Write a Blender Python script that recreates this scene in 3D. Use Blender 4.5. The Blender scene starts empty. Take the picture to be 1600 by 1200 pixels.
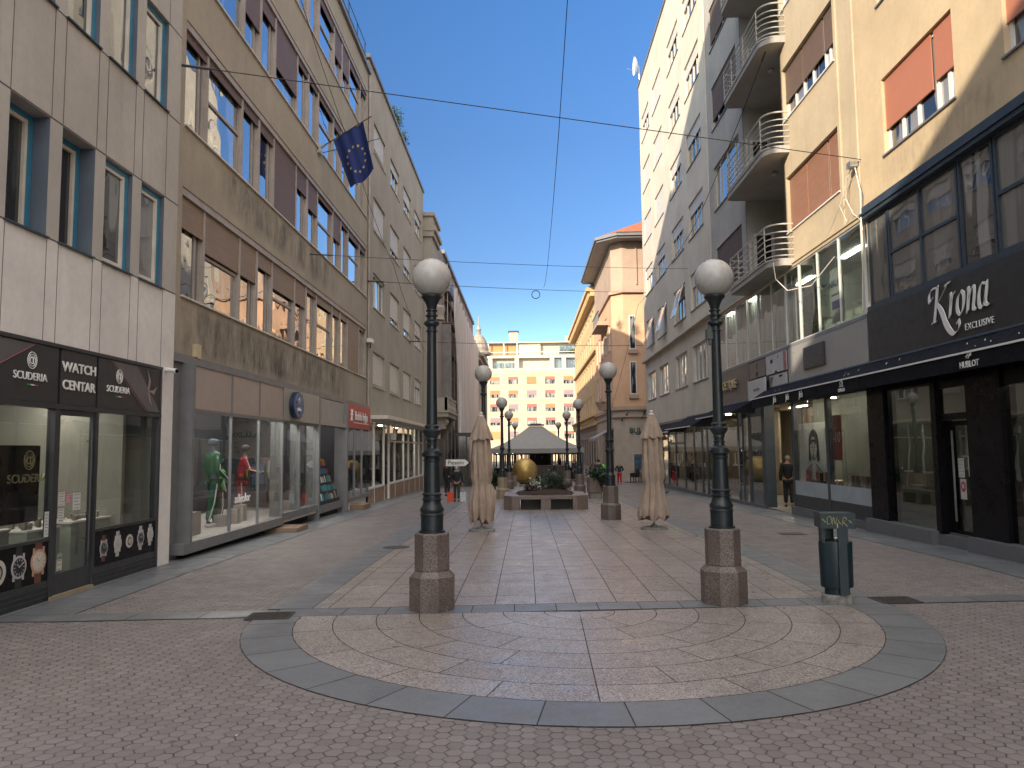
import bpy, bmesh, math, random
from mathutils import Vector, Matrix
random.seed(7)
rad = math.radians
PI = math.pi
SC = bpy.context.scene
COL = SC.collection

# ---------------------------------------------------------------- camera, sky, sun, exposure
cam = bpy.data.objects.new('camera', bpy.data.cameras.new('camera'))
COL.objects.link(cam)
cam.data.sensor_width = 36.0
cam.data.lens = 27.0
cam.data.clip_start = 0.05
cam.data.clip_end = 3000
rx = (0.99977719, 0.01826441, -0.0105824)
ry = (0.01209294, -0.08468046, 0.99633477)
rz_ = (-0.01730135, 0.99624075, 0.08488247)
cam.matrix_world = Matrix(((rx[0], ry[0], -rz_[0], 0), (rx[1], ry[1], -rz_[1], 0), (rx[2], ry[2], -rz_[2], 2.1), (0, 0, 0, 1)))
SC.camera = cam

SUN = Vector((0.8, 1.0, -0.45)).normalized()       # direction the light travels
EL = math.asin(-SUN.z)
world = bpy.data.worlds.new('World')
SC.world = world
world.use_nodes = True
wn = world.node_tree
wn.nodes.clear()
EXPO = 1.9
FILL_VEIL = 3.0
sky = wn.nodes.new('ShaderNodeTexSky')
sky.sky_type = 'NISHITA'
sky.sun_disc = False
sky.sun_elevation = EL
sky.sun_rotation = math.atan2(-SUN.x, -SUN.y)
sky.altitude = 100
sky.air_density = 0.7
sky.dust_density = 0.0
sky.ozone_density = 2.5
bg = wn.nodes.new('ShaderNodeBackground')
bg.inputs[1].default_value = 0.15
wo = wn.nodes.new('ShaderNodeOutputWorld')
# deep autumn blue: the zenith sky is darker and more saturated, the side towards the sun brighter
pre = wn.nodes.new('ShaderNodeVectorMath'); pre.operation = 'SCALE'; pre.inputs['Scale'].default_value = 0.33
gam = wn.nodes.new('ShaderNodeGamma'); gam.inputs[1].default_value = 1.7
post = wn.nodes.new('ShaderNodeVectorMath'); post.operation = 'SCALE'; post.inputs['Scale'].default_value = 1.0 / (0.15 * 2 ** EXPO)
wn.links.new(sky.outputs[0], pre.inputs[0]); wn.links.new(pre.outputs[0], gam.inputs[0])
# added bright veil behind the viewpoint and overhead, an unseen sky glow lifting the shade
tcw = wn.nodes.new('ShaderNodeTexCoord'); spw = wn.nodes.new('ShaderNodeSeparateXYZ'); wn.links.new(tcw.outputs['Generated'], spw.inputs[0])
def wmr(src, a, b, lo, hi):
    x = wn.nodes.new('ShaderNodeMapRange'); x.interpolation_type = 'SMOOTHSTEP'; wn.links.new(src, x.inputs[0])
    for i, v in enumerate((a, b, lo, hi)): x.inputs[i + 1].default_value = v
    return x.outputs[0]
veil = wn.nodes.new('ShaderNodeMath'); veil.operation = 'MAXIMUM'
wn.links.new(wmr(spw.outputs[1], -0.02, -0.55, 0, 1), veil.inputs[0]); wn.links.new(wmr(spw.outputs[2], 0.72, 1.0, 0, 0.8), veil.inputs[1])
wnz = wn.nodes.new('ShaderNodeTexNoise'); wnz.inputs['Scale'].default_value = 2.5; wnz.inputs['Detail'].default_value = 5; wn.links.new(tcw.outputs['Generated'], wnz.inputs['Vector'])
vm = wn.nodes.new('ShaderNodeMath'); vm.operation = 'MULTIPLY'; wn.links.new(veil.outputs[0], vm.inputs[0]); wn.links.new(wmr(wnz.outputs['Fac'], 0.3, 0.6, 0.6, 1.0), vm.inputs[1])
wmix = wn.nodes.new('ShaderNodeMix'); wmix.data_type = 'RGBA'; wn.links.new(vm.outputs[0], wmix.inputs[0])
wmix.inputs[7].default_value = (FILL_VEIL * 1.0, FILL_VEIL * 0.965, FILL_VEIL * 0.95, 1)
rampw = wn.nodes.new('ShaderNodeValToRGB'); rampw.color_ramp.interpolation = 'LINEAR'
wn.links.new(spw.outputs[2], rampw.inputs[0])
el = rampw.color_ramp.elements; el[0].position = 0.0; el[0].color = (0.80, 0.60, 0.35, 1); el[1].position = 0.55; el[1].color = (1.38, 1.34, 1.0, 1)
for p_, c_ in ((0.12, (0.74, 0.56, 0.35, 1)), (0.22, (0.66, 0.50, 0.355, 1)), (0.38, (0.98, 0.82, 0.60, 1))):
    e_ = el.new(p_); e_.color = c_
tone = wn.nodes.new('ShaderNodeVectorMath'); tone.operation = 'MULTIPLY'; wn.links.new(gam.outputs[0], tone.inputs[0]); wn.links.new(rampw.outputs[0], tone.inputs[1])
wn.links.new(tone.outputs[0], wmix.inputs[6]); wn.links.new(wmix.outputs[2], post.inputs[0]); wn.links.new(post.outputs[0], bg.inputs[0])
wn.links.new(bg.outputs[0], wo.inputs[0])

sl = bpy.data.lights.new('sun', 'SUN')
sl.energy = 1.95
sl.angle = rad(0.53)
sl.color = (1.0, 0.86, 0.68)
sun = bpy.data.objects.new('sun', sl)
COL.objects.link(sun)
sun.rotation_euler = SUN.to_track_quat('-Z', 'Y').to_euler()
sun.location = (-30, -40, 60)
SC.view_settings.view_transform = 'Standard'
SC.view_settings.look = 'None'
SC.view_settings.exposure = EXPO
SC.view_settings.gamma = 1.0
SC.cycles.max_bounces = 8
SC.cycles.diffuse_bounces = 4
SC.cycles.glossy_bounces = 4
SC.cycles.transparent_max_bounces = 10
SC.cycles.caustics_reflective = False
SC.cycles.caustics_refractive = False
SC.cycles.sample_clamp_indirect = 6.0

# ---------------------------------------------------------------- materials
MATS = {}
class NT:
    def __init__(s, m):
        s.t = m.node_tree; s.n = s.t.nodes; s.l = s.t.links
    def node(s, ty, **kw):
        x = s.n.new(ty)
        for k, v in kw.items(): setattr(x, k, v)
        return x
    def put(s, sock, v):
        if hasattr(v, 'is_output'): s.l.new(v, sock)
        else: sock.default_value = v
    def m(s, op, a, b=0.0, c=0.0, clamp=False):
        x = s.node('ShaderNodeMath', operation=op, use_clamp=clamp)
        s.put(x.inputs[0], a); s.put(x.inputs[1], b); s.put(x.inputs[2], c)
        return x.outputs[0]
    def v(s, op, a, b=(0, 0, 0)):
        x = s.node('ShaderNodeVectorMath', operation=op)
        s.put(x.inputs[0], a); s.put(x.inputs[1], b)
        return x.outputs['Value'] if op in ('DOT_PRODUCT', 'LENGTH') else x.outputs[0]
    def noise(s, vec, scale, detail=4, rough=0.6):
        x = s.node('ShaderNodeTexNoise')
        s.put(x.inputs['Vector'], vec); x.inputs['Scale'].default_value = scale
        x.inputs['Detail'].default_value = detail; x.inputs['Roughness'].default_value = rough
        return x.outputs['Fac']
    def ramp(s, f, a, b, lo=0.0, hi=1.0):
        x = s.node('ShaderNodeMapRange')
        s.put(x.inputs[0], f); x.inputs[1].default_value = a; x.inputs[2].default_value = b
        x.inputs[3].default_value = lo; x.inputs[4].default_value = hi
        return x.outputs[0]
    def mix(s, f, a, b, mode='MIX'):
        x = s.node('ShaderNodeMix', data_type='RGBA', blend_type=mode)
        s.put(x.inputs[0], f)
        for i, c in ((6, a), (7, b)):
            s.put(x.inputs[i], c if hasattr(c, 'is_output') else (c[0], c[1], c[2], 1))
        return x.outputs[2]
    def scale(s, vec, sc):
        return s.v('MULTIPLY', vec, sc)
    def bump(s, h, strength=0.3, dist=0.02):
        x = s.node('ShaderNodeBump'); x.inputs['Strength'].default_value = strength
        x.inputs['Distance'].default_value = dist; s.put(x.inputs['Height'], h)
        return x.outputs[0]

def base(name, rough=0.7, metal=0.0, spec=0.5):
    m = bpy.data.materials.new(name); m.use_nodes = True
    t = NT(m); b = t.n['Principled BSDF']
    b.inputs['Roughness'].default_value = rough
    b.inputs['Metallic'].default_value = metal
    b.inputs['Specular IOR Level'].default_value = spec
    return m, t, b

def M(name, col, rough=0.7, metal=0.0, var=0.12, scale=1.5, bump=0.0, bscale=30, spec=0.5, streak=False, coord='obj', fine=0.0):
    """plain painted / mineral surface with two sizes of noise"""
    if name in MATS: return MATS[name]
    m, t, b = base(name, rough, metal, spec)
    if coord == 'pos': P = t.node('ShaderNodeNewGeometry').outputs['Position']
    else: P = t.node('ShaderNodeTexCoord').outputs['Object']
    n = t.noise(P, scale, 5)
    c = t.mix(t.ramp(n, 0.3, 0.7), [x * (1 - var) for x in col], [min(1, x * (1 + var)) for x in col])
    if streak:
        n2 = t.noise(t.scale(P, (1.6, 1.6, 0.12)), 2.2, 6, 0.7)
        c = t.mix(t.ramp(n2, 0.48, 0.75, 0, 0.55), c, [x * 0.45 for x in col])
    if fine:
        n3 = t.noise(P, 90, 2)
        c = t.mix(t.ramp(n3, 0.35, 0.65, 0, 1), c, t.mix(fine, c, (0, 0, 0)))
    t.put(b.inputs['Base Color'], c)
    nr = t.noise(P, scale * 3, 3)
    t.put(b.inputs['Roughness'], t.ramp(nr, 0.3, 0.7, max(0.02, rough - 0.08), min(1, rough + 0.08)))
    if bump: t.put(b.inputs['Normal'], t.bump(t.noise(P, bscale, 3), bump, 0.01))
    MATS[name] = m
    return m

def EM(name, col, st):
    if name in MATS: return MATS[name]
    m = bpy.data.materials.new(name); m.use_nodes = True; t = NT(m); t.n.clear()
    e = t.node('ShaderNodeEmission'); e.inputs[0].default_value = (*col, 1); e.inputs[1].default_value = st
    o = t.node('ShaderNodeOutputMaterial'); t.l.new(e.outputs[0], o.inputs[0])
    MATS[name] = m
    return m

def shop_glass(name, tint=(0.9, 0.92, 0.91), ior=1.55, gain=1.05):
    m = bpy.data.materials.new(name); m.use_nodes = True; t = NT(m); t.n.clear()
    tr = t.node('ShaderNodeBsdfTransparent'); tr.inputs[0].default_value = (*tint, 1)
    gl = t.node('ShaderNodeBsdfGlossy'); gl.inputs['Roughness'].default_value = 0.0
    P = t.node('ShaderNodeNewGeometry').outputs['Position']
    t.put(gl.inputs['Normal'], t.bump(t.noise(P, 0.9, 1), 0.06, 0.05))
    fr = t.node('ShaderNodeFresnel'); bf = t.node('ShaderNodeNewGeometry').outputs['Backfacing']; t.put(fr.inputs[0], t.m('ADD', ior, t.m('MULTIPLY', bf, 1.0 / ior - ior)))
    f = t.m('MULTIPLY', fr.outputs[0], gain, clamp=True)
    mx = t.node('ShaderNodeMixShader'); t.put(mx.inputs[0], f); t.l.new(tr.outputs[0], mx.inputs[1]); t.l.new(gl.outputs[0], mx.inputs[2])
    o = t.node('ShaderNodeOutputMaterial'); t.l.new(mx.outputs[0], o.inputs[0])
    return m

def pane_mat(name, col=(0.03, 0.035, 0.04), col2=(0.16, 0.16, 0.15), gain=1.9, wave=0.25, curtain=0.5):
    """window glass seen from far: dark room or pale curtain behind a wavy reflecting pane"""
    m = bpy.data.materials.new(name); m.use_nodes = True; t = NT(m); t.n.clear()
    P = t.node('ShaderNodeNewGeometry').outputs['Position']
    oi = t.node('ShaderNodeObjectInfo').outputs['Random']
    sh = t.node('ShaderNodeCombineXYZ'); t.put(sh.inputs[0], t.m('MULTIPLY', oi, 37.0))
    tc = t.v('ADD', t.node('ShaderNodeTexCoord').outputs['Object'], sh.outputs[0])
    n = t.noise(t.scale(tc, (1.7, 1.7, 0.25)), 1.0, 2)
    folds = t.noise(t.scale(tc, (22, 22, 0.4)), 1.0, 2)
    cc = t.mix(folds, [x * 0.8 for x in col2], [x * 1.15 for x in col2])
    c = t.mix(t.ramp(n, 0.5 + 0.25 * (0.5 - curtain), 0.53 + 0.25 * (0.5 - curtain)), col, cc)
    d = t.node('ShaderNodeBsdfDiffuse'); t.put(d.inputs[0], c)
    gl = t.node('ShaderNodeBsdfGlossy'); gl.inputs['Roughness'].default_value = 0.01
    t.put(gl.inputs['Normal'], t.bump(t.noise(P, 1.1, 1), wave, 0.08))
    fr = t.node('ShaderNodeFresnel'); fr.inputs[0].default_value = 1.55
    f = t.m('MULTIPLY', fr.outputs[0], gain, clamp=True)
    mx = t.node('ShaderNodeMixShader'); t.put(mx.inputs[0], f); t.l.new(d.outputs[0], mx.inputs[1]); t.l.new(gl.outputs[0], mx.inputs[2])
    o = t.node('ShaderNodeOutputMaterial'); t.l.new(mx.outputs[0], o.inputs[0])
    return m

def spots(t, P, c, sc=1.3, dark=(0.03, 0.028, 0.026), light=(0.42, 0.40, 0.37)):
    """trodden chewing gum and drips: small round spots with their own places"""
    for k, (s_, col, rr) in enumerate(((sc, dark, 0.030), (sc * 0.7, light, 0.016), (sc * 2.1, dark, 0.035))):
        v = t.node('ShaderNodeTexVoronoi'); v.inputs['Scale'].default_value = s_; v.inputs['Randomness'].default_value = 1.0
        t.l.new(t.v('ADD', P, (3.7 * k, 1.3 * k, 0)), v.inputs['Vector'])
        c = t.mix(t.ramp(v.outputs['Distance'], rr, rr * 1.5, 0.6, 0), c, col)
    return c
def hex_mat():
    m, t, b = base('hexagonal setts', 0.75)
    P = t.node('ShaderNodeNewGeometry').outputs['Position']
    sx = t.node('ShaderNodeSeparateXYZ'); t.l.new(P, sx.inputs[0])
    S = 0.122
    wob = t.node('ShaderNodeTexNoise'); wob.inputs['Scale'].default_value = 3.5; wob.inputs['Detail'].default_value = 2; t.l.new(P, wob.inputs['Vector'])
    w = t.scale(t.v('SUBTRACT', wob.outputs['Color'], (0.5, 0.5, 0.5)), (0.5, 0.5, 0))
    far = t.m('GREATER_THAN', sx.outputs[1], 9.9)
    def swz(a, bb):
        c = t.node('ShaderNodeCombineXYZ'); t.put(c.inputs[0], a); t.put(c.inputs[1], bb); return c.outputs[0]
    p = t.v('ADD', swz(t.m('DIVIDE', sx.outputs[1], S), t.m('DIVIDE', sx.outputs[0], S)), w)
    r = (1.0, 1.7320508, 1.0); h = (0.5, 0.8660254, 0.0)
    def fm(vec):
        q = t.node('ShaderNodeSeparateXYZ'); t.l.new(vec, q.inputs[0])
        return swz(t.m('FLOORED_MODULO', q.outputs[0], r[0]), t.m('FLOORED_MODULO', q.outputs[1], r[1]))
    a = t.v('SUBTRACT', fm(p), h)
    bb = t.v('SUBTRACT', fm(t.v('SUBTRACT', p, h)), h)
    sel = t.m('LESS_THAN', t.v('DOT_PRODUCT', a, a), t.v('DOT_PRODUCT', bb, bb))
    mv = t.node('ShaderNodeMix', data_type='VECTOR'); t.put(mv.inputs[0], sel); t.put(mv.inputs[4], bb); t.put(mv.inputs[5], a)
    gv = mv.outputs[1]
    q = t.v('ABSOLUTE', gv)
    qs = t.node('ShaderNodeSeparateXYZ'); t.l.new(q, qs.inputs[0])
    d = t.m('MAXIMUM', t.v('DOT_PRODUCT', q, (0.5, 0.8660254, 0)), qs.outputs[0])
    edge = t.m('SUBTRACT', 0.5, d)
    idv = t.v('SUBTRACT', p, gv)
    rn = t.v('ADD', t.scale(idv, (2, 2, 2)), (0.25, 0.25, 0.25))
    rf = t.node('ShaderNodeVectorMath', operation='FLOOR'); t.l.new(rn, rf.inputs[0])
    wnz = t.node('ShaderNodeTexWhiteNoise', noise_dimensions='3D'); t.l.new(rf.outputs[0], wnz.inputs['Vector'])
    tone = wnz.outputs['Value']
    stone = t.mix(tone, (0.150, 0.129, 0.121), (0.205, 0.181, 0.172))
    big = t.noise(P, 0.5, 4)
    stone = t.mix(t.ramp(big, 0.35, 0.7, 0, 0.45), stone, (0.115, 0.098, 0.094))
    fine = t.noise(P, 120, 3)
    stone = t.mix(t.ramp(fine, 0.4, 0.7, 0, 0.25), stone, (0.33, 0.30, 0.27))
    jw = t.noise(P, 7, 2)
    j = t.m('SUBTRACT', edge, t.ramp(jw, 0.3, 0.7, -0.025, 0.03))
    jm = t.ramp(j, 0.008, 0.035)
    joint = t.mix(t.noise(P, 4, 3), (0.020, 0.017, 0.015), (0.060, 0.050, 0.044))
    spk = t.noise(P, 14, 1, 0.3)
    c = t.mix(jm, joint, stone)
    c = t.mix(t.ramp(spk, 0.80, 0.83), c, (0.5, 0.5, 0.5))
    c = spots(t, P, c)
    t.put(b.inputs['Base Color'], c)
    t.put(b.inputs['Roughness'], t.ramp(t.noise(P, 2, 3), 0.3, 0.7, 0.55, 0.8))
    hh = t.m('ADD', t.m('MULTIPLY', t.ramp(edge, 0.0, 0.10), 1.0), t.m('MULTIPLY', fine, 0.12))
    hh = t.m('ADD', hh, t.m('MULTIPLY', tone, 0.25))
    t.put(b.inputs['Normal'], t.bump(hh, 0.75, 0.008))
    MATS['hex'] = m
    return m

def slab_mat(name, c1, c2, rough, spk):
    m, t, b = base(name, rough)
    P = t.node('ShaderNodeNewGeometry').outputs['Position']
    at = t.node('ShaderNodeAttribute'); at.attribute_name = 'tone'
    n = t.noise(P, 1.2, 4)
    c = t.mix(at.outputs['Fac'], c1, c2)
    c = t.mix(t.ramp(n, 0.35, 0.7, 0, 0.4), c, [x * 0.7 for x in c1])
    f = t.noise(P, 60, 2, 0.5)
    c = t.mix(t.ramp(f, 0.45, 0.62, 0, spk), c, (0.02, 0.018, 0.016))
    f2 = t.noise(t.v('ADD', P, (9, 3, 1)), 70, 2, 0.5)
    c = t.mix(t.ramp(f2, 0.52, 0.68, 0, spk), c, (0.55, 0.50, 0.46))
    st = t.noise(P, 3.1, 5, 0.7)
    c = t.mix(t.ramp(st, 0.62, 0.76, 0, 0.22), c, (0.06, 0.055, 0.05))
    c = spots(t, P, c, 1.1)
    t.put(b.inputs['Base Color'], c)
    t.put(b.inputs['Roughness'], t.ramp(t.noise(P, 2.5, 5), 0.3, 0.7, rough - 0.1, rough + 0.12))
    t.put(b.inputs['Normal'], t.bump(t.noise(P, 150, 2), 0.12, 0.003))
    return m

def granite(name, c1, c2, rough=0.45):
    m, t, b = base(name, rough)
    P = t.node('ShaderNodeTexCoord').outputs['Object']
    v = t.noise(P, 70, 2, 0.6)
    c = t.mix(t.ramp(v, 0.42, 0.58), c1, c2)
    v2 = t.noise(t.v('ADD', P, (5, 5, 5)), 95, 1)
    c = t.mix(t.ramp(v2, 0.55, 0.62, 0, 0.8), c, (0.02, 0.018, 0.018))
    big = t.noise(P, 2.2, 4)
    c = t.mix(t.ramp(big, 0.4, 0.75, 0, 0.5), c, [x * 0.5 for x in c1])
    t.put(b.inputs['Base Color'], c)
    t.put(b.inputs['Roughness'], t.ramp(t.noise(P, 5, 3), 0.3, 0.7, rough - 0.1, rough + 0.15))
    return m

def wall_mat(name, col, blotch=None, coord='pos', bump=0.15, streak=0.5, soot=0.4):
    """weathered render; blotch=(z0,z1) adds dark soot patches in that band of height"""
    m, t, b = base(name, 0.85)
    P = t.node('ShaderNodeNewGeometry').outputs['Position']
    n = t.noise(P, 0.6, 6, 0.65)
    c = t.mix(t.ramp(n, 0.3, 0.7), [x * 0.86 for x in col], [min(1, x * 1.1) for x in col])
    n2 = t.noise(t.scale(P, (2.0, 2.0, 0.10)), 1.6, 6, 0.7)
    c = t.mix(t.ramp(n2, 0.52, 0.8, 0, streak), c, [x * 0.5 for x in col])
    n4 = t.noise(P, 7, 5, 0.7)
    c = t.mix(t.ramp(n4, 0.45, 0.75, 0, 0.25), c, [x * 0.6 for x in col])
    if blotch:
        z = t.node('ShaderNodeSeparateXYZ'); t.l.new(P, z.inputs[0])
        for (y0, y1, z0, z1) in blotch:
            zm = t.m('MULTIPLY', t.ramp(z.outputs[2], z0, z0 + 0.35), t.ramp(z.outputs[2], z1 - 0.25, z1, 1, 0))
            ym = t.m('MULTIPLY', t.ramp(z.outputs[1], y0, y0 + 1.5), t.ramp(z.outputs[1], y1 - 2.5, y1, 1, 0))
            n3 = t.noise(t.scale(P, (1, 1.3, 0.45)), 1.3, 8, 0.74)
            f = t.m('MULTIPLY', t.m('MULTIPLY', zm, ym), t.ramp(n3, 0.40, 0.66, 0, soot))
            c = t.mix(f, c, (0.055, 0.05, 0.045))
    t.put(b.inputs['Base Color'], c)
    t.put(b.inputs['Normal'], t.bump(t.noise(P, 22, 5, 0.7), bump, 0.01))
    return m

def slat_mat(name, col, pitch=0.055, rough=0.55):
    m, t, b = base(name, rough)
    P = t.node('ShaderNodeTexCoord').outputs['Object']
    z = t.node('ShaderNodeSeparateXYZ'); t.l.new(P, z.inputs[0])
    fr = t.m('FRACT', t.m('DIVIDE', z.outputs[2], pitch))
    n = t.noise(t.scale(P, (1, 1, 6)), 1.4, 4)
    c = t.mix(n, [x * 0.75 for x in col], [x * 1.2 for x in col])
    c = t.mix(t.ramp(fr, 0.0, 0.14, 0.75, 0), c, [x * 0.25 for x in col])
    t.put(b.inputs['Base Color'], c)
    prof = t.m('SUBTRACT', 1.0, t.m('POWER', t.m('SUBTRACT', fr, 0.5), 2.0))
    t.put(b.inputs['Normal'], t.bump(prof, 0.6, 0.03))
    return m

hexm = hex_mat()
slab_pink = slab_mat('pink granite slabs', (0.255, 0.215, 0.195), (0.34, 0.295, 0.275), 0.34, 0.75)
slab_grey = slab_mat('grey granite slabs', (0.138, 0.145, 0.152), (0.168, 0.176, 0.185), 0.42, 0.10)
joint_m = M('joint dirt', (0.035, 0.03, 0.027), 0.9, coord='pos')
ped_m = granite('pedestal granite', (0.085, 0.066, 0.060), (0.22, 0.175, 0.155), 0.42)
ped_y = granite('pale pedestal granite', (0.20, 0.155, 0.10), (0.42, 0.34, 0.24), 0.5)
bench_m = granite('bench granite', (0.15, 0.115, 0.10), (0.26, 0.20, 0.175), 0.4)
iron = M('dark green cast iron', (0.012, 0.018, 0.022), 0.38, var=0.25, scale=6, bump=0.1, bscale=60)
globe_m = M('opal globe', (0.44, 0.43, 0.41), 0.28, var=0.05, scale=4)
wallA_hi = wall_mat('pale facade panels', (0.46, 0.435, 0.395), bump=0.03, streak=0.3)
wallA_lo = wall_mat('light lower panels', (0.72, 0.70, 0.675), bump=0.02, streak=0.15)
wallB = wall_mat('stained beige render', (0.38, 0.335, 0.26), blotch=[(15, 31, 4.0, 5.35), (17, 29, 7.8, 9.0)], soot=0.9, streak=0.3)
wallC = wall_mat('grey beige render', (0.38, 0.345, 0.285), streak=0.25)
wallK = wall_mat('ochre render', (0.56, 0.44, 0.28), blotch=[(13, 19.5, 8.3, 9.25)], streak=0.2, soot=0.5)
wallD = wall_mat('buff balcony render', (0.50, 0.41, 0.28), streak=0.3)
wallD2 = wall_mat('grey recess render', (0.40, 0.38, 0.34), streak=0.3)
wallT = wall_mat('cream tower render', (0.60, 0.545, 0.45), streak=0.12)
wallE = wall_mat('salmon render', (0.68, 0.42, 0.26), streak=0.15)
wallEp = wall_mat('dull pink cornice render', (0.45, 0.33, 0.25), streak=0.2)
wallF = wall_mat('yellow stucco', (0.60, 0.42, 0.225), streak=0.25)
wallG = wall_mat('pale peach cladding', (0.56, 0.43, 0.29), streak=0.1)
stoneL = wall_mat('weathered limestone', (0.36, 0.32, 0.27), streak=0.5)
stoneDk = wall_mat('sooty stone', (0.30, 0.25, 0.215), streak=0.6)
white_p = M('white paint', (0.72, 0.71, 0.68), 0.45, var=0.06, scale=3)
cream_p = M('cream window paint', (0.62, 0.58, 0.50), 0.5, var=0.1, scale=3)
grey_p = M('grey brown window metal', (0.36, 0.315, 0.28), 0.5, var=0.15, scale=3)
blue_p = M('sky blue window paint', (0.045, 0.20, 0.32), 0.5, var=0.15, scale=3)
slate_p = M('slate jamb', (0.085, 0.105, 0.135), 0.6, var=0.12, scale=2)
dark_p = M('anthracite metal', (0.035, 0.038, 0.042), 0.4, var=0.2, scale=3)
black_p = M('black shop metal', (0.008, 0.008, 0.010), 0.30, var=0.05, scale=1, spec=0.12)
teal_p = M('blue grey steel', (0.035, 0.05, 0.065), 0.42, var=0.2, scale=3)
steel = M('brushed steel', (0.45, 0.45, 0.44), 0.35, 0.8, var=0.1, scale=5)
alum = M('weathered aluminium', (0.20, 0.205, 0.21), 0.45, 0.3, var=0.12, scale=3)
zinc = M('zinc flashing', (0.22, 0.22, 0.225), 0.5, 0.3, var=0.15)
tile_m = M('red roof tile', (0.36, 0.12, 0.06), 0.8, var=0.25, scale=4)
gold_m = None
glassS = shop_glass('shop window glass')
glassK = shop_glass('dark shop window glass', (0.72, 0.76, 0.74), 1.55, 1.5)
glassG = shop_glass('greenish display glass', (0.82, 0.88, 0.85), 1.6, 1.6)
paneB = pane_mat('office pane', (0.05, 0.055, 0.065), (0.30, 0.29, 0.27), 3.2, 0.13, 0.45)
paneA = pane_mat('pane with curtain', (0.03, 0.034, 0.04), (0.22, 0.22, 0.215), 2.2, 0.10, 0.5)
paneK = pane_mat('grey reflecting pane', (0.11, 0.115, 0.115), (0.17, 0.17, 0.165), 1.9, 0.05, 0.4)
paneC = pane_mat('flat pane', (0.025, 0.03, 0.035), (0.30, 0.29, 0.27), 2.2, 0.25, 0.6)
paneT = pane_mat('tower pane', (0.05, 0.05, 0.05), (0.34, 0.33, 0.30), 2.0, 0.25, 0.6)
paneD = pane_mat('dark pane', (0.012, 0.012, 0.014), (0.05, 0.05, 0.05), 1.8, 0.2, 0.3)
shutA = slat_mat('brown roller slats', (0.27, 0.19, 0.125))
shutP = slat_mat('plum roller slats', (0.16, 0.105, 0.095), 0.03)
shutO = M('terracotta roller', (0.42, 0.165, 0.10), 0.55, var=0.03, scale=2)
shutD = slat_mat('dark wood slats', (0.15, 0.10, 0.07), 0.05)
shutR = slat_mat('rust brown slats', (0.30, 0.15, 0.09), 0.05)
shutW = slat_mat('white roller slats', (0.60, 0.57, 0.52), 0.06)
shutOr = slat_mat('orange roller slats', (0.55, 0.20, 0.08), 0.08)
shutOc = slat_mat('ochre roller slats', (0.50, 0.27, 0.10), 0.08)
shutRd = slat_mat('red roller slats', (0.42, 0.13, 0.09), 0.08)
blindW = M('pale blind', (0.58, 0.58, 0.56), 0.7, var=0.05)
asph = M('asphalt joint', (0.05, 0.05, 0.05), 0.9)
rubber = M('black cable', (0.012, 0.012, 0.014), 0.6)
soil = M('planter soil', (0.035, 0.022, 0.015), 0.95, var=0.4, scale=20, bump=0.6, bscale=40)
letter_w = M('white lettering', (0.78, 0.78, 0.76), 0.5, var=0.03)
letter_g = M('gold lettering', (0.55, 0.48, 0.30), 0.3, 0.7, var=0.1)
skin_m = M('skin', (0.42, 0.24, 0.17), 0.55, var=0.05)
# ---------------------------------------------------------------- mesh helpers
def gz(y):
    return -0.6 * min(44.0, max(0.0, y - 14.0)) / 44.0

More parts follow.
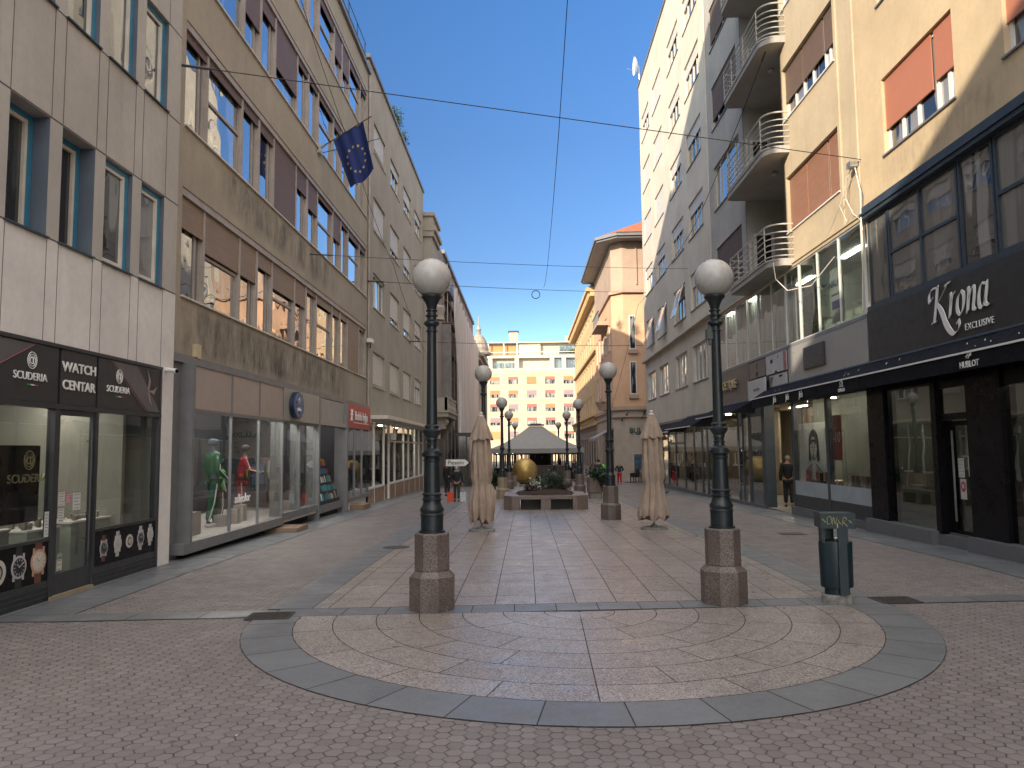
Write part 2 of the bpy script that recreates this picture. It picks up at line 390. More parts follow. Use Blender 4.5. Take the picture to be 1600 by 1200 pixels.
class MB:
    def __init__(s): s.v = []; s.f = []; s.mi = []; s.cur = 0
    def quad(s, *p):
        n = len(s.v); s.v += [tuple(q) for q in p]; s.f.append(tuple(range(n, n + len(p)))); s.mi.append(s.cur); return s
    def box(s, x0, x1, y0, y1, z0, z1):
        if x1 < x0: x0, x1 = x1, x0
        if y1 < y0: y0, y1 = y1, y0
        n = len(s.v)
        s.v += [(x0, y0, z0), (x1, y0, z0), (x1, y1, z0), (x0, y1, z0), (x0, y0, z1), (x1, y0, z1), (x1, y1, z1), (x0, y1, z1)]
        for f in ((0, 3, 2, 1), (4, 5, 6, 7), (0, 1, 5, 4), (1, 2, 6, 5), (2, 3, 7, 6), (3, 0, 4, 7)):
            s.f.append(tuple(n + i for i in f)); s.mi.append(s.cur)
        return s
    def lathe(s, prof, c=(0, 0, 0), seg=24, fold=None, sq=1.0, rot=0.0, caps=True):
        n = len(s.v); k = len(prof)
        for r, z in prof:
            for i in range(seg):
                a = 2 * PI * i / seg + rot
                rr = fold(a, z, r) if fold else r
                s.v.append((c[0] + rr * math.cos(a), c[1] + rr * math.sin(a) * sq, c[2] + z))
        for j in range(k - 1):
            for i in range(seg):
                a = n + j * seg + i; b = n + j * seg + (i + 1) % seg
                s.f.append((a, b, b + seg, a + seg)); s.mi.append(s.cur)
        if caps:
            s.f.append(tuple(n + i for i in reversed(range(seg)))); s.mi.append(s.cur)
            s.f.append(tuple(n + (k - 1) * seg + i for i in range(seg))); s.mi.append(s.cur)
        return s
    def tube(s, pts, r, seg=8, r1=None):
        pts = [Vector(p) for p in pts]; n = len(s.v); k = len(pts)
        up = Vector((0, 0, 1))
        for j, p in enumerate(pts):
            d = (pts[min(j + 1, k - 1)] - pts[max(j - 1, 0)])
            if d.length < 1e-9: d = Vector((0, 0, 1))
            d.normalize()
            ref = up if abs(d.z) < 0.95 else Vector((1, 0, 0))
            a = d.cross(ref).normalized(); b = d.cross(a).normalized()
            rr = r if r1 is None else r + (r1 - r) * j / (k - 1)
            for i in range(seg):
                t = 2 * PI * i / seg
                s.v.append(tuple(p + a * rr * math.cos(t) + b * rr * math.sin(t)))
        for j in range(k - 1):
            for i in range(seg):
                a = n + j * seg + i; b = n + j * seg + (i + 1) % seg
                s.f.append((a, b, b + seg, a + seg)); s.mi.append(s.cur)
        s.f.append(tuple(n + i for i in reversed(range(seg)))); s.mi.append(s.cur)
        s.f.append(tuple(n + (k - 1) * seg + i for i in range(seg))); s.mi.append(s.cur)
        return s
    def sphere(s, c, r, seg=24, rings=14, sc=(1, 1, 1)):
        prof = [(max(1e-4, math.sin(PI * j / rings)), -math.cos(PI * j / rings)) for j in range(rings + 1)]
        n = len(s.v); s.lathe(prof, (0, 0, 0), seg)
        for i in range(n, len(s.v)):
            x, y, z = s.v[i]; s.v[i] = (c[0] + x * r * sc[0], c[1] + y * r * sc[1], c[2] + z * r * sc[2])
        return s
    def prism(s, pts, z0, z1):
        n = len(s.v); k = len(pts)
        s.v += [(x, y, z0) for x, y in pts] + [(x, y, z1) for x, y in pts]
        for i in range(k):
            j = (i + 1) % k; s.f.append((n + i, n + j, n + k + j, n + k + i)); s.mi.append(s.cur)
        s.f.append(tuple(n + i for i in reversed(range(k)))); s.mi.append(s.cur)
        s.f.append(tuple(n + k + i for i in range(k))); s.mi.append(s.cur)
        return s
    def plate(s, pts, d0, d1):
        """outline in (x,z) with thickness along y"""
        n = len(s.v); k = len(pts)
        s.v += [(x, d0, z) for x, z in pts] + [(x, d1, z) for x, z in pts]
        for i in range(k):
            j = (i + 1) % k; s.f.append((n + i, n + k + i, n + k + j, n + j)); s.mi.append(s.cur)
        s.f.append(tuple(n + i for i in range(k))); s.mi.append(s.cur)
        s.f.append(tuple(n + k + i for i in reversed(range(k)))); s.mi.append(s.cur)
        return s
    def wall(s, u0, u1, v0, v1, holes, t=0.3, d=0.0):
        us = sorted({u0, u1, *[h[0] for h in holes], *[h[1] for h in holes]})
        vs = sorted({v0, v1, *[h[2] for h in holes], *[h[3] for h in holes]})
        us = [u for u in us if u0 <= u <= u1]; vs = [v for v in vs if v0 <= v <= v1]
        for j in range(len(vs) - 1):
            run = None
            for i in range(len(us) - 1):
                cu, cv = (us[i] + us[i + 1]) / 2, (vs[j] + vs[j + 1]) / 2
                inside = any(h[0] < cu < h[1] and h[2] < cv < h[3] for h in holes)
                if not inside and run is None: run = us[i]
                if inside and run is not None:
                    s.quad((run, d, vs[j]), (us[i], d, vs[j]), (us[i], d, vs[j + 1]), (run, d, vs[j + 1])); run = None
            if run is not None:
                s.quad((run, d, vs[j]), (us[-1], d, vs[j]), (us[-1], d, vs[j + 1]), (run, d, vs[j + 1]))
        for a, b, c, e in holes:
            tt = t
            s.quad((a, d, c), (a, d + tt, c), (a, d + tt, e), (a, d, e))
            s.quad((b, d + tt, c), (b, d, c), (b, d, e), (b, d + tt, e))
            s.quad((a, d, e), (a, d + tt, e), (b, d + tt, e), (b, d, e))
            s.quad((a, d + tt, c), (a, d, c), (b, d, c), (b, d + tt, c))
        return s
    def build(s, name, mat, parent=None, smooth=False, loc=None, rz=0.0, bevel=0.0):
        me = bpy.data.meshes.new(name); me.from_pydata(s.v, [], s.f); me.update()
        ms = mat if isinstance(mat, (list, tuple)) else [mat]
        for m in ms: me.materials.append(m)
        if len(ms) > 1: me.polygons.foreach_set('material_index', s.mi)
        if smooth: me.polygons.foreach_set('use_smooth', [True] * len(me.polygons))
        o = bpy.data.objects.new(name, me); COL.objects.link(o)
        if parent is not None: o.parent = parent
        if loc is not None: o.location = loc
        o.rotation_euler.z = rz
        if smooth:
            try: me.set_sharp_from_angle(angle=rad(40))
            except Exception: pass
        if bevel:
            b = o.modifiers.new('bevel', 'BEVEL'); b.width = bevel; b.segments = 2; b.limit_method = 'ANGLE'
        return o

def tag(o, label=None, cat=None, group=None, kind=None):
    if label: o['label'] = label
    if cat: o['category'] = cat
    if group: o['group'] = group
    if kind: o['kind'] = kind
    return o
def root(name, label, cat, loc=(0, 0, 0), rz=0.0, group=None):
    o = bpy.data.objects.new(name, None); COL.objects.link(o); o.location = loc; o.rotation_euler.z = rz
    o.empty_display_size = 0.2
    return tag(o, label, cat, group)
def copy_tree(o, parent=None, loc=None, label=None):
    c = o.copy(); COL.objects.link(c)
    if parent is not None: c.parent = parent
    if loc is not None: c.location = loc
    if label: c['label'] = label
    for ch in list(o.children): copy_tree(ch, c)
    return c
TPL = {}
def inst(key, parent, loc, make):
    """first call builds the part (with its sub-parts), later calls copy it"""
    if key in TPL: return copy_tree(TPL[key], parent, loc)
    o = make(); o.parent = parent; o.location = loc; TPL[key] = o
    return o

def text(parent, s, size, loc, mat, rz=0.0, align='CENTER', ext=0.006, xs=1.0, shear=0.0, bold=0.0, name='lettering', spacing=1.0):
    cu = bpy.data.curves.new(name, 'FONT'); cu.body = s; cu.size = size; cu.extrude = ext; cu.align_x = align; cu.align_y = 'CENTER'
    cu.shear = shear; cu.offset = bold; cu.space_character = spacing; cu.resolution_u = 4
    o = bpy.data.objects.new(name, cu); COL.objects.link(o)
    dg = bpy.context.evaluated_depsgraph_get()
    me = bpy.data.meshes.new_from_object(o.evaluated_get(dg)); bpy.data.objects.remove(o)
    for v in me.vertices:
        x, y, z = v.co; v.co = (x * xs, -z, y)
    me.materials.clear(); me.materials.append(mat)
    o = bpy.data.objects.new(name, me); COL.objects.link(o)
    if parent is not None: o.parent = parent
    o.location = loc; o.rotation_euler.z = rz
    return o

LZ = PI / 2; RZ = -PI / 2
class Fac:
    """a street facade: local x runs left to right for the viewer, y into the building, z up"""
    def __init__(s, name, label, x, side, group=None, rz=None, loc=None):
        s.s = 1 if side == 'L' else -1
        s.root = root(name, label, 'building', loc or (x, 0, 0), (LZ if side == 'L' else RZ) if rz is None else rz, group)
    def U(s, a, b):
        a, b = s.s * a, s.s * b
        return (min(a, b), max(a, b))
    def H(s, a, b, c, e): return (*s.U(a, b), c, e)
    def box(s, mb, a, b, d0, d1, z0, z1): mb.box(*s.U(a, b), d0, d1, z0, z1)

def window(key, fac, a, b, z0, z1, cols=(), rows=(), fw=0.05, depth=0.14, fm=None, pm=None, sill=None, shut=None, name='window', fd=0.06):
    """cols/rows: fractions where bars stand; shut=[(c0,c1,frac,mat)] roller shutters hanging down frac of the height"""
    u0, u1 = fac.U(a, b); w = u1 - u0; h = z1 - z0
    def make():
        f = MB(); d0, d1 = depth, depth + fd
        f.box(0.002, fw, d0, d1, 0.002, h - 0.002); f.box(w - fw, w - 0.002, d0, d1, 0.002, h - 0.002)
        f.box(fw, w - fw, d0, d1, 0.002, fw); f.box(fw, w - fw, d0, d1, h - fw, h - 0.002)
        xs = [fw] + [c * w for c in cols] + [w - fw]
        for c in cols: f.box(c * w - fw * 0.55, c * w + fw * 0.55, d0 - 0.008, d1, fw, h - fw)
        for r in rows:
            if isinstance(r, tuple):
                i, q = r; f.box(xs[i], xs[i + 1], d0 - 0.004, d1 - 0.003, q * h - fw * 0.5, q * h + fw * 0.5)
            else: f.box(fw, w - fw, d0 - 0.004, d1 - 0.003, r * h - fw * 0.5, r * h + fw * 0.5)
        o = f.build(name, fm)
        g = MB(); yy = depth + fd * 0.6
        g.box(fw * 0.6, w - fw * 0.6, yy, yy + 0.012, fw * 0.6, h - fw * 0.6); g.build('pane', pm, o)
        if sill:
            m = MB(); m.box(-0.04, w + 0.04, -0.05, depth, -0.045, -0.003); m.build('sill', sill, o)
        for (c0, c1, fr, mt) in (shut or []):
            m = MB(); m.box(c0 * w + 0.012, c1 * w - 0.012, depth - 0.045, depth - 0.02, h - fr * h, h - 0.004)
            m.box(c0 * w + 0.012, c1 * w - 0.012, depth - 0.055, depth - 0.015, h - fr * h - 0.03, h - fr * h)
            m.build('shutter', mt, o)
        return o
    return inst(key, fac.root, (u0, 0, z0), make)

# ---------------------------------------------------------------- skinned figures
def skin_mesh(name, verts, edges, radii, mat, parent, rootv=0, sub=1, loc=(0, 0, 0)):
    me = bpy.data.meshes.new(name); me.from_pydata(verts, edges, [])
    o = bpy.data.objects.new(name, me); COL.objects.link(o)
    o.modifiers.new('skin', 'SKIN'); 
    if not me.skin_vertices:
        bpy.context.view_layer.objects.active = o
    sv = me.skin_vertices[0].data
    for i, r in enumerate(radii):
        r = r if isinstance(r, tuple) else (r, r)
        sv[i].radius = r; sv[i].use_root = (i == rootv)
    o.modifiers['skin'].use_smooth_shade = True
    s = o.modifiers.new('sub', 'SUBSURF'); s.levels = sub; s.render_levels = sub
    dg = bpy.context.evaluated_depsgraph_get()
    m2 = bpy.data.meshes.new_from_object(o.evaluated_get(dg)); bpy.data.objects.remove(o)
    m2.materials.clear(); m2.materials.append(mat)
    m2.polygons.foreach_set('use_smooth', [True] * len(m2.polygons))
    p = bpy.data.objects.new(name, m2); COL.objects.link(p); p.parent = parent; p.location = loc
    return p

def figure(name, label, cat, loc, rz, H=1.72, jacket=(0.02, 0.02, 0.025), trousers=(0.03, 0.03, 0.035), hair=(0.05, 0.04, 0.035), long_hair=False,
           armL=None, armR=None, stride=0.0, skin=None, hips=0.0, lean=0.0, face=True, group=None, coat=False, sleeves=True, hat=False, stripe=None, shoe=(0.02, 0.02, 0.02)):
    """front of the body looks along local -y.  armX = (elbow, wrist) offsets from the shoulder"""
    R = root(name, label, cat, loc, rz, group)
    k = H / 1.75
    def S(p): return (p[0] * k, p[1] * k, p[2] * k)
    hz = 0.93 - hips
    sh = 1.43
    L = lambda z: -lean * max(0, (z - 0.93))
    armL = armL or ((0.05, 0.03, -0.29), (0.06, -0.05, -0.55)); armR = armR or ((-0.05, 0.03, -0.29), (-0.06, -0.05, -0.55))
    V = [(0, 0.0, 0.95), (0, L(1.15), 1.15), (0, L(1.33), 1.33), (0, L(1.46), 1.47), (0, L(1.54), 1.545), (0, L(1.62) - 0.015, 1.635), (0, L(1.7) - 0.01, 1.72)]
    Rr = [(0.135, 0.105), (0.125, 0.095), (0.15, 0.105), (0.075, 0.065), (0.052, 0.052), (0.075, 0.092), (0.06, 0.075)]
    E_ = [(i, i + 1) for i in range(6)]
    if face:   # nose and chin
        V += [(0, L(1.63) - 0.115, 1.62)]; Rr += [0.014]; E_ += [(5, 7)]
    body = dict(v=list(V), e=list(E_), r=list(Rr))
    jv, je, jr = [(0, 0.0, 0.90 if not coat else 0.72), (0, L(1.1), 1.1), (0, L(1.28), 1.28), (0, L(1.40), 1.41), (0, L(1.5), 1.485)], [(0, 1), (1, 2), (2, 3), (3, 4)], [(0.17, 0.13), (0.155, 0.125), (0.175, 0.13), (0.14, 0.105), (0.07, 0.07)]
    tv, te, tr = [(0, 0, 0.97)], [], [(0.145, 0.115)]
    shoes = MB()
    for sx, st in ((1, stride), (-1, -stride)):
        n = len(body['v'])
        hip = (sx * 0.09, 0, 0.88); kn = (sx * 0.10, -st * 0.5 - 0.03 * abs(st), 0.49 - hips * 0.5); an = (sx * 0.10, -st * 0.9 + 0.03, 0.09); toe = (sx * 0.115, -st * 0.9 - 0.13, 0.035)
        body['v'] += [hip, kn, an, toe]; body['r'] += [0.085, 0.058, 0.04, (0.04, 0.028)]; body['e'] += [(0, n), (n, n + 1), (n + 1, n + 2), (n + 2, n + 3)]
        m = len(tv); tv += [hip, kn, (an[0], an[1], 0.13)]; tr += [0.105, 0.078, 0.062]; te += [(0, m), (m, m + 1), (m + 1, m + 2)]
        shoes.sphere((an[0] + sx * 0.008, an[1] - 0.06, 0.045), 0.05, 12, 8, (1.0, 2.6, 0.95))
        A = armL if sx > 0 else armR
        s0 = (sx * 0.185, L(sh), sh); e0 = tuple(s0[i] + A[0][i] for i in range(3)); w0 = tuple(s0[i] + A[1][i] for i in range(3))
        n = len(body['v'])
        dirv = (Vector(w0) - Vector(e0)).normalized()
        palm = tuple(Vector(w0) + dirv * 0.07)
        body['v'] += [s0, e0, w0, palm]; body['r'] += [0.055, 0.042, 0.027, (0.034, 0.02)]; body['e'] += [(3, n), (n, n + 1), (n + 1, n + 2), (n + 2, n + 3)]
        side = dirv.cross(Vector((1, 0, 0))).normalized()
        for q in range(4):
            off = side * (0.026 * (q - 1.5) / 1.5); ln = (0.06, 0.075, 0.08, 0.065)[q]
            a = Vector(palm) + off + dirv * 0.02; b = a + dirv * ln * 0.55; c = b + (dirv * 0.7 + Vector((-sx * 0.6, 0, 0))) * ln * 0.5
            z = len(body['v']); body['v'] += [tuple(a), tuple(b), tuple(c)]; body['r'] += [0.0095, 0.009, 0.0075]; body['e'] += [(n + 3, z), (z, z + 1), (z + 1, z + 2)]
        a = Vector(w0) + dirv * 0.03 + side * -0.035 + Vector((-sx * 0.012, 0, 0)); b = a + dirv * 0.045 + side * -0.012
        z = len(body['v']); body['v'] += [tuple(a), tuple(b)]; body['r'] += [0.011, 0.009]; body['e'] += [(n + 2, z), (z, z + 1)]
        m = len(jv); jv += [s0, e0, tuple(Vector(w0) - dirv * 0.02)]; jr += [0.082, 0.066, 0.05]; je += [(3, m), (m, m + 1), (m + 1, m + 2)]
    sk = skin or skin_m
    skin_mesh('body', [S(p) for p in body['v']], body['e'], [tuple(q * k for q in (r if isinstance(r, tuple) else (r, r))) for r in body['r']], sk, R)
    def cm(nm, c): return M('cloth %.3f %.3f %.3f' % tuple(c), c, 0.85, var=0.15, scale=6, bump=0.4, bscale=14)
    kk = lambda rr: [tuple(q * k for q in (r if isinstance(r, tuple) else (r, r))) for r in rr]
    if jacket: skin_mesh('jacket' if not coat else 'coat', [S(p) for p in jv], je, kk(jr), cm('j', jacket), R)
    if trousers: skin_mesh('trousers', [S(p) for p in tv], te, kk(tr), cm('t', trousers), R)
    if trousers:
        for i in range(len(shoes.v)): shoes.v[i] = S(shoes.v[i])
        shoes.build('shoes', cm('s', shoe), R, smooth=True)
    if hair:
        h = MB(); c = (0, L(1.68) + 0.012, 1.685)
        h.sphere(c, 0.105, 18, 10, (0.86, 1.0, 0.85))
        if long_hair: h.sphere((0, L(1.55) + 0.055, 1.53), 0.13, 16, 10, (0.95, 0.55, 1.35))
        if hat: h.sphere((0, L(1.72), 1.74), 0.10, 16, 10, (0.95, 1.08, 0.75))
        hm = M('hair %.3f %.3f' % (hair[0], hair[1]), hair, 0.7, var=0.3, scale=30, bump=0.5, bscale=60)
        for i in range(len(h.v)): h.v[i] = S(h.v[i])
        if face:
            # keep the face clear: cut hair verts in front of the brow back to the skull
            for i in range(len(h.v)):
                x, y, z = h.v[i]
                if y < (L(1.68) - 0.055) * k and z < 1.69 * k: h.v[i] = (x, (L(1.68) - 0.04) * k, z)
        h.build('hair', hm, R, smooth=True)
    if stripe:
        for nm, pts, w, mt in stripe(k, L, sh, armL, armR, stride): 
            b = MB(); b.tube([S(p) for p in pts], w * k, 6); b.build(nm, mt, R)
    return R
# ---------------------------------------------------------------- ground
def add_tone(o, seed):
    r = random.Random(seed); me = o.data
    at = me.attributes.new('tone', 'FLOAT', 'FACE')
    at.data.foreach_set('value', [r.random() for _ in me.polygons])
gm = MB()
ys = [-150, -40, 0, 14, 58, 120, 400, 1500]
for a, b in zip(ys[:-1], ys[1:]):
    gm.quad((-600, a, gz(a)), (600, a, gz(a)), (600, b, gz(b)), (-600, b, gz(b)))
tag(gm.build('ground', hexm), kind='structure')

CX, CY = 0.66, 10.13
SLOPE = 0.07
def by(x): return 10.17 + SLOPE * (x - 0.1)
def clipq(pts):
    """slab quad split where the street starts / stops falling"""
    return [(p[0], p[1], gz(p[1])) for p in pts]
G_ = 0.006
def slab(mb, x0, x1, y0, y1, dz, g=G_, sk=None):
    f = sk or (lambda x: 0.0)
    cuts = [y0] + [c for c in (14.0, 58.0) if y0 < c < y1] + [y1]
    for k, (a, b) in enumerate(zip(cuts[:-1], cuts[1:])):
        a2 = a + (g if k == 0 else 0); b2 = b - (g if k == len(cuts) - 2 else 0)
        q = [(x0 + g, a2 + f(x0)), (x1 - g, a2 + f(x1)), (x1 - g, b2 + f(x1)), (x0 + g, b2 + f(x0))]
        mb.quad(*[(x, y, gz(y) + dz) for x, y in q])
base_mb = MB()
pink, greyq = MB(), MB()
rs = random.Random(3)
# joint sheet below the slabs of the central carpet
def sheet(mb, x0, x1, y0, y1, dz):
    cuts = [y0] + [c for c in (14.0, 58.0) if y0 < c < y1] + [y1]
    for a, b in zip(cuts[:-1], cuts[1:]):
        mb.quad((x0, a, gz(a) + dz), (x1, a, gz(a) + dz), (x1, b, gz(b) + dz), (x0, b, gz(b) + dz))
XL, XR = CX - 4.13, CX + 4.13
XI, XJ = CX - 3.55, CX + 3.55
# trapezoid start follows the skewed cross band
base_mb.quad((XL, by(XL) - 0.25, 0.004), (XR, by(XR) - 0.25, 0.004), (XR, 14, 0.004), (XL, 14, 0.004))
sheet(base_mb, XL, XR, 14, 100, 0.004)
# longitudinal rows
cols = []
x = XI
rowx = [CX + 0.555 * i for i in range(-6, 7)]
edges = [XI] + [q for q in rowx if XI + 0.2 < q < XJ - 0.2] + [XJ]
for a, b in zip(edges[:-1], edges[1:]):
    off = SLOPE * ((a + b) / 2 - 0.1); y = 10.66 + off
    first = True
    while y < 96:
        ln = rs.choice((0.75, 0.95, 1.1, 1.25, 0.6)) if y < 60 else 1.6
        if abs(y + ln - 16.4) < 0.7: ln = 16.4 - y
        if y < 13.95 < y + ln + 0.3: ln = 14.0 - y
        if first:
            pink.quad(*[(px, py, 0.008) for px, py in ((a + G_, by(a) + 0.48), (b - G_, by(b) + 0.48), (b - G_, y + ln - G_), (a + G_, y + ln - G_))]); first = False
        else: slab(pink, a, b, y, y + ln, 0.008)
        y += ln
for (a, b) in ((XL, XI), (XJ, XR)):
    y = 10.66
    y += SLOPE * ((a + b) / 2 - 0.1)
    while y < 96:
        slab(greyq, a, b, y, y + 1.0, 0.008); y += 1.0
# cross band
x = -6.0
while x < 7.6:
    ln = 0.555 if XI < x < XJ else 0.9
    x2 = min(x + ln, 7.6)
    y0 = lambda q: by(q)
    w = 0.46 if XL < x < XR else 0.42
    greyq.quad(*[(px, py, 0.0085) for px, py in ((x + G_, by(x) + 0.01), (x2 - G_, by(x2) + 0.01), (x2 - G_, by(x2) + w), (x + G_, by(x) + w))])
    if not (XL < x < XR): base_mb.quad((x, by(x) - 0.01, 0.0045), (x2, by(x2) - 0.01, 0.0045), (x2, by(x2) + w + .015, 0.0045), (x, by(x) + w + .015, 0.0045))
    x = x2
# semicircle: rings and radial joints
def arcq(mb, r0, r1, a0, a1, g, dz, n=1):
    st = max(1, int((a1 - a0) / rad(4)))
    ga = g / max(r1, 0.3); gb = g / max(r0, 0.3)
    pts_o, pts_i = [], []
    for i in range(st + 1):
        t = i / st
        ao = a0 + ga + (a1 - a0 - 2 * ga) * t; ai = a0 + gb + (a1 - a0 - 2 * gb) * t
        for lst, rr, an in ((pts_o, r1 - g, ao), (pts_i, r0 + g, ai)):
            px, py = CX + rr * math.cos(an), CY + rr * math.sin(an)
            py = min(py, by(px) + 0.0)
            lst.append((px, py, dz))
    mb.quad(*(pts_i[::-1] + pts_o[::1])[::1]) if len(pts_i) + len(pts_o) > 2 else None
aL, aR = PI - 0.085, 2 * PI + 0.085
disc = [(CX + 4.13 * math.cos(PI + PI * i / 48 * 1.0), CY + 4.13 * math.sin(PI + PI * i / 48)) for i in range(49)]
disc = [(p[0], min(p[1], by(p[0]))) for p in disc]
base_mb.quad(*[(px, py, 0.0042) for px, py in [(XL, by(XL) - .05)] + disc[1:-1] + [(XR, by(XR) - .05)]])
a_lo, a_hi = PI - 0.03, 2 * PI + 0.10
rings = [0.0, 0.45, 0.98, 1.50, 2.05, 2.58, 3.10, 3.56]
for i in range(len(rings) - 1):
    r0, r1 = rings[i], rings[i + 1]
    nseg = (2, 3, 5, 6, 8, 9, 10)[i]
    off = 0
    cuts = [a_lo + (a_hi - a_lo) * j / nseg for j in range(nseg + 1)]
    mid = 1.5 * PI - 0.02
    j0 = min(range(1, nseg), key=lambda j: abs(cuts[j] - mid)) if nseg > 1 else 0
    if nseg > 1: cuts[j0] = mid
    for a, b in zip(cuts[:-1], cuts[1:]): arcq(pink, max(r0, 0.02), r1, a, b, 0.0055, 0.008)
n = 18
cuts = [a_lo + (a_hi - a_lo) * j / n for j in range(n + 1)]
j0 = min(range(1, n), key=lambda j: abs(cuts[j] - (1.5 * PI)))
for a, b in zip(cuts[:-1], cuts[1:]): arcq(greyq, 3.56, 4.13, a, b, 0.006, 0.0082)
# strips along the facades
for (a, b) in ((-7.6, -5.95), (7.75, 9.4)):
    ys0 = 9.75 if a < 0 else 10.75
    sheet(base_mb, a, b, ys0, 62, 0.004)
    y = ys0; slab(greyq, (a + b) / 2, b, y, y + 0.4, 0.008)
    while y < 60:
        m_ = (a + b) / 2
        slab(greyq, a, m_, y, y + 1.1, 0.008); slab(greyq, m_, b, y + 0.4, y + 1.5, 0.008); y += 1.1
tag(base_mb.build('pavement_joints', joint_m), kind='structure')
o = tag(pink.build('pavement', slab_pink), kind='structure'); add_tone(o, 1)
o = tag(greyq.build('pavement_border', slab_grey), kind='structure'); add_tone(o, 2)
# ================================================================ LEFT SIDE
# ---- panel clad building beside the camera
A = Fac('panelled_building', 'pale panel clad building with blue framed windows above the watch shop at left', -6.9, 'L')
rowsA = [5.24, 8.73, 12.22, 15.7, 19.2, 22.7, 26.2]
uA = [6.31, 7.495, 8.68, 9.87, 11.05, 12.23, 13.42]
holes = []
for z in rowsA:
    for u in uA: holes.append(A.H(u, u + 0.88, z, z + 1.77))
w = MB(); w.wall(5.9, 14.86, 3.72, 31.5, holes, 0.34)
w.box(5.9, 14.86, 0.345, 20, 4.0, 31.5); w.box(5.9, 14.86, 4.0, 20, -0.5, 4.0); w.box(5.9, 5.96, 0.0, 20, -0.2, 31.5)
w.box(14.80, 14.86, 0.002, 20, -0.5, 31.4)
w.build('wall', wallA_hi, A.root)
w = MB()
w.box(5.9, 14.855, -0.004, -0.001, 3.70, 5.21)
w.build('lower_cladding', wallA_lo, A.root)
w = MB()
w.box(14.36, 14.86, -0.012, 0.33, -0.2, 3.70)
w.build('pilaster', wallA_lo, A.root)
sm = MB()
for z in (7.02, 10.5, 8.70, 5.225): sm.box(5.9, 14.86, -0.007, -0.0045, z, z + 0.012)
for u in uA:
    for e in (u - 0.01, u + 0.89):
        sm.box(e, e + 0.008, -0.0075, -0.005, 3.72, 5.19)
        for z in rowsA: sm.box(e, e + 0.008, -0.0075, -0.005, z + 1.8, z + 3.47)
sm.build('panel_seams', joint_m, A.root)
def winA(kind):
    def make():
        W, H_ = 0.88, 1.77
        f = MB()
        f.box(W - 0.004, W - 0.002, 0.01, 0.30, 0.0, H_)
        f.box(W - 0.016, W - 0.004, 0.0, 0.24, 0.004, H_ - 0.004)
        o = f.build('window', slate_p)
        b = MB(); d0 = 0.24 if kind == 'deep' else 0.07
        b.box(0.0, 0.06, d0, d0 + 0.07, 0, H_); b.box(W - 0.13, W - 0.018, d0, d0 + 0.07, 0, H_); b.box(0.06, W - 0.13, d0, d0 + 0.07, H_ - 0.09, H_ - .003); b.box(0.06, W - 0.13, d0, d0 + 0.07, 0.003, 0.05)
        b.build('frame', blue_p, o)
        s = MB(); x0, x1 = 0.06, W - 0.13
        s.box(x0, x0 + 0.05, d0 + 0.015, d0 + 0.065, 0.05, H_ - 0.09); s.box(x1 - 0.06, x1, d0 + 0.005, d0 + 0.065, 0.05, H_ - 0.09)
        s.box(x0, x1, d0 + 0.012, d0 + 0.065, H_ - 0.15, H_ - 0.09); s.box(x0, x1, d0 + 0.012, d0 + 0.065, 0.05, 0.11)
        s.build('sash', cream_p, o)
        g = MB(); g.box(x0 + 0.02, x1 - 0.02, d0 + 0.05, d0 + 0.06, 0.06, H_ - 0.1); g.build('pane', paneD if kind == 'deep' else paneA, o)
        k = MB(); k.box(-0.03, W + 0.03, -0.045, d0, -0.03, -0.004); k.build('sill', teal_p, o)
        return o
    return make
for i, z in enumerate(rowsA):
    for u in uA:
        kd = 'deep' if (i == 0 and u < 12) or (i == 1 and u < 11) else 'flush'
        inst('winA' + kd, A.root, (u, 0, z), winA(kd))
# watch shop front
f = MB()
for a, b, c, e in ((11.10, 11.19, -0.05, 2.84), (12.19, 12.25, -0.05, 2.84), (14.29, 14.36, 0.0, 3.70), (9.6, 9.66, 0.9, 2.8)):
    f.box(a, b, -0.03, 0.09, c, e)
f.box(5.9, 14.36, -0.035, 0.10, 2.765, 2.835); f.box(5.9, 14.36, -0.04, 0.10, 3.665, 3.72)
f.box(12.26, 14.29, -0.015, 0.05, 0.86, 0.905); f.box(5.9, 11.10, -0.015, 0.05, 0.86, 0.905)
f.box(12.22, 14.36, -0.01, 0.05, -0.02, 0.30); f.box(5.9, 11.1, -0.01, 0.05, -0.02, 0.30)
for z in (0.06, 0.13, 0.20): f.box(12.26, 14.29, -0.025, -0.009, z, z + 0.02); f.box(5.9, 11.08, -0.025, -0.009, z, z + 0.02)
f.build('shopfront_frame', dark_p, A.root)
g = MB(); g.box(12.25, 14.29, 0.03, 0.036, 0.905, 2.765); g.build('shop_window', glassS, A.root)
g = MB(); g.box(5.96, 11.10, 0.03, 0.036, 0.905, 2.765); g.build('shop_window', glassS, A.root)
d = MB(); d.box(11.20, 11.27, -0.005, 0.05, 0.06, 2.76); d.box(12.12, 12.185, -0.005, 0.05, 0.06, 2.76); d.box(11.27, 12.12, -0.005, 0.05, 0.06, 0.36); d.box(11.27, 12.12, -0.005, 0.05, 2.68, 2.76)
door = d.build('door', dark_p, A.root)
g = MB(); g.box(11.27, 12.12, 0.02, 0.028, 0.36, 2.68); g.build('pane', glassS, door)
g = MB(); g.tube([(12.0, -0.07, 0.55), (12.0, -0.07, 2.5)], 0.018, 8); g.tube([(12.0, -0.07, 0.8), (12.0, 0.01, 0.8)], 0.012, 6); g.tube([(12.0, -0.07, 2.3), (12.0, 0.01, 2.3)], 0.012, 6); g.build('handle', dark_p, door)
g = MB(); g.box(11.1, 12.2, -0.06, 0.05, -0.02, 0.055); g.build('door_step', M('brass sill', (0.30, 0.25, 0.15), 0.5), A.root)
room_c = M('cream shop wall', (0.26, 0.255, 0.22), 0.8)
room_f = M('shop floor', (0.18, 0.17, 0.155), 0.4)
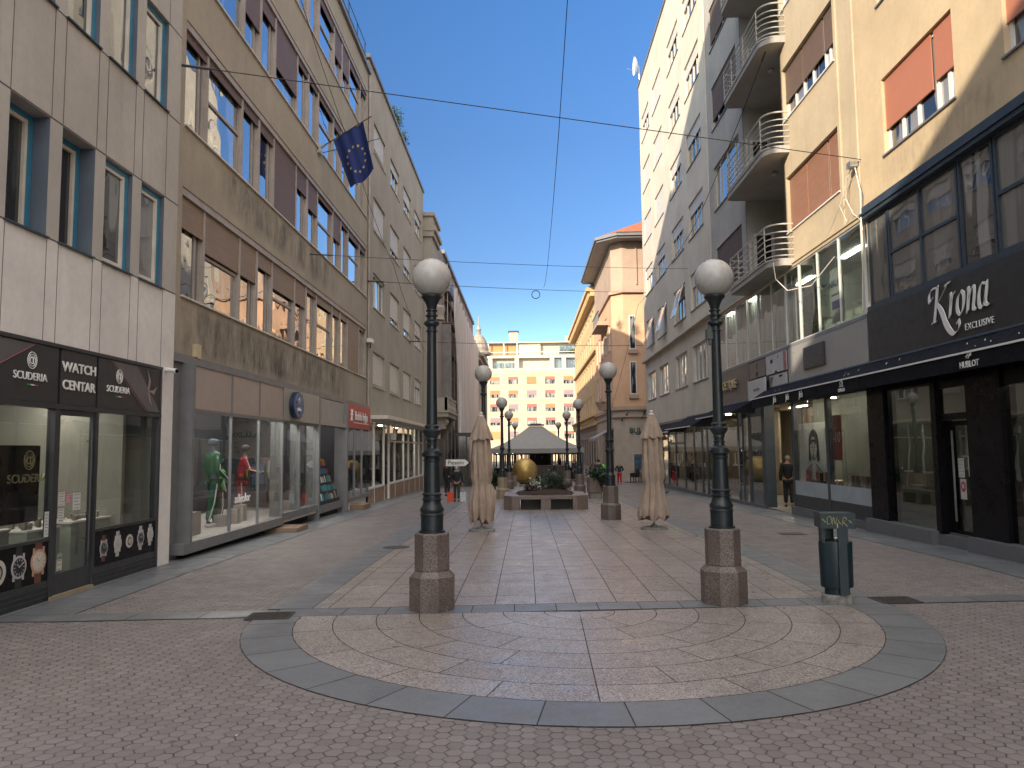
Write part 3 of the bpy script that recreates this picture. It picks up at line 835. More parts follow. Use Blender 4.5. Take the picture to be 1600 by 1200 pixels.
r = MB(); r.box(5.97, 14.29, 3.9, 3.98, -0.2, 3.7); r.box(14.30, 14.345, 0.12, 3.9, -0.2, 3.7); r.box(13.62, 13.72, 0.3, 3.9, 0, 3.7)
r.build('interior_wall', room_c, A.root)
r = MB(); r.box(5.97, 14.3, 0.1, 3.9, -0.05, 0.03); r.build('interior_floor', room_f, A.root)
r = MB(); r.box(5.97, 14.3, 0.1, 3.9, 3.3, 3.6); r.build('interior_ceiling', room_c, A.root)
lamp_e = EM('shop lamp', (1.0, 0.93, 0.82), 15.0)
lp = MB()
for u in (7.5, 9.5, 11.6, 13.2): lp.box(u - 0.5, u + 0.5, 1.3, 1.45, 3.27, 3.295)
lp.build('ceiling_lamps', lamp_e, A.root)
# dark banner inside the glass
t_ = root('window_banner', 'dark banner reading SCUDERIA behind the watch shop window', 'banner', (-6.9 - 0.14, 10.9, 1.5), LZ)
b = MB(); b.box(-1.75, 0.15, 0, 0.012, -0.35, 0.73); b.build('banner_cloth', black_p, t_)
text(t_, 'SCUDERIA', 0.17, (-0.12, -0.008, 0.26), letter_g, align='CENTER', xs=1.1)
def emblem(par, u, v, r, mat, d=-0.008, name='emblem'):
    e = MB()
    for rr in (r, r * 0.72):
        pts = [(u + rr * 0.86 * math.cos(a), d, v + rr * math.sin(a)) for a in [2 * PI * i / 28 for i in range(29)]]
        e.tube(pts, r * 0.055, 5)
    pts = [(u + r * 0.40 * math.cos(a), d, v + r * 0.42 * math.sin(a)) for a in [0.7 + (2 * PI - 1.4) * i / 14 for i in range(15)]]
    e.tube(pts, r * 0.07, 5)
    e.tube([(u - r * 0.05, d, v + r * 0.28), (u + r * 0.45, d, v + r * 0.28)], r * 0.07, 5); e.tube([(u + r * 0.18, d, v + r * 0.28), (u + r * 0.18, d, v - r * 0.35)], r * 0.08, 5)
    return e.build(name, mat, par)
emblem(t_, -0.1, 0.52, 0.13, letter_g)
MB().box(5.95, 14.30, 0.02, 0.08, 2.84, 3.66).build('fascia_backing', dark_p, A.root)
# fascia signs
panel_m = M('fascia panel', (0.035, 0.034, 0.036), 0.4, var=0.1)
panel_l = M('fascia grey sweep', (0.11, 0.105, 0.11), 0.4, var=0.15)
def sign_board(u0, u1, label):
    t = root('shop_sign', label, 'sign', (-6.88, u0, 2.84), LZ)
    b = MB(); b.box(0.015, u1 - u0 - 0.015, 0.0, 0.03, 0.0, 0.82); b.build('board', panel_m, t)
    return t
s1 = sign_board(8.6, 11.16, 'dark fascia panel with emblem and SCUDERIA, leftmost of the watch shop signs')
p = MB(); p.plate([(0.02, 0.02), (0.02, 0.80), (1.95, 0.80), (0.35, 0.02)], -0.006, -0.002); p.build('sweep', panel_l, s1)
rd = M('red line', (0.22, 0.05, 0.06), 0.5)
p = MB(); p.tube([(0.37, -0.008, 0.02), (1.97, -0.008, 0.80)], 0.008, 4); p.build('red_line', rd, s1)
text(s1, 'SCUDERIA', 0.155, (1.90, -0.012, 0.34), letter_w, xs=1.02); emblem(s1, 1.92, 0.57, 0.115, letter_w, -0.012)
def flagline(t, u, v):
    for k, c in enumerate(((0.05, 0.35, 0.1), (0.75, 0.75, 0.75), (0.6, 0.04, 0.04))):
        b = MB(); b.box(u - 0.12 + 0.08 * k, u - 0.04 + 0.08 * k, -0.012, -0.006, v, v + 0.014); b.build('colour_line', M('line %d' % k, c, 0.5), t)
flagline(s1, 1.95, 0.22)
s2 = sign_board(11.19, 12.16, 'dark fascia panel reading WATCH CENTAR above the watch shop door')
text(s2, 'WATCH', 0.20, (0.48, -0.012, 0.56), letter_w, xs=1.2, bold=0.004); text(s2, 'CENTAR', 0.20, (0.48, -0.012, 0.29), letter_w, xs=1.12, bold=0.004)
s3 = sign_board(12.19, 14.34, 'dark fascia panel with SCUDERIA and a runner picture, beside the security camera')
p = MB(); p.plate([(0.35, 0.80), (1.25, 0.80), (2.12, 0.02), (1.55, 0.02)], -0.005, -0.002); p.build('sweep', panel_l, s3)
p = MB(); p.tube([(0.42, -0.008, 0.80), (1.62, -0.008, 0.02)], 0.008, 4); p.build('red_line', rd, s3)
text(s3, 'SCUDERIA', 0.155, (0.62, -0.012, 0.33), letter_w, xs=1.02); emblem(s3, 0.64, 0.56, 0.115, letter_w, -0.012); flagline(s3, 0.66, 0.21)
p = MB()   # pale runner-like highlight shapes
for q in ([(1.60, .78), (1.66, .60), (1.62, .42), (1.74, .25), (1.68, .40), (1.74, .58)], [(1.66, .40), (1.86, .33), (1.98, .50), (1.84, .42)], [(1.62, .38), (1.72, .30), (1.80, .12), (1.70, .20)]):
    p.plate(q, -0.009, -0.006)
p.build('picture', M('runner tone', (0.28, 0.22, 0.20), 0.5), s3)
# decals of watches
def watch(par, u, v, r, dial, rim, strap):
    o = MB()
    o.box(u - r * 0.42, u + r * 0.42, -0.010, -0.004, v + r * 0.8, v + r * 1.75); o.box(u - r * 0.42, u + r * 0.42, -0.010, -0.004, v - r * 1.75, v - r * 0.8)
    a = o.build('watch_strap', strap, par)
    o = MB(); pts = [(u + r * math.cos(2 * PI * i / 24), v + r * math.sin(2 * PI * i / 24)) for i in range(24)]; o.plate(pts, -0.016, -0.010)
    for sx in (-1, 1):
        for sz in (-1, 1): o.box(u + sx * r * 0.62 - r * .12, u + sx * r * 0.62 + r * .12, -0.014, -0.008, v + sz * r * 0.9 - r * .25, v + sz * r * 0.9 + r * .25)
    b = o.build('watch_case', rim, a)
    o = MB(); pts = [(u + r * .8 * math.cos(2 * PI * i / 24), v + r * .8 * math.sin(2 * PI * i / 24)) for i in range(24)]; o.plate(pts, -0.019, -0.016); o.build('watch_dial', dial, a)
    o = MB()
    for i in range(12):
        an = PI * i / 6; o.tube([(u + r * .55 * math.cos(an), -0.0205, v + r * .55 * math.sin(an)), (u + r * .72 * math.cos(an), -0.0205, v + r * .72 * math.sin(an))], r * 0.03, 4)
    o.tube([(u, -0.0215, v), (u - r * .3, -0.0215, v + r * .3)], r * .04, 4); o.tube([(u, -0.0215, v), (u + r * .5, -0.0215, v + r * .35)], r * .03, 4)
    o.build('watch_hands', rim if dial is not white_p else black_p, a)
silver = M('printed silver', (0.40, 0.40, 0.41), 0.5); roseg = M('printed rose gold', (0.42, 0.25, 0.18), 0.5); brown = M('printed brown strap', (0.13, 0.05, 0.035), 0.6)
dialk = M('printed black dial', (0.02, 0.02, 0.022), 0.5)
cream_l = M('printed cream', (0.50, 0.48, 0.42), 0.5)
def strip(u0, u1, label, items):
    t = root('window_decal', label, 'decal', (-6.9, u0, 0.30), LZ)
    b = MB(); b.box(0, u1 - u0, -0.006, 0.02, 0.0, 0.56); b.build('film', black_p, t)
    for (k, u, v, r) in items:
        u -= u0
        if k == 'logo':
            o = MB(); o.plate([(u + r * math.cos(2 * PI * i / 30), v + r * math.sin(2 * PI * i / 30)) for i in range(30)], -0.012, -0.006); q = o.build('round_badge', cream_l, t)
            o = MB(); o.plate([(u + r * .62 * math.cos(2 * PI * i / 30), v + r * .62 * math.sin(2 * PI * i / 30)) for i in range(30)], -0.015, -0.012); o.build('badge_centre', dialk, q)
            emblem(q, u, v, r * 0.45, cream_l, -0.018)
        else: watch(t, u, v, r, *{'blk': (dialk, silver, dialk), 'brn': (dialk, silver, brown), 'slv': (silver, cream_l, silver), 'rose': (cream_l, roseg, brown), 'chr': (dialk, silver, silver)}[k])
    return t
strip(12.26, 14.29, 'black film with five small watch pictures under the right watch shop window', [('brn', 12.55, .27, .12), ('slv', 12.98, .29, .12), ('logo', 13.37, .29, .115), ('chr', 13.75, .30, .12), ('slv', 14.10, .32, .11)])
strip(8.6, 11.09, 'black film with large watch pictures and round badge at the left picture edge', [('slv', 9.0, .27, .14), ('brn', 9.5, .27, .15), ('logo', 10.02, .26, .175), ('blk', 10.45, .28, .155), ('rose', 10.87, .30, .17)])
# paper notices on the door and window
pap = M('white paper', (0.55, 0.55, 0.54), 0.7); pk = M('pink print', (0.45, 0.16, 0.22), 0.7)
def notice(label, u, v, w_, h_, m=pap, n=5, x=-6.897, side='L', d=-0.008):
    t = root('paper_notice', label, 'notice', (x, u, v), LZ if side == 'L' else RZ)
    b = MB(); b.box(-w_ / 2, w_ / 2, d, d + 0.002, -h_ / 2, h_ / 2); b.build('sheet', m, t)
    b = MB()
    for i in range(n):
        z = h_ * (0.38 - 0.76 * i / max(1, n - 1)); b.box(-w_ * 0.38, w_ * (0.38 - 0.1 * (i % 3)), d - 0.0015, d - 0.0005, z - 0.004, z + 0.004)
    b.build('print', M('print grey', (0.12, 0.12, 0.13), 0.7) if m is not pk else pap, t)
notice('white sheet at top left of the watch shop door notices', 11.36, 1.44, .15, .2); notice('white sheet below another on the watch shop door', 11.36, 1.20, .15, .2)
notice('small pink printed notice on the watch shop door', 11.53, 1.44, .15, .14, pk); notice('wide white sheet beside the pink notice on the watch shop door', 11.75, 1.38, .2, .26)
notice('white price card stuck to the left watch shop window', 11.02, 1.10, .10, .36, n=7)
notice('pale green sticker low on the watch shop door', 11.36, .62, .13, .07, M('pale green', (0.25, 0.3, 0.27), .6), 2); notice('cream sticker under the green one on the watch shop door', 11.36, .48, .13, .16, cream_l, 3)
# display counters with watches
def counter(u0, u1, z, label):
    t = root('display_counter', label, 'display', (-6.9 - 0.75, (u0 + u1) / 2, 0.03), LZ); w2 = (u1 - u0) / 2
    b = MB(); b.box(-w2, w2, -0.3, 0.3, 0, z - 0.03); b.build('cabinet', M('glass cabinet body', (0.33, 0.36, 0.31), 0.4), t)
    b = MB(); b.box(-w2 - 0.02, w2 + 0.02, -0.32, 0.32, z - 0.03, z); b.build('top', white_p, t)
    rr = random.Random(int(u0 * 10)); k = MB(); q = MB()
    u = -w2 + 0.08
    while u < w2 - 0.08:
        d_ = rr.uniform(-0.22, 0.15); h_ = rr.uniform(0.05, 0.12)
        k.box(u - 0.03, u + 0.03, d_ - 0.02, d_ + 0.03, z + 0.001, z + h_)
        q.lathe([(0.028, 0.0), (0.03, 0.008), (0.02, 0.012)], (u, d_ - 0.02, z + h_ + 0.01), 10)
        u += rr.uniform(0.07, 0.12)
    k.build('cushions', M('display cushions', (0.20, 0.17, 0.15), .7, var=.4, scale=9), t); q.build('watches', steel, t)
counter(12.4, 13.55, 0.98, 'pale counter full of watches behind the right watch shop window'); counter(9.4, 10.9, 1.02, 'pale counter of watches and boxes behind the left watch shop window')
counter(11.3, 12.1, 0.95, 'low counter of watches seen through the watch shop door')
# security camera
t = root('security_camera', 'small white bullet camera on the pilaster beside the watch shop sign', 'camera', (-6.86, 14.50, 3.70), LZ)
b = MB(); b.lathe([(0.05, -0.03), (0.05, 0.03)], (0, 0, 0), 14); b.build('bracket', white_p, t)
b = MB(); b.tube([(0, 0, -0.01), (-0.05, -0.12, -0.03), (-0.10, -0.24, -0.05)], 0.045, 14); b.build('housing', white_p, t)
b = MB(); b.tube([(-0.10, -0.24, -0.05), (-0.105, -0.25, -0.052)], 0.038, 14); b.build('lens', black_p, t)

# ---- beige office block
B = Fac('office_building', 'beige office block with ribbon windows and stained concrete above the sports shop', -7.1, 'L')
bands = [(5.36, 7.66), (9.0, 11.3), (12.62, 14.92), (16.3, 18.55)]
Y0, LM = 15.5, 4.62
w = MB(); w.wall(14.95, 34.15, 4.0, 19.5, [(15.5, 33.98, a, b) for a, b in bands], 0.3)
w.box(14.95, 34.15, 0.5, 14, 4.0, 19.45); w.box(14.95, 34.15, 5, 14, -1, 4.0); w.box(14.95, 34.2, 0.0, 14, 19.5, 19.52)
w.box(14.95, 15.0, 0.0, 14, -0.5, 19.4); w.box(34.1, 34.15, 0.01, 14, -0.9, 19.4); w.box(15.0, 34.1, .4, .49, 4.0, 4.3)
w.build('wall', wallB, B.root)
w = MB(); w.box(14.95, 34.15, -0.09, 0.0, 3.95, 4.12); w.build('ledge', zinc, B.root)
w = MB(); w.box(14.95, 34.25, -0.12, 14, 19.52, 19.72); w.build('roof', zinc, B.root)
rr = random.Random(11)
for bi, (a, b) in enumerate(bands):
    h = b - a
    s = MB(); s.box(15.5, 33.98, -0.05, 0.16, a - 0.04, a - 0.003); s.build('sill', cream_p, B.root)
    hd = MB(); hd.box(15.5, 33.98, 0.02, 0.30, b - 0.16, b - 0.003); hd.build('lintel_box', grey_p, B.root)
    for mdl in range(4):
        u = Y0 + LM * mdl
        parts = [(0.0, 1.22, 'n'), (1.22, 3.36, 'w'), (3.36, 4.62, 'n')]
        for pi, (p0, p1, kd) in enumerate(parts):
            W = p1 - p0
            key = 'B%d%d%d' % (bi, mdl, pi)
            if bi == 0: fr = [(.30, .42, .42), (.18, .33, .33), (.06, .12, .12), (.10, .95, .05)][mdl][pi]; sm_ = shutA
            elif bi == 1: fr = [(.08, .10, .10), (.12, .97, .30), (.42, .06, .45), (.05, .10, .10)][mdl][pi]; sm_ = shutP
            else:
                fr = rr.choice((.08, .08, .3, .5, .12)); sm_ = shutP
                if bi == 2 and mdl == 0: fr = (.05, .06, .55)[pi]
                if bi == 2 and mdl == 1: fr = (.18, .65, .08)[pi]
            hh = h - 0.16
            def make(W=W, kd=kd, fr=fr, sm_=sm_, hh=hh, pi=pi):
                f = MB(); D = 0.12
                f.box(0.0, 0.07, D - 0.07, D + 0.09, 0, hh); 
                if pi == 2: f.box(W - 0.05, W - 0.001, D - 0.07, D + 0.09, 0, hh)
                f.box(0.07, W, D, D + 0.07, 0, 0.06); f.box(0.07, W, D, D + 0.07, hh - 0.05, hh)
                x1 = W - (0.05 if pi == 2 else 0)
                f.box(0.07, 0.12, D + 0.01, D + 0.07, 0.06, hh - 0.05); f.box(x1 - 0.06, x1, D + 0.01, D + 0.07, 0.06, hh - 0.05)
                if kd == 'w': f.box(0.12, x1 - 0.06, D, D + 0.07, hh * 0.52, hh * 0.52 + 0.07)
                else: f.box(x1 - 0.30, x1 - 0.24, D + 0.01, D + 0.07, 0.06, hh - 0.05)
                o = f.build('window', grey_p)
                g = MB(); g.box(0.1, x1 - 0.03, D + 0.04, D + 0.05, 0.04, hh - 0.03); g.build('pane', paneB, o)
                if fr > 0:
                    m = MB(); m.box(0.085, x1 - 0.01, D - 0.045, D - 0.025, hh * (1 - fr), hh); m.box(0.085, x1 - 0.01, D - 0.055, D - 0.02, hh * (1 - fr) - 0.035, hh * (1 - fr)); m.build('shutter', sm_, o)
                return o
            inst(key, B.root, (u + p0, 0, a), make)
# roof railing
r = MB()
for u in [24 + 1.6 * i for i in range(7)]: r.tube([(u, 0.05, 19.7), (u, 0.05, 20.75)], 0.02, 6)
for z in (20.2, 20.75): r.tube([(24, 0.05, z), (33.8, 0.05, z)], 0.02, 6)
r.build('railing', dark_p, B.root)
# sports shop front
f = MB()
f.box(15.02, 15.60, -0.02, 0.3, -0.3, 3.95)
f.box(15.3, 21.6, -0.30, 0.02, 0.08, 0.29); f.box(15.60, 15.70, -0.29, 0.0, 0.29, 3.95)
for u in (17.72, 19.58, 21.50): f.box(u - 0.022, u + 0.022, -0.29, -0.23, 0.29, 3.93)
f.box(15.7, 21.5, -0.285, -0.22, 2.93, 3.01); f.box(15.7, 21.5, -0.29, 0.0, 3.90, 3.95)
f.box(21.535, 25.5, -0.20, 0.0, 2.93, 3.0)
for u in (21.62, 23.45, 25.46): f.box(u - 0.05, u + 0.05, -0.2, 0.1, 0.30, 2.95)
f.box(25.40, 25.56, -0.25, 0.25, -0.4, 3.95); f.box(29.42, 29.60, -0.25, 0.25, -0.4, 3.95)
f.box(21.6, 25.4, -0.22, 0.1, 0.18, 0.36)
f.box(29.6, 34.0, -0.22, 0.05, 0.14, 0.30); f.box(25.56, 29.42, -0.10, 0.5, 0.0, 0.24)
for u in (31.0, 32.4): f.box(u - 0.03, u + 0.03, -0.2, -0.12, 0.30, 3.0)
f.build('shopfront_frame', alum, B.root)
pf = M('beige shop fascia', (0.36, 0.30, 0.27), 0.45, var=0.05)
pg = M('light grey shop fascia', (0.33, 0.315, 0.29), 0.45, var=0.05)
for (a, b) in ((15.7, 17.68), (17.76, 19.54), (19.62, 21.46)):
    q = MB(); q.box(a, b, -0.27, -0.24, 3.01, 3.90); q.build('fascia_panel', pf, B.root)
for (a, b) in ((21.54, 23.42), (23.46, 25.40)):
    q = MB(); q.box(a, b, -0.24, -0.02, 3.0, 3.92); q.build('fascia_panel', pg, B.root)
q = MB(); q.box(25.56, 29.42, -0.1, 0.1, 3.15, 3.92); q.box(25.56, 29.42, -0.2, 0.1, 3.0, 3.15); 
for i in range(12): q.box(25.6 + .32 * i, 25.63 + .32 * i, -0.115, -0.099, 3.16, 3.92)
q.build('roller_box', pg, B.root)
for (a, b, d_) in ((15.7, 21.47, -0.25), (21.67, 23.40, -0.15), (23.50, 25.40, -0.15), (29.62, 33.95, -0.16)):
    g = MB(); g.box(a, b, d_, d_ + 0.006, 0.31, 2.94); g.build('shop_window', glassS, B.root)
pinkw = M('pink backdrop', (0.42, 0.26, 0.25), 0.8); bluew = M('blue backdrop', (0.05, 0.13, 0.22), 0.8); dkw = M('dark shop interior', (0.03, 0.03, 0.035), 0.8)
platf = M('pale display floor', (0.42, 0.38, 0.35), 0.5)
r = MB(); r.box(15.1, 17.2, 1.9, 1.95, 0.2, 3.9); r.build('backdrop', bluew, B.root)
r = MB(); r.box(17.2, 19.0, 1.7, 1.75, 0.2, 3.9); r.build('backdrop', pinkw, B.root)
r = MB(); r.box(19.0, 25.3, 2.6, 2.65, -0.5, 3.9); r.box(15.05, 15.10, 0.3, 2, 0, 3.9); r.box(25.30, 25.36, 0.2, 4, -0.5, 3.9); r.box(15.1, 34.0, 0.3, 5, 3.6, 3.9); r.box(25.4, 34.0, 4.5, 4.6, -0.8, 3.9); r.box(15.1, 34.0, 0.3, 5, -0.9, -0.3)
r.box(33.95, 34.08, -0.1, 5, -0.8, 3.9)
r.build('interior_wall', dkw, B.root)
r = MB(); r.box(15.7, 25.3, -0.2, 2.5, 0.10, 0.30); r.build('display_floor', platf, B.root)
r = MB(); r.box(15.3, 34.0, 0.12, 0.18, -0.8, 0.10); r.build('plinth', dkw, B.root)
lp = MB()
for u in (16.5, 18.6, 20.4, 22.5, 24.2): lp.box(u - 0.3, u + 0.3, 0.5, 0.6, 3.56, 3.59)
for u in (27.5, 31.0, 32.8): lp.box(u - 0.25, u + 0.25, 1.5, 1.55, 3.56, 3.59)
lp.build('ceiling_lamps', EM('shop lamp B', (1.0, 0.95, 0.88), 75.0), B.root)
st = M('worn timber', (0.22, 0.15, 0.10), 0.8)
t = tag(MB().box(-0.45, 0.45, -0.55, 0.55, 0.0, 0.12).build('wooden_ramp', st), 'low wooden ramp on the paving below the sports shop corner', 'ramp'); t.location = (-6.72, 21.6, gz(21.6) + 0.01)
t = tag(MB().box(-0.4, 0.4, -0.7, 0.7, 0.0, 0.2).build('wooden_step', st), 'brown wooden step under the bookshop window', 'step'); t.location = (-6.85, 31.2, gz(31.2) + 0.01)
text(B.root, 'adicolor', 0.30, (18.55, -0.262, 1.0), letter_w)
# oval sports sign
t = root('shop_sign', 'blue oval sports shop sign with white leaf emblem', 'sign', (-6.84, 22.62, 3.47), LZ)
blue_s = M('sign blue', (0.02, 0.085, 0.24), 0.3, var=0.04)
ov = lambda a_, b_: [(a_ * math.cos(2 * PI * i / 40), b_ * math.sin(2 * PI * i / 40)) for i in range(40)]
b = MB(); b.plate(ov(0.52, 0.40), -0.12, 0.0); b.build('casing', M('casing navy', (0.01, 0.02, 0.05), 0.4), t)
b = MB(); b.plate(ov(0.49, 0.375), -0.135, -0.12); b.build('face', blue_s, t)
b = MB()
for ang, ln in ((90, 0.20), (128, 0.18), (52, 0.18)):
    c, s_ = math.cos(rad(ang)), math.sin(rad(ang))
    pts = []
    for i in range(13):
        q = i / 12; wd = 0.055 * math.sin(PI * q) ** 0.8
        pts.append((q * ln * c - wd * s_, q * ln * s_ + wd * c))
    for i in range(12, -1, -1):
        q = i / 12; wd = 0.055 * math.sin(PI * q) ** 0.8
        pts.append((q * ln * c + wd * s_, q * ln * s_ - wd * c))
    b.plate([(x, z + 0.03) for x, z in pts[1:-1]], -0.142, -0.136)
b.build('emblem', letter_w, t)
b = MB()
for z in (0.055, 0.09, 0.125): b.box(-0.2, 0.2, -0.1445, -0.1425, z, z + 0.012)
b.build('emblem_stripes', blue_s, t)
text(t, 'adidas', 0.15, (0, -0.138, -0.12), letter_w, bold=0.003)
# bookshop sign
t = root('shop_sign', 'red bookshop sign with white lettering above its window', 'sign', (-6.90, 31.9, 3.5), LZ)
red_s = M('sign red', (0.42, 0.05, 0.05), 0.45, var=0.05)
b = MB(); b.box(-2.28, 2.1, 0.0, 0.06, -0.48, 0.48); b.build('board', red_s, t)
text(t, 'školska knjiga', 0.50, (0.25, -0.01, 0.02), letter_w, xs=0.92, bold=0.006)
b = MB(); b.tube([(-1.75, -0.01, -0.2), (-1.45, -0.01, 0.25)], 0.03, 5); b.tube([(-1.45, -0.01, -0.2), (-1.75, -0.01, 0.25)], 0.03, 5); b.tube([(-1.8, -0.01, 0.05), (-1.4, -0.01, 0.05)], 0.03, 5); b.box(-1.2, 1.75, -0.012, -0.002, -0.27, -0.24); b.build('emblem', letter_w, t)
# book display
rb = random.Random(5)
bcols = [M('book %d' % i, c, 0.6) for i, c in enumerate(((0.3, 0.04, 0.04), (0.04, 0.15, 0.25), (0.5, 0.48, 0.42), (0.05, 0.25, 0.22), (0.45, 0.25, 0.08), (0.1, 0.1, 0.12), (0.6, 0.6, 0.6)))]
t = root('book_display', 'stepped rack of colourful books in the dark bookshop doorway', 'display', (-7.12, 27.5, 0.25), LZ)
b = MB()
for k in range(5): b.box(-1.75, 1.85, 0.11 * k, 0.11 * k + 0.12, 0, 0.12 + 0.30 * k)
b.build('rack', dkw, t)
for k in range(5):
    u = -1.65
    while u < 1.75:
        wd = rb.uniform(0.14, 0.24); hh = rb.uniform(0.18, 0.27); z = 0.122 + 0.30 * k
        q = MB(); q.box(-wd / 2, wd / 2, -0.015, 0.015, 0, hh); o = q.build('book', rb.choice(bcols), t); o.location = (u, 0.11 * k + 0.05, z); o.rotation_euler.x = -0.25; o.rotation_euler.z = rb.uniform(-0.3, 0.3)
        u += wd + rb.uniform(0.02, 0.1)
t = root('book_display', 'table of books and cards behind the bookshop window', 'display', (-6.98, 31.7, 0.0), LZ)
b = MB(); b.box(-1.8, 1.8, 0, 0.6, -0.2, 0.5); b.build('table', white_p, t)
u = -1.7
while u < 1.7:
    q = MB(); wd = rb.uniform(0.12, 0.22); q.box(-wd / 2, wd / 2, -0.015, 0.015, 0, rb.uniform(0.2, 0.4)); o = q.build('book', rb.choice(bcols), t); o.location = (u, rb.uniform(0.05, 0.4), 0.502); o.rotation_euler.z = rb.uniform(-0.6, 0.6); u += wd + 0.06
# alarm box
t = tag(MB().box(-0.11, 0.11, -0.10, 0.0, -0.14, 0.14).box(-0.10, 0.10, -0.105, -0.10, -0.17, -0.14).build('alarm_box', M('cream plastic', (0.50, 0.42, 0.27), 0.5)), 'small cream alarm box on the stained wall above the sports shop', 'alarm box'); t.location = (-7.1, 16.27, 4.28); t.rotation_euler.z = LZ
# yellow chair in window
t = root('chair', 'yellow wooden chair in front of the blue backdrop in the sports shop window', 'chair', (-7.75, 16.55, 0.80), LZ + 0.5)
yl = M('yellow chair', (0.42, 0.25, 0.06), 0.5)
b = MB(); b.box(-0.2, 0.2, -0.2, 0.2, 0.44, 0.47); b.build('seat', yl, t)
b = MB(); b.box(-0.19, 0.19, 0.19, 0.215, 0.78, 1.02); b.tube([(-0.18, 0.2, 0.44), (-0.18, 0.21, 1.0)], 0.012); b.tube([(0.18, 0.2, 0.44), (0.18, 0.21, 1.0)], 0.012); b.build('backrest', yl, t)
for sx in (-1, 1):
    for sy in (-1, 1): b = MB(); b.tube([(sx * .17, sy * .17, .44), (sx * .2, sy * .2, 0)], 0.013); b.build('leg', yl, t)
t = tag(MB().box(-0.5, 0.5, -0.6, 0.6, 0, 0.5).build('display_plinth', platf), 'pale plinth under the yellow chair in the sports shop window', 'plinth'); t.location = (-7.75, 16.55, 0.301)

# ---- grey beige apartment block
C_ = Fac('apartment_building', 'grey beige apartment block with white blinds and plain render, after the office block', -7.1, 'L')
rowsC = [(5.15, 6.75), (8.86, 10.52), (12.55, 14.2), (16.35, 17.85)]
uC = [(35.5, 38.5), (40.0, 42.95), (44.4, 47.4), (48.95, 52.1)]
holes = [(a, b, c, e) for a, b in uC for c, e in rowsC]
w = MB(); w.wall(34.15, 53.1, 3.55, 20.3, holes, 0.3); w.box(34.15, 53.1, 0.35, 14, 3.7, 20.25); w.box(34.15, 53.1, 3, 14, -1, 3.7); w.box(34.15, 34.2, 0, 14, -1, 20.2); w.box(53.05, 53.1, 0.0, 14, -1, 20.25); w.box(34.15, 53.1, 0, 14, 20.3, 20.32)
w.build('wall', wallC, C_.root)
MB().box(34.1, 53.2, -0.10, 14, 20.32, 20.5).build('roof', zinc, C_.root)
rc = random.Random(21)
for i, (a, b) in enumerate(uC):
    for j, (c, e) in enumerate(rowsC):
        fr = rc.choice((0.25, 0.45, 0.75, 0.7, 0.3))
        if j == 0: fr = (0.92, 0.92, 0.95, 0.3)[i]
        if j == 1: fr = (0.05, 0.75, 0.7, 0.5)[i]
        if j == 2: fr = (0.85, 0.7, 0.6, 0.5)[i]
        window('C%.2f%.1f' % (fr, e - c), C_, a, b, c, e, (0.36, 0.68), (), 0.07, 0.13, white_p, paneC, cream_p, [(0.02, 0.98, fr, shutW)])
# vertical drainpipe and balcony plants on the roof
d = MB(); d.tube([(34.2, -0.06, 4.1), (34.2, -0.06, 19.4)], 0.05, 8); d.build('drainpipe', grey_p, C_.root)
# canopy and shop below
MB().box(34.9, 54.0, -0.85, 0.05, 3.55, 3.72).build('canopy', cream_p, C_.root)
f = MB()
for u in (34.3, 35.9, 38.4, 39.8, 41.6, 44.6, 46.5, 49.0, 51.0, 53.0): f.box(u - 0.06, u + 0.06, -0.03, 0.06, -0.6, 3.55)
f.box(34.3, 38.4, -0.04, 0.06, 0.36, 0.46); f.box(39.8, 53, -0.04, 0.06, 0.36, 0.46); f.box(39.8, 53, -0.04, 0.06, 2.55, 2.63); f.box(34.3, 53, -0.03, 0.06, 3.45, 3.55)
f.build('shopfront_frame', white_p, C_.root)
MB().box(34.4, 53, 0.03, 0.036, 0.46, 3.45).build('shop_window', glassS, C_.root)
MB().box(34.2, 38.4, -0.02, 0.2, -0.7, 0.36).box(39.86, 53.05, -0.02, 0.2, -0.7, 0.36).build('stone_base', M('orange brown stone', (0.30, 0.20, 0.14), 0.6, var=0.3, scale=3), C_.root)
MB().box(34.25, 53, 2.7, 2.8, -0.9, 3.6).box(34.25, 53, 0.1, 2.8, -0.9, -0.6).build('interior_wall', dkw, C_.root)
lp = MB()
for u in (36, 43, 48): lp.box(u - .5, u + .5, 1, 1.1, 3.5, 3.53)
lp.build('ceiling_lamps', EM('shop lamp C', (1.0, 0.9, 0.75), 34.0), C_.root)
t = root('wall_lamp', 'cream box lamp hanging under the canopy left of the cast iron lamp', 'lamp', (-6.75, 39.1, 2.9), LZ)
MB().box(-0.18, 0.18, -0.12, 0.12, -0.25, 0.1).build('lamp_shade', cream_p, t); MB().box(-0.8, 0.8, -0.03, 0.03, -0.29, -0.25).build('bracket', dark_p, t)
t = root('surveillance_box', 'white junction box on the corner of the office block', 'box', (-7.05, 34.0, 7.0), LZ)
MB().box(-0.25, 0.25, -0.25, -0.02, -0.08, 0.1).build('casing', white_p, t); MB().tube([(0.1, -0.12, -0.08), (0.1, -0.12, -0.3)], 0.03).build('cable_stub', dark_p, t)
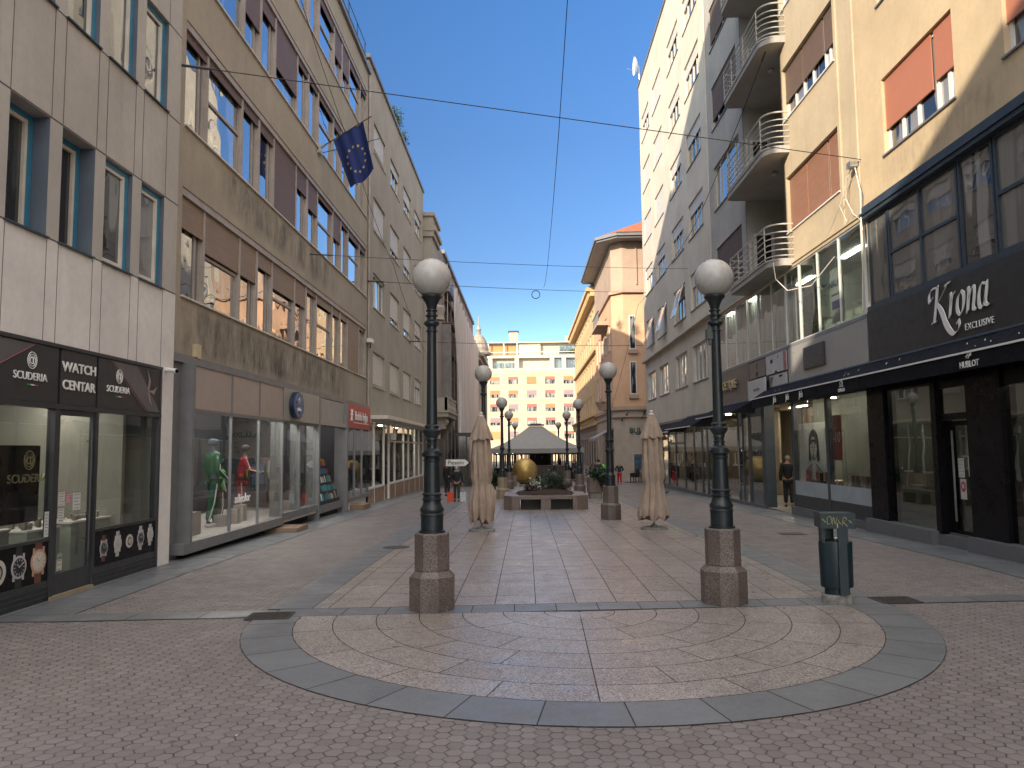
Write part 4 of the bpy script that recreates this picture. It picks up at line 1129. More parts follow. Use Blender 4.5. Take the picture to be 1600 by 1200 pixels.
# shrubs on roof terrace
def leaves(mb, c, rx_, ry_, rz2, n, s, seed):
    r = random.Random(seed)
    for _ in range(n):
        while True:
            p = Vector((r.uniform(-1, 1), r.uniform(-1, 1), r.uniform(-1, 1)))
            if p.length < 1 and p.length > 0.25: break
        k = 0.75 + 0.5 * math.sin(p.x * 5 + seed) * math.cos(p.y * 4 + p.z * 3)
        p = Vector((c[0] + p.x * rx_ * k, c[1] + p.y * ry_ * k, c[2] + p.z * rz2 * k))
        a = Vector((r.uniform(-1, 1), r.uniform(-1, 1), r.uniform(-1, 1))).normalized(); b = a.cross(Vector((r.uniform(-1, 1), r.uniform(-1, 1), 1))).normalized()
        ss = s * r.uniform(0.6, 1.3)
        mb.quad(p - a * ss, p - b * ss * 0.4, p + a * ss, p + b * ss * 0.4)
leaf_m = M('leaf green', (0.035, 0.075, 0.02), 0.6, var=0.5, scale=5)
leaf_d = M('dark leaf green', (0.018, 0.045, 0.018), 0.5, var=0.5, scale=5)
for k, (y, h) in enumerate(((43.5, 1.5), (45.5, 1.1), (41.8, 0.9))):
    t = root('roof_shrub', ('tall loose green shrub on the left roof edge', 'lower green shrub on the roof edge farther along', 'small green shrub on the roof edge nearest the railing')[k], 'plant', (-7.3, y, 20.5), 0, 'shrubs on the left roof edge')
    m = MB(); leaves(m, (0, 0, h * 0.6), 0.35, 0.6, h * 0.55, 420, 0.07, k + 3); m.build('foliage', leaf_m, t)
    m = MB(); m.tube([(0, 0, 0), (0.05, 0, h * 0.9)], 0.03, 6, 0.01); m.build('stem', st, t)

# ---- stone palace in scaffold netting
D_ = Fac('stone_building', 'old carved stone building partly wrapped in pale scaffold netting', -6.6, 'L')
holesD = [(62.5 + 4.2 * i, 64.3 + 4.2 * i, z, z + 2.6) for i in range(8) for z in (6.0, 11.0)] + [(62.2 + 4.2 * i, 64.6 + 4.2 * i, 0.0, 3.6) for i in range(8)]
w = MB(); w.wall(53.4, 97, -1, 18.0, holesD, 0.5); w.box(53.4, 97, 0.52, 14, -1, 17.9)
w.build('wall', stoneDk, D_.root)
p = MB()
p.box(53.3, 56.9, -0.10, 0.8, -1, 17.2); p.box(53.15, 57.1, -0.25, 0.8, 17.2, 17.6); p.box(53.1, 57.2, -0.4, 0.8, 17.6, 17.9); p.box(53.3, 57.0, -0.15, 0.8, 17.9, 18.7); p.box(53.15, 57.2, -0.3, 0.8, 18.7, 18.95)
for k in range(14): p.box(53.25, 56.95, -0.14, -0.09, -0.6 + 0.45 * k, -0.25 + 0.45 * k)
p.lathe([(0.5, 0), (0.45, 0.3), (0.55, 0.9), (0.30, 1.1)], (55.6, -0.25, 11.6), 12)
p.build('corner_pilaster', stoneL, D_.root)
b = MB(); b.box(53.9, 60.5, -1.15, 0.0, 4.45, 4.75); b.box(53.8, 60.7, -1.25, 0, 4.75, 4.9)
for u in (54.8, 59.6):
    b.box(u - 0.25, u + 0.25, -0.9, 0, 3.6, 4.45); b.sphere((u, -0.8, 4.1), 0.3, 12, 8); b.box(u - 0.2, u + 0.2, -0.5, 0, 2.9, 3.6)
bal = b.build('balcony', stoneL, D_.root)
b = MB(); b.box(53.9, 60.5, -1.15, -1.0, 5.75, 5.9); b.box(53.9, 54.3, -1.15, -0.9, 4.9, 5.8); b.box(57.2, 57.6, -1.15, -0.9, 4.9, 5.8)
for i in range(16): b.lathe([(0.07, 0), (0.11, 0.25), (0.05, 0.5), (0.08, 0.85)], (54.5 + 0.4 * i, -1.05, 4.9), 8)
b.box(53.9, 54.1, -1.1, 0, 4.9, 5.8)
b.build('balustrade', stoneL, bal)
MB().box(61, 97, -0.2, 14, 18.0, 18.3).build('roof', zinc, D_.root)
# scaffold with platforms and net
sc_ = root('scaffold', 'grey pipe scaffold with platforms in front of the stone building', 'scaffold', (-6.6, 0, 0), LZ)
s = MB()
for u in [61.6 + 2.9 * i for i in range(12)]:
    zt = 16.4 - 0.05 * (u - 61) + (0.9 if int(u) % 2 else 0.2)
    s.tube([(u, -0.35, -0.6), (u, -0.35, zt)], 0.03, 6); s.tube([(u, -0.05, -0.6), (u, -0.05, zt - 0.3)], 0.03, 6)
for z in (2.0, 4.0, 6.2, 8.2, 10.2, 12.2, 14.2, 15.2): s.tube([(61.6, -0.35, z), (93.5, -0.35, z - 0.05)], 0.025, 6)
s.build('pipes', steel, sc_)
s = MB()
for z in (12.2,): s.box(60.6, 66.0, -0.8, 0.1, z, z + 0.12)
for z in (2.0, 6.2, 10.2, 14.2): s.box(61.6, 93.5, -0.4, -0.02, z, z + 0.06)
s.build('platforms', M('rusty plank', (0.16, 0.10, 0.08), 0.8), sc_)
MB().box(61.0, 65.5, -0.55, 0.1, 14.9, 15.8).build('upper_box', zinc, sc_)
def net_mat():
    m = bpy.data.materials.new('scaffold net'); m.use_nodes = True; t = NT(m); t.n.clear()
    P = t.node('ShaderNodeNewGeometry').outputs['Position']
    n = t.noise(t.scale(P, (1, 0.9, 0.08)), 1.4, 5, 0.7)
    c = t.mix(t.ramp(n, 0.3, 0.7), (0.74, 0.69, 0.67), (0.88, 0.84, 0.81))
    sx = t.node('ShaderNodeSeparateXYZ'); t.l.new(P, sx.inputs[0])
    band = t.ramp(t.m('FRACT', t.m('DIVIDE', sx.outputs[1], 1.45)), 0.0, 0.05, 1, 0)
    c = t.mix(t.m('MULTIPLY', band, 0.5), c, (0.32, 0.28, 0.26))
    d = t.node('ShaderNodeBsdfDiffuse'); t.put(d.inputs[0], c)
    tl = t.node('ShaderNodeBsdfTranslucent'); t.put(tl.inputs[0], c)
    tr = t.node('ShaderNodeBsdfTransparent')
    a = t.node('ShaderNodeMixShader'); a.inputs[0].default_value = 0.25; t.l.new(d.outputs[0], a.inputs[1]); t.l.new(tl.outputs[0], a.inputs[2])
    b = t.node('ShaderNodeMixShader'); b.inputs[0].default_value = 0.08; t.l.new(a.outputs[0], b.inputs[1]); t.l.new(tr.outputs[0], b.inputs[2])
    o = t.node('ShaderNodeOutputMaterial'); t.l.new(b.outputs[0], o.inputs[0])
    return m
netm = net_mat()
nb = MB(); NU, NZ = 150, 30; idx = {}
for i in range(NU + 1):
    for j in range(NZ + 1):
        fu, fz = i / NU, j / NZ
        u = 62.0 + 32.0 * fu; top = 15.6 - 1.1 * fu + 0.25 * math.sin(u * 2.2); z = -0.55 + (top + 0.55) * fz
        drape = max(0, 1 - fu * 9)
        sweep = drape * (3.2 * math.sin(PI * min(1, fz * 1.15)) ** 1.2) * (1 if fz > 0.25 else fz / 0.25)
        d_ = -0.80 + 0.10 * math.sin(u * 4.3) * (1 - 0.3 * fz) + 0.05 * math.sin(u * 11 + fz * 5) - 0.35 * (1 - fz) ** 3
        idx[i, j] = len(nb.v); nb.v.append((u + sweep * 0.9, d_ - 0.12 * drape, z))
for i in range(NU):
    for j in range(NZ): nb.f.append((idx[i, j], idx[i + 1, j], idx[i + 1, j + 1], idx[i, j + 1])); nb.mi.append(0)
net = nb.build('scaffold_net', netm, None, True); tag(net, 'pale pinkish dust net draped down the scaffold of the stone building', 'net'); net.location = (-6.6, 0, 0); net.rotation_euler.z = LZ
# grey sheet hung under the platform at the near end
hs = MB(); hs.box(60.4, 60.46, -0.75, 1.0, 5.6, 12.1); t = tag(hs.build('grey_tarpaulin', M('grey tarp', (0.20, 0.185, 0.18), 0.8, var=0.2)), 'grey tarpaulin hung below the scaffold platform above the balcony', 'tarpaulin'); t.location = (-6.6, 0, 0); t.rotation_euler.z = LZ

# ---- next building with cornice, then domed corner
E_ = Fac('corniced_building', 'narrow stone building with heavy cornice beyond the scaffold net', -6.2, 'L')
holesE = [(98.5 + 3.2 * i, 100 + 3.2 * i, z, z + 2.2) for i in range(4) for z in (0, 5, 9)]
w = MB(); w.wall(97, 112, -1, 14.0, holesE, 0.4); w.box(97, 112, 0.45, 12, -1, 14); w.box(97, 97.1, 0, 12, -1, 14); w.build('wall', stoneL, E_.root)
w = MB(); w.box(96.6, 112, -0.9, 0.3, 14.0, 14.4); w.box(96.8, 112, -0.5, 0.1, 13.5, 14.0); w.box(97, 112, -0.3, 0.1, 4.2, 4.5); w.build('cornice', stoneL, E_.root)
MB().box(97, 112, 0, 12, 14.4, 15.6).build('roof', zinc, E_.root)
F_ = root('domed_building', 'corner building with a small ribbed stone dome and spire far down the street', 'building', (-7.3, 121, 0))
w = MB(); w.box(-10, 0.6, -8.5, 8, -1, 14.2); w.prism([(1.3 * math.cos(PI * i / 4 + .39) + .4, 1.3 * math.sin(PI * i / 4 + .39) - 7.0) for i in range(8)], -1, 16.2); w.build('wall', stoneL, F_)
w = MB(); c0 = (0.4, -7.0, 0); w.lathe([(1.9, 16.2), (1.95, 16.5), (1.5, 16.7)], c0, 16); w.lathe([(1.5, 0.4 + 13.6), (1.55, 14.3)], c0, 16); w.build('cornice', stoneL, F_)
w = MB(); w.lathe([(1.5, 16.7), (1.5, 17.2), (1.25, 18.1), (0.8, 18.9), (0.35, 19.3), (0.3, 19.9), (0.42, 20.0), (0.25, 20.4), (0.12, 20.8), (0.02, 22.2)], c0, 16); w.build('dome', M('dome stone', (0.30, 0.26, 0.20), 0.7, var=0.25), F_)
w = MB(); w.box(0.0, 0.8, -8.45, -8.35, 14.6, 15.8); w.build('window', black_p, F_)

# ---- building behind the camera on the left (seen in reflections; throws the street's shade)
Z_ = Fac('corner_building', 'plain rendered corner building behind the viewpoint on the left', -7.1, 'L')
holes = [(-44 + 3.4 * i, -42.4 + 3.4 * i, z, z + 1.7) for i in range(10) for z in (4.8, 8.2, 11.6, 15)]
w = MB(); w.wall(-48, -8, -0.2, 19.7, holes, 0.25); w.box(-48, -8, 0.25, 26, -0.2, 19.6); w.box(-48, -8, 0, 26, 19.7, 19.75); w.box(-8.05, -8, 0, 26, -0.2, 19.7); w.build('wall', wallC, Z_.root)
# ================================================================ RIGHT SIDE
def fb(F, mb, *a): F.box(mb, *a)
# ---- ochre building with the black shop
K = Fac('ochre_building', 'ochre rendered building with dark first floor windows above the black fronted shop', 8.95, 'R')
w = MB()
wk = [(15.45, 18.60, 9.25, 11.17), (10.6, 13.82, 9.25, 11.17), (5.6, 8.9, 9.25, 11.17)] + [(a, b, z, z + 1.95) for a, b in ((15.45, 18.60), (10.6, 13.82), (5.6, 8.9)) for z in (13.1, 17.0)]
w.wall(-19.9, 8, 8.28, 20, [K.H(a, b, c, e) for a, b, c, e in wk], 0.3)
K.box(w, 19.9, -8, 0.35, 12, 8.3, 20); K.box(w, 19.9, -8, 4.5, 12, -0.5, 8.3); K.box(w, 19.9, 19.86, 0.003, 12, 8.28, 19.98); K.box(w, 19.9, 19.86, 0.05, 4.5, -0.3, 8.28)
w.build('wall', wallK, K.root)
for (a, b, c, e) in wk:
    window('K%.1f' % (b - a), K, a, b, c, e, (0.24, 0.47, 0.735, 0.88), (), 0.10, 0.12, white_p, paneC, zinc, [(0.0, 0.70, 0.66, shutO), (0.735, 1.0, 0.60, shutO)])
f = MB()   # metal clad first floor
K.box(f, 19.9, -8, -0.10, 0.3, 7.98, 8.30); K.box(f, 19.9, -8, -0.14, 0.0, 8.08, 8.14)
f.build('steel_cornice', teal_p, K.root)
f = MB(); K.box(f, 19.9, -8, -0.03, 0.2, 5.55, 5.68); f.build('steel_sill', teal_p, K.root)
for (a, b, key, cols, rows_) in ((18.8, 19.86, 'k1', (), ()), (15.70, 18.76, 'k2', (0.5,), (0.5,)), (14.48, 15.66, 'k1b', (), ()), (11.4, 14.44, 'k2', (0.5,), (0.5,)), (10.2, 11.36, 'k1b', (), ()), (7.1, 10.16, 'k2', (.5,), (.5,))):
    if True:
        window(key, K, a, b, 5.68, 7.98, cols, rows_, 0.07, 0.05, teal_p, paneK if key != 'k1b' else paneA, None, None)
MB().box(-19.9, 8, 0.21, 1.4, 5.3, 5.5).build('floor_slab', dkw, K.root)
charc = M('charcoal fascia', (0.030, 0.028, 0.025), 0.45, var=0.06)
f = MB(); K.box(f, 19.9, -8, -0.05, 0.1, 4.20, 5.55); f.build('fascia', charc, K.root)
# calligraphic sign
def pen(par, strokes, mat, nib=(0.8, 0.6), w0=0.03, d=-0.02, thick=0.02, name='lettering', s=1.0, o=(0, 0)):
    """broad nib strokes: each stroke = list of (x, z, weight)"""
    mb = MB()
    for st_ in strokes:
        P = []
        n = len(st_)
        for i in range(n - 1):
            p0, p1, p2, p3 = st_[max(i - 1, 0)], st_[i], st_[i + 1], st_[min(i + 2, n - 1)]
            for q in range(6):
                t = q / 6
                P.append(tuple(0.5 * ((2 * p1[k]) + (-p0[k] + p2[k]) * t + (2 * p0[k] - 5 * p1[k] + 4 * p2[k] - p3[k]) * t * t + (-p0[k] + 3 * p1[k] - 3 * p2[k] + p3[k]) * t ** 3) for k in range(3)))
        P.append(st_[-1])
        for i in range(len(P) - 1):
            a, b = P[i], P[i + 1]
            na = (nib[0] * w0 * a[2], nib[1] * w0 * a[2]); nb_ = (nib[0] * w0 * b[2], nib[1] * w0 * b[2])
            q = [(a[0] - na[0], a[1] - na[1]), (a[0] + na[0], a[1] + na[1]), (b[0] + nb_[0], b[1] + nb_[1]), (b[0] - nb_[0], b[1] - nb_[1])]
            q = [(x * s + o[0], z * s + o[1]) for x, z in q]
            # consistent winding
            ar = sum(q[k][0] * q[(k + 1) % 4][1] - q[(k + 1) % 4][0] * q[k][1] for k in range(4))
            if ar < 0: q = q[::-1]
            mb.plate(q, d - thick, d)
    return mb.build(name, mat, par)
t = root('shop_sign', 'large silver script sign Krona with EXCLUSIVE below on the charcoal fascia', 'sign', (8.90, 16.0, 4.87), RZ)
K_ = [[(0.22, 0.60, .5), (0.10, 0.50, .9), (0.08, 0.66, 1), (0.22, 0.78, .8), (0.48, 0.78, .6)],
      [(0.44, 0.80, 1.2), (0.36, 0.45, 1.4), (0.24, 0.05, 1.3)], [(0.14, 0.03, .7), (0.33, 0.05, .7)],
      [(0.86, 0.80, .6), (0.70, 0.66, .6), (0.36, 0.40, .6)], [(0.74, 0.76, .8), (0.95, 0.80, .6)],
      [(0.40, 0.42, .9), (0.56, 0.22, 1.7), (0.74, -0.12, 1.8), (0.98, -0.32, 1.3), (1.20, -0.20, .9), (1.18, -0.06, 1.0), (1.12, -0.12, .8)],
      [(0.86, 0.50, .9), (0.95, 0.55, .8), (0.94, 0.40, 1.3), (0.86, 0.06, 1.3)], [(0.92, 0.30, .6), (1.02, 0.50, .7), (1.10, 0.54, 1.1)],
      [(1.34, 0.52, .7), (1.20, 0.40, 1.1), (1.16, 0.16, 1.2), (1.26, 0.04, .8), (1.38, 0.18, 1.1), (1.42, 0.42, 1.2), (1.34, 0.53, .7)],
      [(1.52, 0.50, .8), (1.60, 0.54, .8), (1.59, 0.38, 1.3), (1.52, 0.05, 1.3)], [(1.58, 0.30, .6), (1.72, 0.52, .8), (1.80, 0.50, 1.0), (1.78, 0.30, 1.3), (1.73, 0.10, 1.2), (1.82, 0.05, .7)],
      [(2.18, 0.50, .8), (2.04, 0.52, .8), (1.94, 0.32, 1.2), (1.94, 0.10, 1.1), (2.04, 0.05, .7), (2.14, 0.22, .8)], [(2.23, 0.54, .8), (2.19, 0.34, 1.3), (2.14, 0.12, 1.2), (2.24, 0.06, .7)]]
pen(t, K_, letter_w, w0=0.045, s=0.98, o=(-0.85, -0.17))
text(t, 'EXCLUSIVE', 0.19, (0.98, -0.02, -0.42), letter_w, spacing=1.12, xs=0.95)
# black shop front
f = MB()
K.box(f, 20.0, 19.12, -0.12, 0.2, 0.0, 4.2)
K.box(f, 19.12, 16.85, -0.05, 0.05, 3.45, 4.2); K.box(f, 16.95, 16.75, -0.1, 0.1, 0.2, 4.2); K.box(f, 16.75, 15.55, -0.05, 0.05, 3.3, 4.2); K.box(f, 16.75, 15.55, -0.03, 0.05, 2.62, 2.76)
K.box(f, 15.60, 14.46, -0.10, 0.2, 0.1, 4.2); K.box(f, 14.46, 12, -0.05, 0.05, 3.2, 4.2); K.box(f, 12.0, 11.0, -0.10, 0.1, 0, 4.2); K.box(f, 11.0, 4, -0.05, 0.05, 3.2, 4.2); K.box(f, 19.12, 19.04, -0.04, .05, .3, 3.45)
f.build('shopfront_frame', black_p, K.root)
f = MB(); K.box(f, 20.05, 16.86, -0.28, 0.05, -0.1, 0.26); K.box(f, 16.86, 15.5, -0.12, 0.6, -0.1, 0.20); K.box(f, 15.5, 4, -0.28, 0.05, -0.1, 0.28); f.build('stone_plinth', slab_grey, K.root)
for (a, b, z0, z1) in ((19.04, 16.95, 0.26, 3.45), (14.46, 12.0, 0.28, 3.2), (11.0, 4, 0.28, 3.2), (16.75, 15.6, 2.76, 3.3)):
    g = MB(); K.box(g, a, b, -0.01, -0.004, z0, z1); g.build('shop_window', glassK, K.root)
d = MB()
for (a, b, z0, z1) in ((16.60, 16.50, 0.22, 2.6), (15.70, 15.60, 0.22, 2.6), (16.5, 15.7, 0.22, 0.32), (16.5, 15.7, 2.5, 2.6), (16.75, 16.60, .2, 2.62)): K.box(d, a, b, 0.10, 0.17, z0, z1)
door = d.build('door', black_p, K.root)
g = MB(); K.box(g, 16.5, 15.7, 0.13, 0.137, 0.32, 2.5); g.build('pane', glassK, door)
g = MB(); K.box(g, 16.44, 16.41, 0.03, 0.06, 0.5, 2.4); K.box(g, 15.80, 15.77, 0.03, 0.06, 0.4, 2.4); g.build('handle', steel, door)
kdk = M('dark boutique wall', (0.11, 0.115, 0.10), 0.7)
r = MB(); K.box(r, 19.8, -8, 4.3, 4.4, 0, 4.2); K.box(r, 19.84, 19.78, 0.2, 4.4, 0, 4.2); K.box(r, 19.8, -8, 0.06, 4.4, -0.05, 0.24); K.box(r, 19.8, -8, 0.06, 4.4, 3.6, 4.1)
K.box(r, 17.6, 15.55, 1.6, 1.7, 0.2, 3.6); r.build('interior_wall', kdk, K.root)
r = MB(); K.box(r, 18.6, 17.2, 0.9, 0.95, 0.24, 2.2); r.build('display_panel', M('pale green display', (0.28, 0.30, 0.25), 0.6), K.root)
lp = MB()
for y in (18.2, 13.2, 10): K.box(lp, y - .3, y + .3, 0.8, 0.88, 3.57, 3.595)
lp.build('ceiling_lamps', EM('shop lamp K', (1, .92, .75), 44.0), K.root)
t = root('display_case', 'brass topped display case behind the black shop window', 'display', (9.7, 17.6, 0.24), RZ)
MB().box(-0.5, 0.5, -0.2, 0.3, 0.55, 1.3).build('case_body', M('case glass body', (0.12, 0.13, 0.10), .3), t); MB().box(-0.53, 0.53, -0.23, 0.33, 1.3, 1.34).build('case_top', M('brass trim', (0.45, 0.32, 0.10), .4, .6), t); MB().box(-0.48, -0.44, -0.18, -0.14, 0, .55).box(.44, .48, -.18, -.14, 0, .55).box(-.48, -.44, .24, .28, 0, .55).box(.44, .48, .24, .28, 0, .55).build('legs', dark_p, t)
notice('white notice sheet left of the handle on the black shop door', 16.26, 1.62, .22, .40, x=9.07, side='R'); notice('white notice sheet at the right edge of the black shop door', 15.90, 1.66, .2, .42, x=9.07, side='R')
t = root('paper_notice', 'red and white face mask notice on the black shop door', 'notice', (9.07, 16.22, 1.18), RZ)
MB().box(-.11, .11, -.01, -.006, -.21, .21).build('sheet', pap, t); MB().plate([(.085 * math.cos(PI * i / 12), .11 * math.sin(PI * i / 12) + .05) for i in range(24)], -.014, -.010).build('red_disc', red_s, t); MB().plate([(.04 * math.cos(PI * i / 8), .05 * math.sin(PI * i / 8) + .06) for i in range(16)], -.017, -.014).box(-.09, .09, -.014, -.01, -.17, -.12).build('head_symbol', pap, t)
# long dark awning
def awning(label, ya, yb, zt, zb, out, val, m, x=8.95, edge=letter_w, rib=True):
    t = root('awning', label, 'awning', (x, 0, 0), RZ)
    a, b = -max(ya, yb), -min(ya, yb)
    s = MB(); n = max(2, int((b - a) / 0.6))
    for i in range(n):
        u0, u1 = a + (b - a) * i / n, a + (b - a) * (i + 1) / n
        s.quad((u0, -out, zb), (u1, -out, zb), (u1, -0.06, zt), (u0, -0.06, zt)); s.quad((u0, -out + 0.01, zb - 0.02), (u0, -0.05, zt - 0.02), (u1, -0.05, zt - 0.02), (u1, -out + 0.01, zb - 0.02))
    if val: s.box(a, b, -out - 0.004, -out + 0.004, zb - val, zb - 0.02)
    s.plate([(0, 0)] * 0 or [(a, zb), (a + 0.001, zb), (a + 0.001, zb)], 0, 0) if False else None
    s.quad((a, -out, zb), (a, -0.06, zt), (a, -0.06, zb - 0.02), (a, -out, zb - 0.02)); s.quad((b, -out, zb), (b, -0.06, zt), (b, -0.06, zb - 0.02), (b, -out, zb - 0.02))
    s.build('cloth', m, t)
    e = MB(); e.box(a, b, -out - 0.03, -out + 0.01, zb - 0.022, zb + 0.014); e.build('front_bar', edge, t)
    f = MB(); f.tube([(a, -0.03, zt + 0.02), (b, -0.03, zt + 0.02)], 0.05, 8); f.build('roller', dark_p, t)
    return t
aw_m = M('navy black awning cloth', (0.009, 0.010, 0.013), 0.7, var=0.3, scale=3, spec=0.12)
t = awning('long black awning with OMEGA and HUBLOT lettering over the black shop', 22.0, 2, 4.20, 3.84, 0.62, 0.34, aw_m)
text(t, 'HUBLOT', 0.17, (-14.45, -0.64, 3.60), letter_w, xs=0.95); text(t, 'OMEGA', 0.13, (-20.3, -0.64, 3.56), letter_w, xs=0.95)
e = MB(); e.tube([(-20.42, -.64, 3.66), (-20.34, -.64, 3.66), (-20.37, -.64, 3.72), (-20.37, -.64, 3.77), (-20.30, -.64, 3.81), (-20.23, -.64, 3.77), (-20.23, -.64, 3.72), (-20.26, -.64, 3.66), (-20.18, -.64, 3.66)], 0.010, 5)
for sx in (-0.05, 0.02): e.tube([(-14.48 + sx, -.64, 3.72), (-14.43 + sx, -.64, 3.80)], .010, 5)
e.tube([(-14.55, -.64, 3.755), (-14.37, -.64, 3.765)], .009, 5); e.tube([(-14.48, -.64, 3.71), (-14.36, -.64, 3.81)], .009, 5)
e.build('emblem', letter_w, t)
t = awning("black awning strip with three Je's names over the shoe shop", 28.4, 22.02, 4.20, 3.84, 0.62, 0.34, aw_m)
for y in (25.75, 24.5, 23.3): text(t, "Je's", 0.27, (-y, -0.64, 3.66), letter_w, xs=0.85, shear=0.15, bold=0.004)
rr = random.Random(2)
m = MB()   # pigeon streaks lying on the cloth
for (y, n) in ((20.4, 5), (14.6, 4), (12.9, 3), (18.0, 3), (26.5, 2)):
    for i in range(n):
        y1 = y + rr.uniform(-.5, .5); q = rr.uniform(.15, .6); ln = rr.uniform(.06, .2); q2 = min(.95, q + ln)
        P_ = lambda yy, f_: (-yy, -0.62 + 0.56 * f_, 3.845 + 0.36 * f_ + .004)
        m.quad(P_(y1, q), P_(y1 - .03 + ln, q2), P_(y1 - .05 + ln, q2), P_(y1 - .04, q))
o = m.build('chalk_streaks', letter_w); tag(o, 'thin white streak marks along the long black awning', 'marks'); o.location = (8.95, 0, 0); o.rotation_euler.z = RZ

# ---- balcony building with display windows and shoe shops
D2 = Fac('balcony_building', 'buff building with curved balconies above a glazed first floor and shoe shops', 8.95, 'R')
w = MB()
zb = [(9.28, 11.17), (13.13, 14.97), (16.98, 18.85), (20.8, 22.7)]
w.wall(-25.75, -19.9, 8.2, 26.6, [D2.H(21.30, 25.60, a, b) for a, b in zb], 0.3)
w.box(-25.75, -19.95, 0.31, 12, 8.2, 26.5); w.box(-25.75, -19.92, 0.0, 0.3, 8.19, 8.2); w.box(-25.76, -25.70, 0.0, 0.3, 8.2, 26.5)
w.build('wall', wallD, D2.root)
p = MB()
for y in (20.0, 21.05): D2.box(p, y, y + 0.12, -0.04, 0.0, 8.2, 26)
p.build('pilaster_strips', wallD, D2.root)
w = MB()   # recess
w.box(-30.3, -25.76, 1.45, 12, 8.3, 26.4)
for k, z in enumerate([8.3, 12.15, 16.0, 19.85, 23.7]):
    w.box(-30.3, -25.76, 0.0, 1.45, z - 0.22, z - 0.02)
w.build('recess_wall', wallD2, D2.root)
w = MB()
zf = [(9.2, 11.25), (13.05, 15.1), (16.9, 18.95), (20.75, 22.8)]
w.wall(-36.0, -30.3, 8.2, 26.4, [D2.H(31.0, 35.2, a, b) for a, b in zf], 0.3)
w.box(-36.0, -30.35, 0.31, 12, 8.2, 26.3); w.box(-30.36, -30.3, 0.0, 12, 8.2, 26.3)
w.build('far_wall', wallD2, D2.root)
MB().box(-36.0, -19.9, -0.15, 12, 26.6, 26.9).build('roof', zinc, D2.root)
for k, (a, b) in enumerate(zb):
    fr = (0.93, 0.62, 0.66, 0.7)[k]; mt = (shutR, shutD, shutD, shutD)[k]
    window('bay%d' % k, D2, 21.30, 25.60, a, b, (0.19, 0.37, 0.55, 0.78, 0.86), (), 0.09, 0.16, white_p, paneC, white_p, [(0.0, 0.37, fr, mt), (0.38, 0.77, fr, mt), (0.79, 1.0, fr, mt)])
    a, b = zf[k]
    window('farw%d' % k, D2, 31.0, 35.2, a, b, (0.2, 0.5, 0.8), (), 0.07, 0.10, cream_p, paneB if k in (1,) else paneD, zinc, None if k == 1 else [(0.0, 1.0, (0.9, 0, 0.75, 0.8)[k], M('brown blind', (0.12, 0.085, 0.07), .8, var=.2))])
# doors in the recess
for k, z in enumerate([8.3, 12.15, 16.0, 19.85]):
    d = MB(); x0 = -30.29
    d.box(x0, x0 + 0.06, 0.25, 1.05, z, z + 2.3)
    o = d.build('balcony_door', cream_p, D2.root); MB().box(x0 + 0.05, x0 + 0.075, 0.35, 0.92, z + 0.1, z + 2.2).build('pane', paneD, o)
    d = MB(); d.box(-29.5, -26.3, 1.38, 1.46, z + 0.3, z + 2.3); o = d.build('window', cream_p, D2.root)
    MB().box(-29.4, -28.0, 1.36, 1.385, z + 0.4, z + 2.2).box(-27.9, -26.4, 1.36, 1.385, z + 0.4, z + 2.2).build('pane', M('brown blind', (0.12, 0.085, 0.07)), o)
# balconies
rail_m = M('cream balcony rail', (0.52, 0.50, 0.44), 0.4, var=.1, scale=4)
for k, z in enumerate([8.3, 12.15, 16.0, 19.85]):
    # plan outline: near end rounded back to the bay, far end straight
    O = 0.80; yn, yf = 25.15, 30.25
    out = []
    for i in range(9):
        a_ = PI / 2 * i / 8; out.append((yn + 0.55 - 0.55 * math.cos(a_), -O + 0.55 - 0.55 * math.sin(a_)))
    out += [(yf - 0.25, -O)] + [(yf - 0.25 + 0.25 * math.sin(a_), -O + 0.25 - 0.25 * math.cos(a_)) for a_ in (PI / 4, PI / 2)] 
    poly = [(-yn, 0.0)] + [(-y, d_) for y, d_ in out] + [(-yf, 0.0)]
    b = MB(); b.prism(poly[::-1], z - 0.22, z - 0.04); b.prism([(x * 1.0, d_ - 0.03 if d_ < -0.1 else d_) for x, d_ in poly][::-1], z - 0.04, z + 0.02)
    bo = b.build('balcony', wallD2, D2.root)
    r = MB(); path = [(-yn - 0.0, -0.02)] + [(-y, d_) for y, d_ in out] + [(-yf, -0.0)]
    for h in (0.12, 0.32, 0.52, 0.72, 0.92, 1.18): r.tube([(x, d_ + 0.02, z + h) for x, d_ in path], 0.028 if h > 1 else 0.02, 6)
    for y in (25.7, 27.3, 28.9): r.tube([(-y, -O + 0.02, z), (-y, -O + 0.02, z + 1.18)], 0.022, 6)
    r.tube([(-yf, -O * 0.9, z), (-yf, -O * 0.9, z + 1.18)], 0.02, 6)
    r.build('railing', rail_m, bo)
    l = MB(); l.sphere((-27.0, 0.1, z - 0.30), 0.11, 12, 8, (1, 1, .7)); l.build('soffit_lamp', globe_m, bo)
# glazed first floor: slab edge, display windows, sill
s = MB(); s.box(-36, -19.95, -0.06, 0.5, 8.02, 8.20); s.box(-36, -19.95, -0.10, 0.0, 8.12, 8.17); s.build('slab_edge', wallD, D2.root)
s = MB(); s.box(-36, -19.95, -0.06, 0.2, 5.42, 5.52); s.build('steel_sill', M('grey trim', (0.22, 0.23, 0.24), .5), D2.root)
f = MB()
ymul = [20.05, 21.6, 23.2, 24.75, 26.1, 27.6, 29.2, 30.7, 32.3, 33.9, 35.9]
for i, y in enumerate(ymul):
    wd = 0.05 if i in (3, 4, 0, 10, 6) else 0.022
    D2.box(f, y - wd, y + wd, -0.03, 0.05, 5.52, 8.02)
D2.box(f, 20.05, 35.9, -0.02, 0.05, 5.52, 5.56); D2.box(f, 20.05, 35.9, -0.02, 0.05, 7.98, 8.02)
f.build('glazing_bars', white_p, D2.root)
